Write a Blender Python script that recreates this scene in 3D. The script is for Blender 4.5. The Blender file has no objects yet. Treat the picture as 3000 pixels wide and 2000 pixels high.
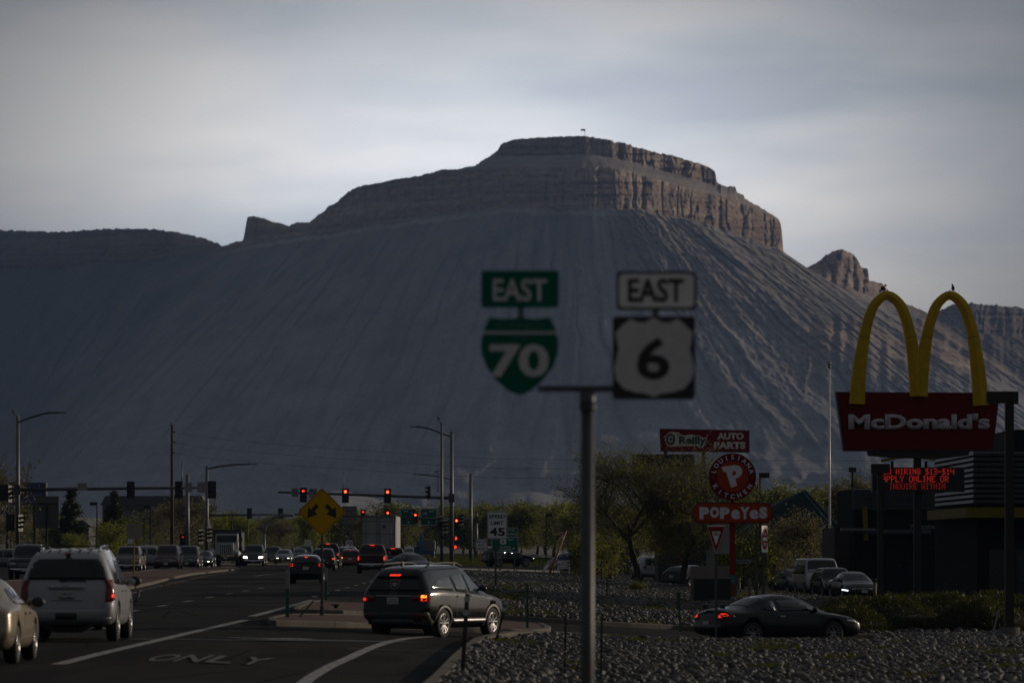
import bpy, bmesh, math, random
import numpy as np
from mathutils import Vector, Matrix, noise as mnoise

random.seed(7)
rng = np.random.default_rng(7)
SC = bpy.context.scene
COL = SC.collection
PI = math.pi

# ------------------------------------------------------------------ camera
F = 14000.0            # focal length in photo pixels (3000 px wide frame)
HZ = 1590.0            # horizon row in the photo
EYE = 2.05
cam_d = bpy.data.cameras.new('camera')
cam = bpy.data.objects.new('camera', cam_d)
COL.objects.link(cam)
cam.location = (0, 0, EYE)
cam.rotation_euler = (PI / 2, 0, 0)
cam_d.sensor_width = 36.0
cam_d.lens = F / 3000.0 * 36.0
cam_d.shift_y = (HZ - 1000.0) / 3000.0
cam_d.clip_start = 0.5
cam_d.clip_end = 30000.0
cam_d.dof.use_dof = True
cam_d.dof.focus_distance = 230.0
cam_d.dof.aperture_fstop = 3.3
SC.camera = cam

# ------------------------------------------------------------------ exposure
SC.view_settings.view_transform = 'Standard'
SC.view_settings.look = 'None'
SC.view_settings.exposure = -1.35
SC.view_settings.gamma = 1.0
SC.view_settings.use_curve_mapping = False
try:
    SC.cycles.use_denoising = True
    SC.cycles.max_bounces = 6
    SC.cycles.diffuse_bounces = 2
    SC.cycles.glossy_bounces = 3
    SC.cycles.transmission_bounces = 3
    SC.cycles.volume_bounces = 0
    SC.cycles.transparent_max_bounces = 6
    SC.cycles.sample_clamp_indirect = 4.0
except Exception:
    pass

# ------------------------------------------------------------------ sky and sun
SUN_AZ = math.radians(60)      # to the right of the view direction (+y)
SUN_EL = math.radians(10)
world = bpy.data.worlds.new('World')
SC.world = world
world.use_nodes = True
wn = world.node_tree
wn.nodes.clear()


def WN(t, **k):
    n = wn.nodes.new(t)
    for a, b in k.items():
        setattr(n, a, b)
    return n


def WM(op, a, b=None, clamp=False):
    n = WN('ShaderNodeMath', operation=op, use_clamp=clamp)
    for i, v in enumerate((a, b)):
        if v is None:
            continue
        if isinstance(v, (int, float)):
            n.inputs[i].default_value = v
        else:
            wn.links.new(v, n.inputs[i])
    return n.outputs[0]


w_out = WN('ShaderNodeOutputWorld')
w_bg = WN('ShaderNodeBackground')
w_bg.inputs['Strength'].default_value = 0.08
sky = WN('ShaderNodeTexSky')
sky.sky_type = 'NISHITA'
sky.sun_disc = False
sky.sun_elevation = SUN_EL
sky.sun_rotation = SUN_AZ
sky.dust_density = 2.0
tc = WN('ShaderNodeTexCoord')
sep = WN('ShaderNodeSeparateXYZ')
wn.links.new(tc.outputs['Generated'], sep.inputs[0])
dx, dy, dz = sep.outputs
# cirrus sheets: noise stretched along the horizon, finer towards it
mp = WN('ShaderNodeMapping')
mp.inputs['Scale'].default_value = (7.5, 5.0, 36.0)
mp.inputs['Location'].default_value = (3.1, 0.4, 1.3)
mp.inputs['Rotation'].default_value = (0.02, -0.12, 0)
wn.links.new(tc.outputs['Generated'], mp.inputs[0])
n1 = WN('ShaderNodeTexNoise')
n1.inputs['Scale'].default_value = 1.0
n1.inputs['Detail'].default_value = 5.0
n1.inputs['Roughness'].default_value = 0.42
n1.inputs['Distortion'].default_value = 0.25
wn.links.new(mp.outputs[0], n1.inputs['Vector'])
mp2 = WN('ShaderNodeMapping')
mp2.inputs['Scale'].default_value = (22.0, 14.0, 90.0)
mp2.inputs['Location'].default_value = (1.7, 2.2, 0.1)
mp2.inputs['Rotation'].default_value = (0.0, 0.10, 0)
wn.links.new(tc.outputs['Generated'], mp2.inputs[0])
n2 = WN('ShaderNodeTexNoise')
n2.inputs['Scale'].default_value = 1.0
n2.inputs['Detail'].default_value = 4.0
n2.inputs['Roughness'].default_value = 0.5
wn.links.new(mp2.outputs[0], n2.inputs['Vector'])
cl = WM('ADD', WM('MULTIPLY', n1.outputs['Fac'], 0.7), WM('MULTIPLY', n2.outputs['Fac'], 0.3))
ramp = WN('ShaderNodeValToRGB')
ramp.color_ramp.elements[0].position = 0.37
ramp.color_ramp.elements[1].position = 0.60
ramp.color_ramp.elements[0].color = (0, 0, 0, 1)
ramp.color_ramp.elements[1].color = (1, 1, 1, 1)
wn.links.new(cl, ramp.inputs[0])
# thin bright cloud stands in front, brightest straight ahead, and thins out all round
gx = WM('SUBTRACT', dx, -0.005)
gz = WM('SUBTRACT', dz, 0.076)
g2 = WM('ADD', WM('POWER', WM('ABSOLUTE', WM('DIVIDE', gx, 0.096)), 2.0),
        WM('POWER', WM('ABSOLUTE', WM('DIVIDE', gz, 0.046)), 2.0))
ahead = WM('GREATER_THAN', dy, 0.0)
glow = WM('MULTIPLY', WM('POWER', 2.718, WM('MULTIPLY', g2, -1.08)), ahead)
# and a broad bright side towards the veiled sun
dt = WN('ShaderNodeVectorMath', operation='DOT_PRODUCT')
wn.links.new(tc.outputs['Generated'], dt.inputs[0])
dt.inputs[1].default_value = (math.sin(SUN_AZ) * math.cos(SUN_EL), math.cos(SUN_AZ) * math.cos(SUN_EL), math.sin(SUN_EL))
side = WM('POWER', WM('MULTIPLY', WM('ADD', dt.outputs['Value'], 1.0), 0.5), 9.0)
lum = WM('ADD', WM('ADD', WM('MULTIPLY', glow, 2.6), 0.20), WM('MULTIPLY', side, 1.1))
var = WM('ADD', WM('MULTIPLY', ramp.outputs['Color'], 0.30), 0.71)
lumv = WM('MULTIPLY', lum, var)
cmix = WN('ShaderNodeMixRGB')
cmix.inputs[1].default_value = (0.89, 0.985, 1.12, 1)
cmix.inputs[2].default_value = (1.02, 1.0, 1.0, 1)
wn.links.new(ramp.outputs['Color'], cmix.inputs[0])
cs = WN('ShaderNodeVectorMath', operation='SCALE')
wn.links.new(cmix.outputs[0], cs.inputs[0])
wn.links.new(WM('MULTIPLY', lumv, 14.0), cs.inputs['Scale'])
fm = WN('ShaderNodeMixRGB')
fm.inputs[0].default_value = 0.86
wn.links.new(sky.outputs[0], fm.inputs[1])
wn.links.new(cs.outputs[0], fm.inputs[2])
wn.links.new(fm.outputs[0], w_bg.inputs['Color'])
wn.links.new(w_bg.outputs[0], w_out.inputs[0])

sun_d = bpy.data.lights.new('sun', 'SUN')
sun_d.energy = 5.0
sun_d.angle = math.radians(0.6)
sun_d.color = (1.0, 0.82, 0.62)
sun = bpy.data.objects.new('sun', sun_d)
COL.objects.link(sun)
sdir = Vector((math.sin(SUN_AZ) * math.cos(SUN_EL), math.cos(SUN_AZ) * math.cos(SUN_EL), math.sin(SUN_EL)))
sun.rotation_euler = (-sdir).to_track_quat('-Z', 'Y').to_euler()
sun.location = (60, 40, 60)

# ------------------------------------------------------------------ placing helpers


def sstep(a, b, x):
    t = np.clip((x - a) / (b - a), 0, 1)
    return t * t * (3 - 2 * t)


def ground(x, y):
    """height of the graded ground: flat under the road, falling away to the right"""
    x = np.asarray(x, float)
    y = np.asarray(y, float)
    t = x + 5.5
    s = 0.5 * (t + np.sqrt(t * t + 0.6))
    z = -0.066 * s
    z = np.maximum(z, -0.88)
    k = 1 - 0.72 * sstep(270, 420, y) * (1 - sstep(8, 16, x))
    return z * k


def GP(px, py):
    """the point on the ground seen at a photo pixel"""
    z = -0.2
    for _ in range(30):
        D = (EYE - z) * F / max(py - HZ, 1.0)
        x = (px - 1500) * D / F
        z = 0.5 * z + 0.5 * float(ground(x, D))
    return x, D, z


def AT(px, D, dz=0.0):
    x = (px - 1500) * D / F
    return Vector((x, D, float(ground(x, D)) + dz))


def PT(px, py, D):
    return Vector(((px - 1500) * D / F, D, EYE - (py - HZ) * D / F))

# ------------------------------------------------------------------ materials


class NT:
    def __init__(self, name):
        self.m = bpy.data.materials.new(name)
        self.m.use_nodes = True
        self.t = self.m.node_tree
        self.b = self.t.nodes['Principled BSDF']

    def n(self, t, **k):
        x = self.t.nodes.new(t)
        for a, b in k.items():
            setattr(x, a, b)
        return x

    def l(self, a, b):
        self.t.links.new(a, b)

    def noise(self, scale, detail=4, rough=0.55, coord='Object', vec=None, stretch=None):
        n = self.n('ShaderNodeTexNoise')
        n.inputs['Scale'].default_value = scale
        n.inputs['Detail'].default_value = detail
        n.inputs['Roughness'].default_value = rough
        if vec is None:
            c = self.n('ShaderNodeTexCoord')
            vec = c.outputs[coord]
        if stretch:
            mpn = self.n('ShaderNodeMapping')
            mpn.inputs['Scale'].default_value = stretch
            self.l(vec, mpn.inputs[0])
            vec = mpn.outputs[0]
        self.l(vec, n.inputs['Vector'])
        return n.outputs['Fac']

    def ramp(self, fac, stops):
        r = self.n('ShaderNodeValToRGB')
        e = r.color_ramp.elements
        while len(e) < len(stops):
            e.new(0.5)
        for q, (p, c) in zip(e, stops):
            q.position = p
            q.color = (*c, 1) if len(c) == 3 else c
        self.l(fac, r.inputs[0])
        return r.outputs['Color']

    def mix(self, fac, a, b, mode='MIX'):
        x = self.n('ShaderNodeMixRGB', blend_type=mode)
        for i, v in enumerate((fac, a, b)):
            if isinstance(v, (int, float)):
                x.inputs[i].default_value = v if i == 0 else (v, v, v, 1)
            elif isinstance(v, tuple):
                x.inputs[i].default_value = (*v, 1) if len(v) == 3 else v
            else:
                self.l(v, x.inputs[i])
        return x.outputs[0]

    def bump(self, h, strength=0.5, dist=0.02):
        b = self.n('ShaderNodeBump')
        b.inputs['Strength'].default_value = strength
        b.inputs['Distance'].default_value = dist
        self.l(h, b.inputs['Height'])
        self.l(b.outputs[0], self.b.inputs['Normal'])


MATS = {}


def mat(name, col, rough=0.6, metal=0.0, vary=0.12, scale=6.0, emit=None, estr=0.0, coat=0.0, spec=0.5, bump=0.0,
        stretch=None):
    if name in MATS:
        return MATS[name]
    M = NT(name)
    f = M.noise(scale, 4, 0.6, stretch=stretch)
    c = M.ramp(f, [(0.25, tuple(v * (1 - vary) for v in col)), (0.75, tuple(min(1, v * (1 + vary)) for v in col))])
    M.l(c, M.b.inputs['Base Color'])
    M.b.inputs['Roughness'].default_value = rough
    M.b.inputs['Metallic'].default_value = metal
    M.b.inputs['Specular IOR Level'].default_value = spec
    if coat:
        M.b.inputs['Coat Weight'].default_value = coat
        M.b.inputs['Coat Roughness'].default_value = 0.04
    if emit:
        M.b.inputs['Emission Color'].default_value = (*emit, 1)
        M.b.inputs['Emission Strength'].default_value = estr
    if bump:
        M.bump(f, bump, 0.02)
    MATS[name] = M.m
    return M.m


def paint(name, col, metal=0.25, rough=0.32):
    """car paint with a film of road dust that is thicker low down"""
    if name in MATS:
        return MATS[name]
    M = NT(name)
    c = M.n('ShaderNodeTexCoord')
    s = M.n('ShaderNodeSeparateXYZ')
    M.l(c.outputs['Object'], s.inputs[0])
    nf = M.noise(3.5, 6, 0.65)
    low = M.n('ShaderNodeMapRange')
    low.inputs['From Min'].default_value = 0.15
    low.inputs['From Max'].default_value = 0.95
    low.inputs['To Min'].default_value = 0.55
    low.inputs['To Max'].default_value = 0.08
    M.l(s.outputs['Z'], low.inputs['Value'])
    d = M.n('ShaderNodeMath', operation='MULTIPLY')
    M.l(nf, d.inputs[0])
    M.l(low.outputs[0], d.inputs[1])
    col2 = M.mix(d.outputs[0], tuple(col), (0.10, 0.088, 0.072) if sum(col) > .12 else (0.014, 0.013, 0.012))
    M.l(col2, M.b.inputs['Base Color'])
    M.b.inputs['Metallic'].default_value = metal
    r = M.n('ShaderNodeMapRange')
    r.inputs['To Min'].default_value = rough * 0.7
    r.inputs['To Max'].default_value = rough * 1.8
    M.l(nf, r.inputs['Value'])
    M.l(r.outputs[0], M.b.inputs['Roughness'])
    M.b.inputs['Coat Weight'].default_value = 0.7 if sum(col) > .12 else 0.4
    M.b.inputs['Specular IOR Level'].default_value = 0.5 if sum(col) > .12 else 0.25
    M.b.inputs['Coat Roughness'].default_value = 0.06
    MATS[name] = M.m
    return M.m


GLASS = mat('tinted_glass', (0.012, 0.014, 0.016), 0.06, 0, 0.3, 2, spec=0.6)
GLASS2 = mat('side_glass', (0.07, 0.085, 0.085), 0.08, 0.0, 0.35, 1.4, spec=0.7)
BLACKP = mat('black_plastic', (0.02, 0.02, 0.021), 0.55)
RUBBER = mat('tyre_rubber', (0.018, 0.018, 0.018), 0.85, bump=0.3, scale=30)
CHROME = mat('chrome', (0.62, 0.62, 0.62), 0.12, 1.0)
ALLOY = mat('alloy_wheel', (0.26, 0.26, 0.27), 0.32, 0.8)
UNDER = mat('underbody', (0.012, 0.012, 0.012), 0.9)
TAILDARK = mat('red_lens', (0.16, 0.006, 0.006), 0.15, 0, 0.2, 20)
TAILLIT = mat('lit_red_lens', (0.5, 0.02, 0.01), 0.2, emit=(1.0, 0.035, 0.012), estr=3.0)
TAILAMB = mat('lit_amber_lens', (0.6, 0.2, 0.02), 0.2, emit=(1.0, 0.26, 0.02), estr=7.0)
HEADLIT = mat('lit_headlamp', (0.8, 0.8, 0.8), 0.1, emit=(1.0, 0.93, 0.72), estr=14.0)
HEADOFF = mat('headlamp_lens', (0.45, 0.45, 0.43), 0.12, 0.3)
DRL = mat('running_light', (0.8, 0.8, 0.9), 0.1, emit=(0.75, 0.82, 1.0), estr=7.0)
PLATE = mat('plate_white', (0.5, 0.5, 0.52), 0.4)
PLATEG = mat('plate_print', (0.03, 0.07, 0.05), 0.5)
GALV = mat('galvanized_steel', (0.15, 0.155, 0.165), 0.5, 0.4, 0.18, 2.5)
GALVD = mat('weathered_steel', (0.075, 0.078, 0.085), 0.5, 0.4, 0.2, 2.0)
DARKPOLE = mat('bronze_pole', (0.022, 0.019, 0.017), 0.5, 0.2)
SIGBLACK = mat('signal_black', (0.008, 0.008, 0.008), 0.45)
WHITEP = mat('sign_white', (0.80, 0.80, 0.82), 0.35, 0, 0.06, 9)
GREENS = mat('sign_green', (0.001, 0.12, 0.075), 0.5, 0, 0.15, 5, spec=0.15)
BLACKS = mat('sign_black', (0.012, 0.012, 0.013), 0.45)
YELLOWS = mat('sign_yellow', (0.60, 0.34, 0.004), 0.5, 0, 0.06, 6, spec=0.1)
REDS = mat('sign_red', (0.26, 0.008, 0.010), 0.5, 0, 0.08, 5, spec=0.15)
SIGBACK = mat('sign_back', (0.28, 0.27, 0.27), 0.45, 0.3, 0.1, 3)
REDLAMP = mat('red_signal_lamp', (0.5, 0.02, 0.01), 0.3, emit=(1.0, 0.03, 0.008), estr=9.0)
ORANGELAMP = mat('red_signal_core', (0.6, 0.1, 0.02), 0.3, emit=(1.0, 0.22, 0.03), estr=11.0)

# ------------------------------------------------------------------ mesh helpers


def link(o):
    COL.objects.link(o)
    return o


def mesh_arrays(name, V, Q=None, T=None, smooth=True):
    me = bpy.data.meshes.new(name)
    V = np.asarray(V, np.float32).reshape(-1, 3)
    nq = 0 if Q is None else len(Q)
    nt = 0 if T is None else len(T)
    me.vertices.add(len(V))
    me.vertices.foreach_set('co', V.ravel())
    lt = nq * 4 + nt * 3
    me.loops.add(lt)
    parts = []
    if nq:
        parts.append(np.asarray(Q, np.int32).ravel())
    if nt:
        parts.append(np.asarray(T, np.int32).ravel())
    me.loops.foreach_set('vertex_index', np.concatenate(parts))
    me.polygons.add(nq + nt)
    st = np.concatenate([np.arange(nq) * 4, nq * 4 + np.arange(nt) * 3]).astype(np.int32)
    me.polygons.foreach_set('loop_start', st)
    me.polygons.foreach_set('use_smooth', np.full(nq + nt, smooth))
    me.update(calc_edges=True)
    me.validate()
    return me


def add_attr(me, name, vals):
    a = me.attributes.new(name, 'FLOAT', 'POINT')
    a.data.foreach_set('value', np.asarray(vals, np.float32))


class MB:
    """collects shapes and links them as ONE mesh object"""

    def __init__(self):
        self.v = []
        self.f = []
        self.sm = []

    def add(self, vs, fs, smooth=False):
        o = len(self.v)
        self.v += [tuple(p) for p in vs]
        self.f += [tuple(i + o for i in f) for f in fs]
        self.sm += [smooth] * len(fs)
        return self

    def box(self, c, s, rz=0.0, rx=0.0, ry=0.0, taper=1.0):
        hx, hy, hz = s[0] / 2, s[1] / 2, s[2] / 2
        pts = []
        R = Matrix.Rotation(rz, 3, 'Z') @ Matrix.Rotation(ry, 3, 'Y') @ Matrix.Rotation(rx, 3, 'X')
        for sz in (-1, 1):
            k = taper if sz > 0 else 1.0
            for sx, sy in ((-1, -1), (1, -1), (1, 1), (-1, 1)):
                p = R @ Vector((sx * hx * k, sy * hy * k, sz * hz))
                pts.append((p.x + c[0], p.y + c[1], p.z + c[2]))
        return self.add(pts, [(3, 2, 1, 0), (4, 5, 6, 7), (0, 1, 5, 4), (1, 2, 6, 5), (2, 3, 7, 6), (3, 0, 4, 7)])

    def bar(self, a, b, w, h=None, up=(0, 0, 1)):
        a, b = Vector(a), Vector(b)
        h = h or w
        d = (b - a).normalized()
        u = Vector(up)
        if abs(d.dot(u)) > 0.98:
            u = Vector((0, 1, 0))
        s = d.cross(u).normalized() * w / 2
        t = s.cross(d).normalized() * h / 2
        pts = [a - s - t, a + s - t, a + s + t, a - s + t, b - s - t, b + s - t, b + s + t, b - s + t]
        return self.add(pts, [(3, 2, 1, 0), (4, 5, 6, 7), (0, 1, 5, 4), (1, 2, 6, 5), (2, 3, 7, 6), (3, 0, 4, 7)])

    def tube(self, pts, rad, n=8, cap=True, smooth=True):
        pts = [Vector(p) for p in pts]
        if not hasattr(rad, '__len__'):
            rad = [rad] * len(pts)
        rings = []
        u = None
        for i, p in enumerate(pts):
            if i == 0:
                d = pts[1] - p
            elif i == len(pts) - 1:
                d = p - pts[i - 1]
            else:
                d = pts[i + 1] - pts[i - 1]
            d.normalize()
            if u is None:
                u = Vector((0, 0, 1)) if abs(d.z) < 0.9 else Vector((1, 0, 0))
            s = d.cross(u).normalized()
            u = s.cross(d).normalized()
            rings.append([p + (s * math.cos(2 * PI * k / n) + u * math.sin(2 * PI * k / n)) * rad[i] for k in range(n)])
        vs = [q for r in rings for q in r]
        fs = []
        for i in range(len(pts) - 1):
            for k in range(n):
                a, b = i * n + k, i * n + (k + 1) % n
                fs.append((a, b, b + n, a + n))
        self.add(vs, fs, smooth)
        if cap:
            o = len(self.v) - len(vs)
            self.f += [tuple(o + k for k in range(n))[::-1], tuple(o + (len(pts) - 1) * n + k for k in range(n))]
            self.sm += [False, False]
        return self

    def prism(self, poly, y0, y1, off=(0, 0)):
        """outline in x,z pushed from y0 to y1"""
        n = len(poly)
        vs = [(x + off[0], y0, z + off[1]) for x, z in poly] + [(x + off[0], y1, z + off[1]) for x, z in poly]
        fs = [tuple(range(n)), tuple(range(2 * n - 1, n - 1, -1))]
        fs += [(i, i + n, (i + 1) % n + n, (i + 1) % n) for i in range(n)]
        return self.add(vs, fs)

    def slab(self, poly, z0, z1):
        """outline in x,y pushed from z0 to z1 (z may be a function of x,y)"""
        n = len(poly)
        fz0 = z0 if callable(z0) else (lambda x, y: z0)
        fz1 = z1 if callable(z1) else (lambda x, y: z1)
        vs = [(x, y, fz0(x, y)) for x, y in poly] + [(x, y, fz1(x, y)) for x, y in poly]
        fs = [tuple(range(n))[::-1], tuple(range(n, 2 * n))]
        fs += [(i, (i + 1) % n, (i + 1) % n + n, i + n) for i in range(n)]
        return self.add(vs, fs)

    def ell(self, c, r, nu=12, nv=8, rot=None):
        vs = []
        for j in range(nv + 1):
            th = PI * j / nv
            for i in range(nu):
                ph = 2 * PI * i / nu
                p = Vector((r[0] * math.sin(th) * math.cos(ph), r[1] * math.sin(th) * math.sin(ph), r[2] * math.cos(th)))
                if rot is not None:
                    p = rot @ p
                vs.append(p + Vector(c))
        fs = []
        for j in range(nv):
            for i in range(nu):
                a, b = j * nu + i, j * nu + (i + 1) % nu
                fs.append((a, a + nu, b + nu, b))
        return self.add(vs, fs, True)

    def disc(self, c, r, y0, y1, n=20):
        return self.prism([(c[0] + r * math.cos(2 * PI * k / n), c[1] + r * math.sin(2 * PI * k / n)) for k in range(n)], y0, y1)

    def lathe_x(self, prof, n=24, cx=0.0, cy=0.0, cz=0.0, closed=False):
        """profile (x, radius) turned about the x axis"""
        vs = []
        for x, r in prof:
            for k in range(n):
                a = 2 * PI * k / n
                vs.append((cx + x, cy + r * math.cos(a), cz + r * math.sin(a)))
        fs = []
        m = len(prof)
        for i in range(m if closed else m - 1):
            j = (i + 1) % m
            for k in range(n):
                a, b = i * n + k, i * n + (k + 1) % n
                c2, d2 = j * n + k, j * n + (k + 1) % n
                fs.append((a, c2, d2, b))
        return self.add(vs, fs, True)

    def build(self, name, m, parent=None):
        me = bpy.data.meshes.new(name)
        me.from_pydata(self.v, [], self.f)
        me.polygons.foreach_set('use_smooth', self.sm)
        bm = bmesh.new()
        bm.from_mesh(me)
        bmesh.ops.recalc_face_normals(bm, faces=bm.faces)
        bm.to_mesh(me)
        bm.free()
        me.materials.append(m)
        o = bpy.data.objects.new(name, me)
        link(o)
        if parent is not None:
            o.parent = parent
        return o


def obj(name, me, m, parent=None):
    if m is not None and len(me.materials) == 0:
        me.materials.append(m)
    o = bpy.data.objects.new(name, me)
    link(o)
    if parent is not None:
        o.parent = parent
    return o


def tag(o, label=None, cat=None, group=None, kind=None):
    if label:
        o['label'] = label
    if cat:
        o['category'] = cat
    if group:
        o['group'] = group
    if kind:
        o['kind'] = kind
    return o


def thing(name, loc, label, cat, rz=0.0, group=None):
    e = bpy.data.objects.new(name, None)
    e.empty_display_size = 0.3
    link(e)
    e.location = loc
    e.rotation_euler = (0, 0, rz)
    return tag(e, label, cat, group)


def kids(o):
    return KID.get(o.name, [])


KID = {}


def index_kids():
    KID.clear()
    for o in bpy.data.objects:
        if o.parent is not None:
            KID.setdefault(o.parent.name, []).append(o)


def copy_tree(o, parent=None):
    c = o.copy()
    COL.objects.link(c)
    if parent is not None:
        c.parent = parent
    for ch in kids(o):
        copy_tree(ch, c)
    return c


_dg = None


def text_mesh(s, h, w=None, bold=0.0, extrude=0.004, italic=0.0, space=1.0):
    """lettering centred on the origin in the x,z plane, facing -y; h = capital height, w = total width"""
    cu = bpy.data.curves.new('lettering', 'FONT')
    cu.body = s
    cu.size = 1.0
    cu.offset = bold
    cu.shear = italic
    cu.space_character = space
    cu.resolution_u = 3
    cu.fill_mode = 'FRONT'
    o = bpy.data.objects.new('lettering', cu)
    COL.objects.link(o)
    bpy.context.view_layer.update()
    dg = bpy.context.evaluated_depsgraph_get()
    me = bpy.data.meshes.new_from_object(o.evaluated_get(dg))
    bpy.data.objects.remove(o)
    bpy.data.curves.remove(cu)
    n = len(me.vertices)
    co = np.empty(n * 3, np.float32)
    me.vertices.foreach_get('co', co)
    co = co.reshape(-1, 3)
    lo, hi = co.min(0), co.max(0)
    sx = (w / (hi[0] - lo[0])) if w else h / (hi[1] - lo[1])
    sz = h / (hi[1] - lo[1])
    x = (co[:, 0] - (lo[0] + hi[0]) / 2) * sx
    z = (co[:, 1] - (lo[1] + hi[1]) / 2) * sz
    out = np.stack([x, np.full(n, -extrude), z], 1)
    me.vertices.foreach_set('co', out.astype(np.float32).ravel())
    me.materials.clear()
    me.update()
    return me


def text(name, s, m, parent, loc=(0, 0, 0), **k):
    me = text_mesh(s, **k)
    o = obj(name, me, m, parent)
    o.location = loc
    return o


def rrect(w, h, r, n=4, cx=0.0, cz=0.0):
    pts = []
    for sx, sz, a0 in ((1, 1, 0), (-1, 1, 90), (-1, -1, 180), (1, -1, 270)):
        for k in range(n + 1):
            a = math.radians(a0 + 90 * k / n)
            pts.append((cx + sx * (w / 2 - r) + r * math.cos(a), cz + sz * (h / 2 - r) + r * math.sin(a)))
    return pts


def pchip(xs, ys):
    xs = np.asarray(xs, float)
    ys = np.asarray(ys, float)
    h = np.diff(xs)
    d = np.diff(ys) / h
    m = np.zeros(len(xs))
    for i in range(1, len(xs) - 1):
        if d[i - 1] * d[i] > 0:
            w1, w2 = 2 * h[i] + h[i - 1], h[i] + 2 * h[i - 1]
            m[i] = (w1 + w2) / (w1 / d[i - 1] + w2 / d[i])
    m[0], m[-1] = d[0], d[-1]

    def f(x):
        x = np.clip(np.asarray(x, float), xs[0], xs[-1])
        i = np.clip(np.searchsorted(xs, x, side='right') - 1, 0, len(xs) - 2)
        t = (x - xs[i]) / h[i]
        return ((1 + 2 * t) * (1 - t) ** 2 * ys[i] + t * (1 - t) ** 2 * h[i] * m[i]
                + t * t * (3 - 2 * t) * ys[i + 1] + t * t * (t - 1) * h[i] * m[i + 1])
    return f

# ------------------------------------------------------------------ vehicles


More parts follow.
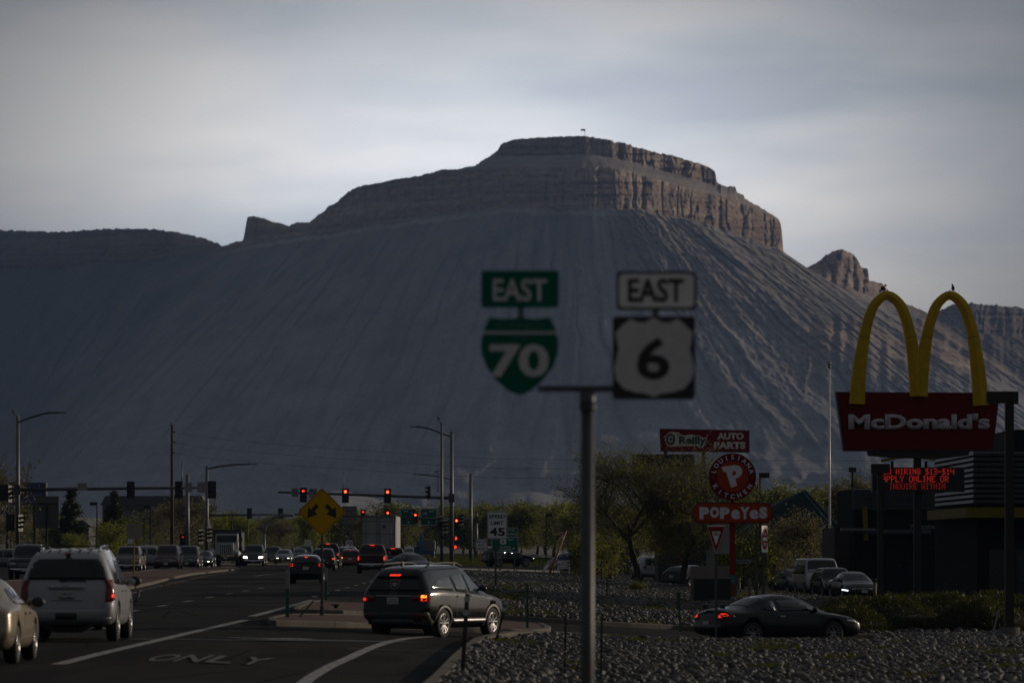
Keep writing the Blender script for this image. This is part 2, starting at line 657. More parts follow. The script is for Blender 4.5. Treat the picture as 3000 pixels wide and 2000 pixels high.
class Body:
    """a vehicle body lofted through cross-sections; y runs from the tail (0) to the nose (L)"""

    def __init__(self, rows, L, rear=((0, 0), (3, 0)), front=((0, 0), (3, 0)), bulge=0.06, fbulge=0.15, blend=0.9, fblend=0.7,
                 rr=0.2, crown=0.03, tumble=0.02):
        r = np.array(rows, float)
        self.L = L
        self.fn = [pchip(r[:, 0], r[:, k]) for k in range(1, 7)]
        self.rear = lambda z: np.interp(z, [a for a, b in rear], [b for a, b in rear])
        self.front = lambda z: np.interp(z, [a for a, b in front], [b for a, b in front])
        self.bulge, self.fbulge, self.blend, self.fblend, self.rr = bulge, fbulge, blend, fblend, rr
        self.crown, self.tumble = crown, tumble
        self.Wh = r[:, 5].max()
        self.keys = r[:, 0]

    def section(self, y):
        zl, zb, zt, wl, wb, wt = [float(f(y)) for f in self.fn]
        e = min(y, self.L - y)
        k = 1.0
        if e < self.rr:
            q = 1 - e / self.rr
            k = 1 - 0.085 * (1 - math.sqrt(max(0, 1 - q * q)))
        zt = zt - (1 - k) * 0.4
        x = np.array([0, wl * .8, wl, wb + self.tumble, wb, (wb + wt) / 2 + .012, wt, wt - .10, wt * .5, 0]) * k
        dz = max(zt - zb, 0.03)
        z = np.array([zl, zl, zl + .07, zl + .5 * (zb - zl), zb, zb + dz * .5, zb + dz * .90, zb + dz, zb + dz + self.crown * .75,
                      zb + dz + self.crown])
        idx = np.arange(10.0)
        px, pz = pchip(idx, x), pchip(idx, z)
        t = np.array([0, 1, 1.5, 2, 2.35, 2.7, 3, 3.35, 3.7, 3.88, 4, 4.15, 4.5, 5, 5.5, 5.8, 6, 6.35, 6.7, 7, 7.5, 8, 9])
        X, Z = px(t), pz(t)
        X[0] = X[-1] = 0.0
        return X, Z

    def mesh(self, ny=44):
        ys = np.unique(np.round(np.concatenate([np.linspace(0, self.rr, 5), np.linspace(self.rr, self.L - self.rr, ny),
                                                np.linspace(self.L - self.rr, self.L, 5),
                                                [k for k in self.keys if self.rr < k < self.L - self.rr]]), 3))
        keep = [ys[0]]
        for y in ys[1:]:
            if y - keep[-1] > 0.012:
                keep.append(y)
        keep[-1] = self.L
        ys = keep
        V, Fc = [], []
        K = None
        for y in ys:
            X, Z = self.section(y)
            K = len(X)
            wr = max(0, 1 - y / self.blend)
            wf = max(0, 1 - (self.L - y) / self.fblend)
            Y = y + self.rear(Z) * wr + self.front(Z) * wf
            V += [(X[i], Y[i], Z[i]) for i in range(K)]
            V += [(-X[i], Y[i], Z[i]) for i in range(K - 2, 0, -1)]
        N = 2 * K - 2
        for j in range(len(ys) - 1):
            for i in range(N):
                a, b = j * N + i, j * N + (i + 1) % N
                Fc.append((a, b, b + N, a + N))
        for end in (0, 1):
            base = 0 if end == 0 else (len(ys) - 1) * N
            X, Z = self.section(ys[0] if end == 0 else ys[-1])
            NX = 8
            cols = []
            for i in range(K):
                row = []
                for c in range(NX + 1):
                    if c == 0:
                        row.append(base + (N - i) % N)
                    elif c == NX:
                        row.append(base + i)
                    else:
                        x = X[i] * (2 * c / NX - 1)
                        if end == 0:
                            y = float(self.rear(Z[i])) - self.bulge * ((X[i] / self.Wh) ** 2 - (x / self.Wh) ** 2)
                        else:
                            y = self.L + float(self.front(Z[i])) + self.fbulge * ((X[i] / self.Wh) ** 2 - (x / self.Wh) ** 2)
                        V.append((x, y, Z[i]))
                        row.append(len(V) - 1)
                cols.append(row)
            for i in range(K - 1):
                for c in range(NX):
                    Fc.append((cols[i][c], cols[i][c + 1], cols[i + 1][c + 1], cols[i + 1][c]))
        bm = bmesh.new()
        vs = [bm.verts.new(p) for p in V]
        for f in Fc:
            q = []
            for i in f:
                if vs[i] not in q:
                    q.append(vs[i])
            if len(q) >= 3:
                try:
                    bm.faces.new(q)
                except ValueError:
                    pass
        bmesh.ops.remove_doubles(bm, verts=bm.verts, dist=0.0008)
        bmesh.ops.recalc_face_normals(bm, faces=bm.faces)
        for f in bm.faces:
            f.smooth = True
        me = bpy.data.meshes.new('body')
        bm.to_mesh(me)
        bm.free()
        return me

    def sideX(self, y, z):
        r, f = float(self.rear(z)), float(self.front(z))
        ys = y
        if y < self.blend:
            ys = (y - r) / max(0.05, 1 - r / self.blend)
        if y > self.L - self.fblend:
            ys = (y - f - (self.L - self.fblend) * 0 - f * 0) if f == 0 else min(self.L, y - f * max(0, 1 - (self.L - y) / self.fblend))
        ys = min(max(ys, 0), self.L)
        X, Z = self.section(ys)
        return float(np.interp(z, Z[2:-1], X[2:-1]))

    def topZ(self, x, y):
        X, Z = self.section(min(max(y, 0), self.L))
        return float(np.interp(-abs(x), -X[11:], Z[11:]))

    def endY(self, x, z, front=False):
        X, Z = self.section(self.L if front else 0.0)
        xk = float(np.interp(z, Z[1:], X[1:]))
        b = (xk / self.Wh) ** 2 - (min(abs(x), xk) / self.Wh) ** 2
        over = max(0, abs(x) - xk)
        if front:
            return self.L + float(self.front(z)) + self.fbulge * b - over * 1.2
        return float(self.rear(z)) - self.bulge * b + over * 1.2


def patch(body, kind, poly, off=0.006, side=1, step=0.07, depth=0.03):
    """a panel that follows the body: kind side (y,z), top (x,y), rear/front (x,z)"""
    bm = bmesh.new()
    vs = [bm.verts.new((u, v, 0)) for u, v in poly]
    bm.faces.new(vs)
    us = [p[0] for p in poly]
    ws = [p[1] for p in poly]
    for ax, (lo, hi) in enumerate(((min(us), max(us)), (min(ws), max(ws)))):
        n = max(1, int((hi - lo) / step))
        for i in range(1, n):
            c = lo + (hi - lo) * i / n
            co = (c, 0, 0) if ax == 0 else (0, c, 0)
            no = (1, 0, 0) if ax == 0 else (0, 1, 0)
            bmesh.ops.bisect_plane(bm, geom=bm.verts[:] + bm.edges[:] + bm.faces[:], plane_co=co, plane_no=no)

    def pos(u, v, o):
        if kind == 'side':
            return (side * (body.sideX(u, v) + o), u, v)
        if kind == 'top':
            return (u, v, body.topZ(u, v) + o)
        if kind == 'rear':
            return (u, body.endY(u, v) - o, v)
        return (u, body.endY(u, v, True) + o, v)
    edges = [e for e in bm.edges if len(e.link_faces) == 1]
    ret = bmesh.ops.extrude_edge_only(bm, edges=edges)
    newv = set(g for g in ret['geom'] if isinstance(g, bmesh.types.BMVert))
    for v in bm.verts:
        u, w = v.co.x, v.co.y
        v.co = pos(u, w, -depth if v in newv else off)
    bmesh.ops.recalc_face_normals(bm, faces=bm.faces)
    for f in bm.faces:
        f.smooth = True
    me = bpy.data.meshes.new('panel')
    bm.to_mesh(me)
    bm.free()
    return me


def wheel_parts(r, w, parent, loc, side, spokes=5, double=True, rimm=ALLOY, name='wheel', big=True):
    """a wheel (tyre, rim) whose outer face looks to +side"""
    h = w / 2
    s = side
    ty = MB()
    rr0 = r * .63
    prof = [(-h, r * .62), (-h, r * .86), (-h * .82, r * .96), (-h * .5, r), (h * .5, r), (h * .82, r * .96), (h, r * .86), (h * .96, r * .66),
            (h * .8, r * .62)]
    ty.lathe_x([(s * a, b) for a, b in prof], 28 if big else 16, closed=True)
    ty.lathe_x([(s * h * .25, rr0), (s * h * .22, 0.001)], 16)
    e = ty.build(name, RUBBER, parent)
    e.location = loc
    rm = MB()
    rr = r * .66
    rm.lathe_x([(s * a, b) for a, b in ((h * .9, rr), (h * .98, rr * .97), (h * .8, rr * .90), (h * .3, rr * .87))],
               28 if big else 16)
    for k in range(spokes):
        a0 = 2 * PI * k / spokes + 0.3
        for d in ((-.16, .16) if double else (0,)):
            a = a0 + d
            p = Vector((s * h * .72, math.cos(a) * rr * .12, math.sin(a) * rr * .12))
            q = Vector((s * h * .86, math.cos(a + d * .5) * rr * .93, math.sin(a + d * .5) * rr * .93))
            rm.bar(p, q, rr * (.13 if double else .2), 0.03, up=(s, 0, 0))
    rm.lathe_x([(s * h * .6, rr * .2), (s * h * .9, rr * .17), (s * h * .93, 0.001)], 12)
    o = rm.build('rim', rimm, e)
    return e


def arches(me, ys, r, W, depth=0.34):
    """cuts the wheel arches out of the body"""
    try:
        o = bpy.data.objects.new('cut_body', me)
        COL.objects.link(o)
        c = MB()
        for y in ys:
            for s in (-1, 1):
                n = 28
                vs = []
                for x in (s * (W / 2 - depth), s * (W / 2 + .2)):
                    for k in range(n):
                        a = 2 * PI * k / n
                        vs.append((x, y + r * math.cos(a), r * .92 + r * math.sin(a)))
                fs = [(k, (k + 1) % n, (k + 1) % n + n, k + n) for k in range(n)]
                c.add(vs, fs + [tuple(range(n)), tuple(range(n, 2 * n))])
        co = c.build('cutter', UNDER)
        md = o.modifiers.new('b', 'BOOLEAN')
        md.operation = 'DIFFERENCE'
        md.object = co
        md.solver = 'EXACT'
        bpy.context.view_layer.update()
        dg = bpy.context.evaluated_depsgraph_get()
        new = bpy.data.meshes.new_from_object(o.evaluated_get(dg))
        ok = len(new.vertices) > len(me.vertices) * .5
        bpy.data.objects.remove(co)
        bpy.data.objects.remove(o)
        return new if ok else me
    except Exception:
        return me


def poly_round(pts, r=0.05, n=3):
    out = []
    m = len(pts)
    for i in range(m):
        p0, p1, p2 = Vector(pts[i - 1]), Vector(pts[i]), Vector(pts[(i + 1) % m])
        a, b = (p0 - p1), (p2 - p1)
        rr = min(r, a.length * .4, b.length * .4)
        a, b = p1 + a.normalized() * rr, p1 + b.normalized() * rr
        for k in range(n + 1):
            t = k / n
            q = a * (1 - t) ** 2 + p1 * 2 * t * (1 - t) + b * t * t
            out.append((q.x, q.y))
    return out


ROWS = {
    # y as a share of the length, z low, z belt, z top, half widths low, belt, top (metres)
    'suv': [(0, .40, 1.02, 1.66, .86, .93, .70), (.04, .34, 1.05, 1.73, .9, .95, .72), (.30, .30, 1.04, 1.79, .92, .96, .72),
            (.52, .28, 1.02, 1.80, .92, .96, .71), (.60, .28, 1.01, 1.75, .92, .96, .69), (.73, .28, 1.00, 1.16, .92, .95, .74),
            (.76, .28, .99, 1.09, .92, .95, .76), (.92, .30, .90, .98, .9, .93, .70), (1, .32, .74, .80, .82, .86, .62)],
    'crossover': [(0, .42, .98, 1.50, .82, .89, .60), (.05, .36, 1.02, 1.60, .87, .935, .62), (.18, .30, 1.03, 1.655, .91, .955, .63), (.40, .28, .99, 1.68, .92, .96, .63),
                  (.50, .28, .97, 1.68, .92, .96, .63), (.58, .28, .96, 1.61, .92, .955, .62), (.745, .28, .95, 1.12, .92, .94, .70), (.79, .28, .94, 1.04, .92, .94, .72),
                  (.92, .30, .86, .94, .88, .91, .66), (1, .34, .70, .76, .78, .82, .56)],
    'sedan': [(0, .32, .86, .95, .80, .87, .66), (.05, .27, .92, 1.04, .84, .89, .66), (.15, .24, .93, 1.08, .86, .91, .62),
              (.185, .24, .93, 1.12, .86, .91, .60), (.34, .22, .92, 1.39, .87, .92, .56), (.46, .22, .91, 1.45, .88, .92, .56),
              (.57, .22, .90, 1.38, .88, .92, .56), (.74, .22, .88, 1.00, .88, .91, .66), (.77, .22, .87, .95, .88, .91, .68),
              (.93, .22, .76, .83, .85, .89, .62), (1, .26, .60, .66, .76, .82, .55)],
    'hatch': [(0, .34, .96, 1.30, .80, .86, .60), (.05, .28, .98, 1.40, .84, .89, .60), (.30, .24, .96, 1.47, .87, .91, .60),
              (.50, .22, .93, 1.49, .88, .91, .60), (.58, .22, .92, 1.42, .88, .91, .58), (.76, .22, .89, 1.00, .88, .91, .66),
              (.80, .22, .87, .95, .88, .91, .66), (.93, .22, .78, .85, .85, .88, .62), (1, .26, .62, .68, .76, .82, .55)],
    'pickup': [(0, .50, 1.12, 1.20, .90, .96, .90), (.345, .42, 1.12, 1.22, .92, .98, .90), (.365, .40, 1.13, 1.86, .92, .98, .70),
               (.42, .38, 1.13, 1.92, .92, .98, .72), (.58, .36, 1.12, 1.92, .92, .98, .72), (.64, .36, 1.11, 1.84, .92, .98, .70),
               (.73, .36, 1.10, 1.26, .92, .97, .76), (.76, .36, 1.09, 1.20, .92, .97, .80), (.94, .38, 1.02, 1.12, .92, .96, .80),
               (1, .40, .90, .98, .88, .93, .74)],
    'van': [(0, .42, 1.05, 1.98, .9, .97, .82), (.04, .36, 1.08, 2.05, .92, .99, .84), (.70, .32, 1.08, 2.07, .93, 1.0, .84),
            (.76, .32, 1.07, 2.0, .93, 1.0, .82), (.87, .32, 1.05, 1.32, .93, .99, .84), (.90, .34, 1.03, 1.22, .92, .98, .84),
            (.98, .36, .98, 1.10, .9, .95, .80), (1, .40, .90, 1.0, .86, .92, .76)],
}


def vehicle(kind, name, loc, label, cat, rz, L, W, H, col, group=None, facing='rear', brake=False, lamps=False, wr=.36, detail=1,
            amber=False, plate=True, hero=None, glass=GLASS, rimm=ALLOY, lift=0.0, shape=None, doors=4):
    """a vehicle of one of the kinds above, scaled to its length, width and height, standing on its wheels at loc"""
    rows = ROWS[shape or kind]
    hmax = max(r[3] for r in rows) + .03
    wmax = max(r[5] for r in rows) + .02
    kz, kw = (H - lift) / hmax, (W / 2) / wmax
    R = [(r[0] * L, r[1] * kz + lift, r[2] * kz + lift, r[3] * kz + lift, r[4] * kw, r[5] * kw, r[6] * kw) for r in rows]
    Z = lambda z: z * kz + lift
    rear = {'suv': ((Z(.3), .05), (Z(.5), 0), (Z(1.0), .04), (Z(1.12), .07), (Z(1.8), .34)),
            'hatch': ((Z(.2), .06), (Z(.5), 0), (Z(.95), .05), (Z(1.05), .10), (Z(1.5), .5)),
            'sedan': ((Z(.2), .06), (Z(.5), 0), (Z(.9), .06), (Z(1.1), .12)),
            'pickup': ((0, 0), (3, 0)),
            'van': ((Z(.3), .03), (Z(.6), 0), (Z(1.1), .02), (Z(2), .10))}[kind]
    front = ((0, -.02), (Z(.35), 0), (Z(.6), 0), (Z(.9), -.08), (Z(1.2), -.16))
    if kind == 'pickup':
        front = ((0, -.02), (Z(.5), 0), (Z(1.2), -.05))
    B = Body(R, L, rear, front, bulge=.05 if kind != 'pickup' else .01, fbulge=.16 if kind != 'pickup' else .07,
             blend=1.0 if kind != 'pickup' else .3)
    wb0, wb1 = {'suv': (.205, .80), 'sedan': (.215, .79), 'hatch': (.19, .80), 'pickup': (.22, .82), 'van': (.24, .82)}[kind]
    root = thing(name, loc, label, cat, rz, group)
    inner = (0, -L / 2, 0)

    def part(nm, me, m, parent=root):
        o = obj(nm, me, m, parent)
        if parent is root:
            o.location = inner
        return o
    me = B.mesh(30 if detail < 2 else 46)
    if detail:
        me = arches(me, [wb0 * L, wb1 * L], wr + .055, W)
    me.materials.clear()
    body = part('body', me, col)
    zb, zt = R[4][2], max(r[3] for r in R)
    # glass
    wt = R[3][6]
    ws = {'suv': (.605, .725), 'sedan': (.58, .735), 'hatch': (.585, .755), 'pickup': (.645, .725), 'van': (.765, .865)}[kind]
    y0, y1 = ws[0] * L, ws[1] * L
    part('windshield', patch(B, 'top', poly_round([(-.92 * wt, y0), (.92 * wt, y0), (1.05 * wt, y1), (-1.05 * wt, y1)], .06), .007), GLASS)
    sw = {'suv': [(.06, .335), (.355, .50), (.515, .675)], 'hatch': [(.16, .36), (.38, .55), (.56, .70)],
          'sedan': [(.25, .40), (.415, .56), (.565, .68)], 'pickup': [(.375, .475), (.49, .675)], 'van': [(.06, .36), (.38, .58), (.62, .80)]}[kind]
    if doors == 2:
        sw = [(.28, .385), (.40, .665)]
    for s in (-1, 1):
        for i, (a, b) in enumerate(sw):
            z0 = Z({'suv': 1.10, 'hatch': 1.03, 'sedan': 1.00, 'pickup': 1.20, 'van': 1.22}[kind])
            z1 = Z({'suv': 1.62, 'hatch': 1.34, 'sedan': 1.31, 'pickup': 1.72, 'van': 1.80}[kind])
            pts = [(a * L, z0), (b * L, z0), (b * L, z1), (a * L, z1)]
            if i == len(sw) - 1:
                pts = [(a * L, z0), (b * L, z0), (b * L - .02, z0 + .05), (b * L - (.42 if kind != 'van' else .3) * kz, z1), (a * L, z1)]
            if i == 0 and kind in ('sedan', 'hatch'):
                pts = [(a * L, z0 + .04), (b * L, z0), (b * L, z1), (a * L + .32, z1 - .02)]
            if i == 0 and kind == 'suv':
                pts = [(a * L + .12, z0 + .04), (b * L, z0), (b * L, z1), (a * L + .3, z1 - .02)]
            if shape:
                za, zc = Z(1.06), Z(1.50)
                pts = [[(.30, za + .10), (b * L, za + .03), (b * L, zc - .05), (.95, zc - .12), (.55, za + .22)], [(a * L, za + .03), (b * L, za - .02), (b * L, zc - .01), (a * L, zc - .05)],
                       [(a * L, za - .02), (b * L - .05, za - .05), (b * L - .15, za + .06), (b * L - .55, zc - .05), (a * L, zc)]][i]
            part('side_window', patch(B, 'side', poly_round(pts, .05), .005, s, step=.12), glass)
    hw = R[0][5]
    rearlamp = TAILLIT if brake else TAILDARK
    if facing in ('rear', 'both'):
        if kind in ('suv', 'hatch', 'van'):
            z0, z1 = {'suv': (1.10, 1.62), 'hatch': (1.06, 1.33), 'van': (1.2, 1.8)}[kind]
            part('rear_window', patch(B, 'rear', poly_round([(-.80 * hw, Z(z0)), (.80 * hw, Z(z0)), (.68 * hw, Z(z1)), (-.68 * hw, Z(z1))], .07), .008), GLASS)
            if brake:
                part('high_brake_lamp', patch(B, 'rear', [(-.14, Z(z1 + .035)), (.14, Z(z1 + .035)), (.14, Z(z1 + .08)), (-.14, Z(z1 + .08))], .02), TAILLIT)
        elif kind == 'sedan':
            part('rear_window', patch(B, 'top', poly_round([(-.85 * wt, .335 * L), (.85 * wt, .335 * L), (1.05 * wt, .2 * L), (-1.05 * wt, .2 * L)], .06), .006), GLASS)
        else:
            m = MB().prism(rrect(1.25 * kw, .46 * kz, .06, 3, 0, Z(1.50)), .352 * L - .03, .352 * L + .25)
            m.build('rear_window', GLASS, root).location = inner
            if brake:
                MB().box((0, .36 * L - .01, Z(1.88)), (.3, .06, .05)).build('high_brake_lamp', TAILLIT, root).location = inner
        lz = {'suv': (.86, 1.08), 'hatch': (.86, 1.08), 'sedan': (.72, .90), 'pickup': (.80, 1.13), 'van': (.75, 1.05)}[kind]
        lw = {'suv': .26, 'hatch': .22, 'sedan': .28, 'pickup': .15, 'van': .12}[kind]
        for s in (-1, 1):
            pts = [(s * (hw * .97 - lw), Z(lz[0]) + .03), (s * hw * .97, Z(lz[0])), (s * hw * .95, Z(lz[1])), (s * (hw * .95 - lw), Z(lz[1]))]
            t = part('tail_lamp', patch(B, 'rear', pts, .02), TAILDARK)
            if brake:
                pts2 = [(s * (hw * .93 - lw * .55), Z(lz[0]) + .05), (s * hw * .94, Z(lz[0]) + .04), (s * hw * .93, Z(lz[1]) - .04), (s * (hw * .92 - lw * .5), Z(lz[1]) - .04)]
                part('glowing_bulb', patch(B, 'rear', pts2, .034), TAILAMB if (amber and s == -1) else TAILLIT, t)
        if plate:
            zp = Z({'suv': .86, 'hatch': .82, 'sedan': .62, 'pickup': .52, 'van': .6}[kind])
            yp = B.endY(0, zp)
            p = MB().box((0, yp - .02, zp), (.31, .03, .16)).build('number_plate', PLATE, root)
            p.location = inner
        part('bumper', patch(B, 'rear', poly_round([(-.93 * hw, Z(.36)), (.93 * hw, Z(.36)), (.95 * hw, Z(.62)), (-.95 * hw, Z(.62))], .05), .035, depth=.05),
             CHROME if kind == 'pickup' and hero is None else col)
    if facing in ('front', 'both'):
        hf = R[-1][5]
        z0, z1 = {'suv': (.62, .80), 'sedan': (.50, .62), 'hatch': (.52, .66), 'pickup': (.70, .90), 'van': (.72, .88)}[kind]
        for s in (-1, 1):
            pts = [(s * hf * .52, Z(z0)), (s * hf * .97, Z(z0) + .03), (s * hf * .97, Z(z1)), (s * hf * .56, Z(z1) - .02)]
            part('headlight', patch(B, 'front', pts, .014), HEADLIT if lamps else HEADOFF)
        part('grille', patch(B, 'front', poly_round([(-.5 * hf, Z(z0 - .06)), (.5 * hf, Z(z0 - .06)), (.52 * hf, Z(z1)), (-.52 * hf, Z(z1))], .04), .012), BLACKP)
        for k in range(3):
            zz = Z(z0 - .06) + (k + .5) / 3 * (Z(z1) - Z(z0 - .06))
            part('grille_bar', patch(B, 'front', [(-.5 * hf, zz - .012), (.5 * hf, zz - .012), (.5 * hf, zz + .012), (-.5 * hf, zz + .012)], .022, step=.2), CHROME)
        part('bumper', patch(B, 'front', poly_round([(-.93 * hf, Z(.36)), (.93 * hf, Z(.36)), (.95 * hf, Z(.56)), (-.95 * hf, Z(.56))], .05), .03, depth=.05),
             CHROME if kind in ('pickup', 'van') else BLACKP)
        if plate:
            zp = Z(.46)
            MB().box((0, B.endY(0, zp, True) + .05, zp), (.31, .03, .15)).build('number_plate', PLATE, root).location = inner
    # mirrors
    ym = (sw[-1][1] - .015) * L
    for s in (-1, 1):
        zz = Z({'suv': 1.12, 'hatch': 1.02, 'sedan': 1.0, 'pickup': 1.28, 'van': 1.3}[kind])
        xx = B.sideX(ym, zz)
        m = MB().ell((s * (xx + .12), ym, zz + .03), (.11, .07, .085 if kind != 'pickup' else .13), 10, 6)
        m.bar((s * (xx - .03), ym, zz), (s * (xx + .08), ym, zz), .05)
        m.build('wing_mirror', BLACKP if kind in ('pickup', 'van') else col, root).location = inner
    if detail:
        for s in (-1, 1):
            for a, b in sw[-2 if doors == 4 else -1:]:
                yy = a * L + .10
                zz = Z({'suv': .98, 'hatch': .9, 'sedan': .85, 'pickup': 1.02, 'van': 1.0}[kind])
                MB().box((s * (B.sideX(yy, zz) + .015), yy, zz), (.035, .17, .035)).build('door_handle', col if not hero else CHROME, root).location = inner
                # panel gap between doors
            for a, b in sw[-2:]:
                g = patch(B, 'side', [(a * L - .02, Z(.42)), (a * L - .008, Z(.42)), (a * L - .008, zb), (a * L - .02, zb)], .0015, s, step=.1, depth=.01)
                part('door_gap', g, BLACKP)
    for s in (-1, 1):
        for i, yw in enumerate((wb0 * L, wb1 * L)):
            e = wheel_parts(wr, .24, root, (s * (W / 2 - .13), yw - L / 2, wr), s, big=detail > 1, rimm=rimm)
    und = MB().box((0, L / 2, Z(.30)), (W * .62, L * .82, .16)).box((0, wb0 * L, wr), (W * .7, .12, .12)).box((0, wb1 * L, wr), (W * .7, .12, .12))
    und.build('underbody', UNDER, root).location = inner
    root['_l'] = 0
    del root['_l']
    return root, B, part, Z


def front_axis(px, D):
    return AT(px, D)

# ------------------------------------------------------------------ noise on arrays


def vnoise(x, y, seed=0):
    """smooth value noise in 0..1 on numpy arrays"""
    xi, yi = np.floor(x).astype(np.int64), np.floor(y).astype(np.int64)
    fx, fy = x - xi, y - yi
    fx, fy = fx * fx * (3 - 2 * fx), fy * fy * (3 - 2 * fy)

    def h(a, b):
        n = (a * 374761393 + b * 668265263 + seed * 1442695041) & 0xffffffff
        n = ((n ^ (n >> 13)) * 1274126177) & 0xffffffff
        return ((n ^ (n >> 16)) & 0xffff) / 65535.0
    return (h(xi, yi) * (1 - fx) + h(xi + 1, yi) * fx) * (1 - fy) + (h(xi, yi + 1) * (1 - fx) + h(xi + 1, yi + 1) * fx) * fy


def fbm(x, y, o=4, seed=0, g=.5):
    s, a, t = 0, 1, 0
    for i in range(o):
        s = s + a * vnoise(x * 2 ** i, y * 2 ** i, seed + i)
        t += a
        a *= g
    return s / t


def ridged(x, y, seed=0, o=3):
    s, a, t = 0, 1, 0
    for i in range(o):
        s = s + a * (1 - np.abs(2 * vnoise(x * 2 ** i, y * 2 ** i, seed + i) - 1))
        t += a
        a *= .5
    return s / t


def grid_mesh(name, P, smooth=True):
    """P: rows x cols x 3"""
    nv, nu = P.shape[:2]
    i = np.arange(nv * nu).reshape(nv, nu)
    Q = np.stack([i[:-1, :-1], i[:-1, 1:], i[1:, 1:], i[1:, :-1]], -1).reshape(-1, 4)
    return mesh_arrays(name, P.reshape(-1, 3), Q, None, smooth)


# ------------------------------------------------------------------ ground sheet
xs = np.concatenate([np.linspace(-4500, -60, 30), np.linspace(-55, 45, 90), np.linspace(50, 4500, 30)])
ys = np.concatenate([np.linspace(-45, 60, 8), np.linspace(65, 480, 110), np.linspace(500, 7900, 40)])
gx_, gy_ = np.meshgrid(xs, ys)
gz_ = ground(gx_, gy_) - 0.10
M = NT('bare_ground')
nf = M.noise(0.15, 6, 0.6, coord='Object')
nf2 = M.noise(4.0, 5, 0.6, coord='Object')
c = M.ramp(nf, [(0.3, (0.12, 0.10, 0.075)), (0.52, (0.09, 0.085, 0.06)), (0.7, (0.05, 0.062, 0.025))])
M.l(M.mix(0.35, c, M.ramp(nf2, [(0.3, (0.05, 0.045, 0.035)), (0.7, (0.2, 0.17, 0.13))])), M.b.inputs['Base Color'])
M.b.inputs['Roughness'].default_value = 0.95
M.bump(nf2, 0.6, 0.05)
g = obj('ground', grid_mesh('ground', np.stack([gx_, gy_, gz_], -1)), M.m)
tag(g, kind='structure')

# ------------------------------------------------------------------ the mesa and its neighbouring ridges
SKY_T = [(-500, 672), (0, 675), (77, 677), (153, 680), (210, 677), (268, 673), (417, 669), (498, 677), (574, 692), (612, 703), (655, 721), (668, 717),
         (690, 708), (712, 706), (717, 680), (720, 660), (724, 637), (745, 633), (775, 640), (800, 650), (830, 657), (848, 661), (870, 650), (905, 652),
         (925, 636), (950, 618), (961, 604), (986, 596), (1001, 578), (1029, 556), (1051, 546), (1102, 537), (1156, 526), (1228, 515), (1297, 497),
         (1337, 496), (1391, 485), (1413, 471), (1445, 451), (1458, 440), (1467, 424), (1485, 414), (1512, 408), (1605, 402), (1665, 399), (1720, 400),
         (1775, 408), (1796, 411), (1799, 419), (1806, 415), (1847, 423), (1855, 432), (1881, 434), (1938, 452), (1941, 449), (1988, 461), (2030, 475),
         (2058, 482), (2081, 493), (2096, 504), (2100, 534), (2115, 542), (2128, 546), (2154, 546), (2160, 566), (2179, 570), (2183, 583),
         (2222, 604), (2256, 625), (2281, 642), (2288, 655), (2292, 690), (2294, 736), (2327, 765), (2357, 789), (2383, 775), (2425, 746), (2440, 735),
         (2452, 731), (2470, 733), (2495, 742), (2510, 757), (2517, 767), (2521, 781), (2543, 786), (2545, 819), (2587, 833), (2601, 851),
         (2643, 884), (2671, 896), (2700, 908), (2716, 917), (2720, 926), (2752, 912), (2769, 903), (2797, 891), (2846, 888), (2916, 895),
         (3000, 902), (3500, 915)]
UB_T = [(1450, 456), (1458, 458), (1500, 456), (1600, 453), (1733, 451), (1801, 463), (1860, 474), (1945, 500), (2030, 519), (2094, 544), (2110, 548)]
MT_T = [(1350, 498), (1400, 495), (1563, 493), (1775, 489), (1818, 498), (1881, 517), (1945, 534), (2030, 557), (2115, 576), (2200, 608), (2243, 627), (2285, 650)]
B_T = [(-500, 800), (0, 790), (250, 782), (400, 770), (520, 745), (600, 725), (655, 727), (700, 716), (722, 712), (957, 678), (1102, 655), (1156, 648), (1337, 621), (1500, 600),
       (1563, 606), (1775, 608), (1860, 612), (1945, 629), (2030, 645), (2115, 670), (2200, 700), (2270, 728), (2294, 740), (2357, 793), (2383, 800), (2450, 830),
       (2517, 858), (2560, 865), (2600, 866), (2645, 890), (2716, 921), (2760, 950), (2850, 975), (3000, 990), (3500, 1000)]
S_T = [(-500, -.1), (0, -.3), (300, -.6), (870, -1.02), (1250, -.60), (1500, -.26), (1700, .0), (1790, .42), (2000, 1.15), (2300, 1.5), (2700, 1.5), (3500, 1.5)]
D_T = [(-500, 7700), (300, 7450), (600, 7250), (700, 7050), (1100, 6750), (1500, 6480), (1700, 6425), (1790, 6425), (1880, 6445), (2000, 6485), (2150, 6550), (2294, 6630), (2360, 6700), (2540, 6850),
       (2720, 7000), (2850, 7000), (3500, 7300)]
ip = lambda T, x: np.interp(x, [a for a, b in T], [b for a, b in T])
# columns: even spacing half-way down the slope
u_t = np.linspace(-480, 3300, 6000)
mid = u_t + ip(S_T, u_t) * 330
top = u_t
w = (mid - mid[0]) / (mid[-1] - mid[0]) * .62 + (top - top[0]) / (top[-1] - top[0]) * .38
NU = 1250
u = np.interp(np.linspace(0, 1, NU), w, u_t)
sky_y = ip(SKY_T, u)
jag = (fbm(u / 9, u * 0, 3, 3) - .5) * 5 + (vnoise(u / 3.3, u * 0, 9) - .5) * 3
far_ = 1 - sstep(560, 700, u) + sstep(2300, 2420, u)
sky_y = sky_y + jag * (0.9 + .5 * far_) - 2.6 * far_ * np.maximum(0, vnoise(u / 2.6, u * 0, 19) - .62) / .38
ub = np.where((u > 1450) & (u < 2110), ip(UB_T, u), sky_y + 1)
mt = np.where((u > 1350) & (u < 2285), ip(MT_T, u), sky_y + 2)
ub = np.maximum(ub, sky_y + 0.7)
mt = np.maximum(mt, ub + 0.7)
bb = np.maximum(ip(B_T, u), mt + 1)
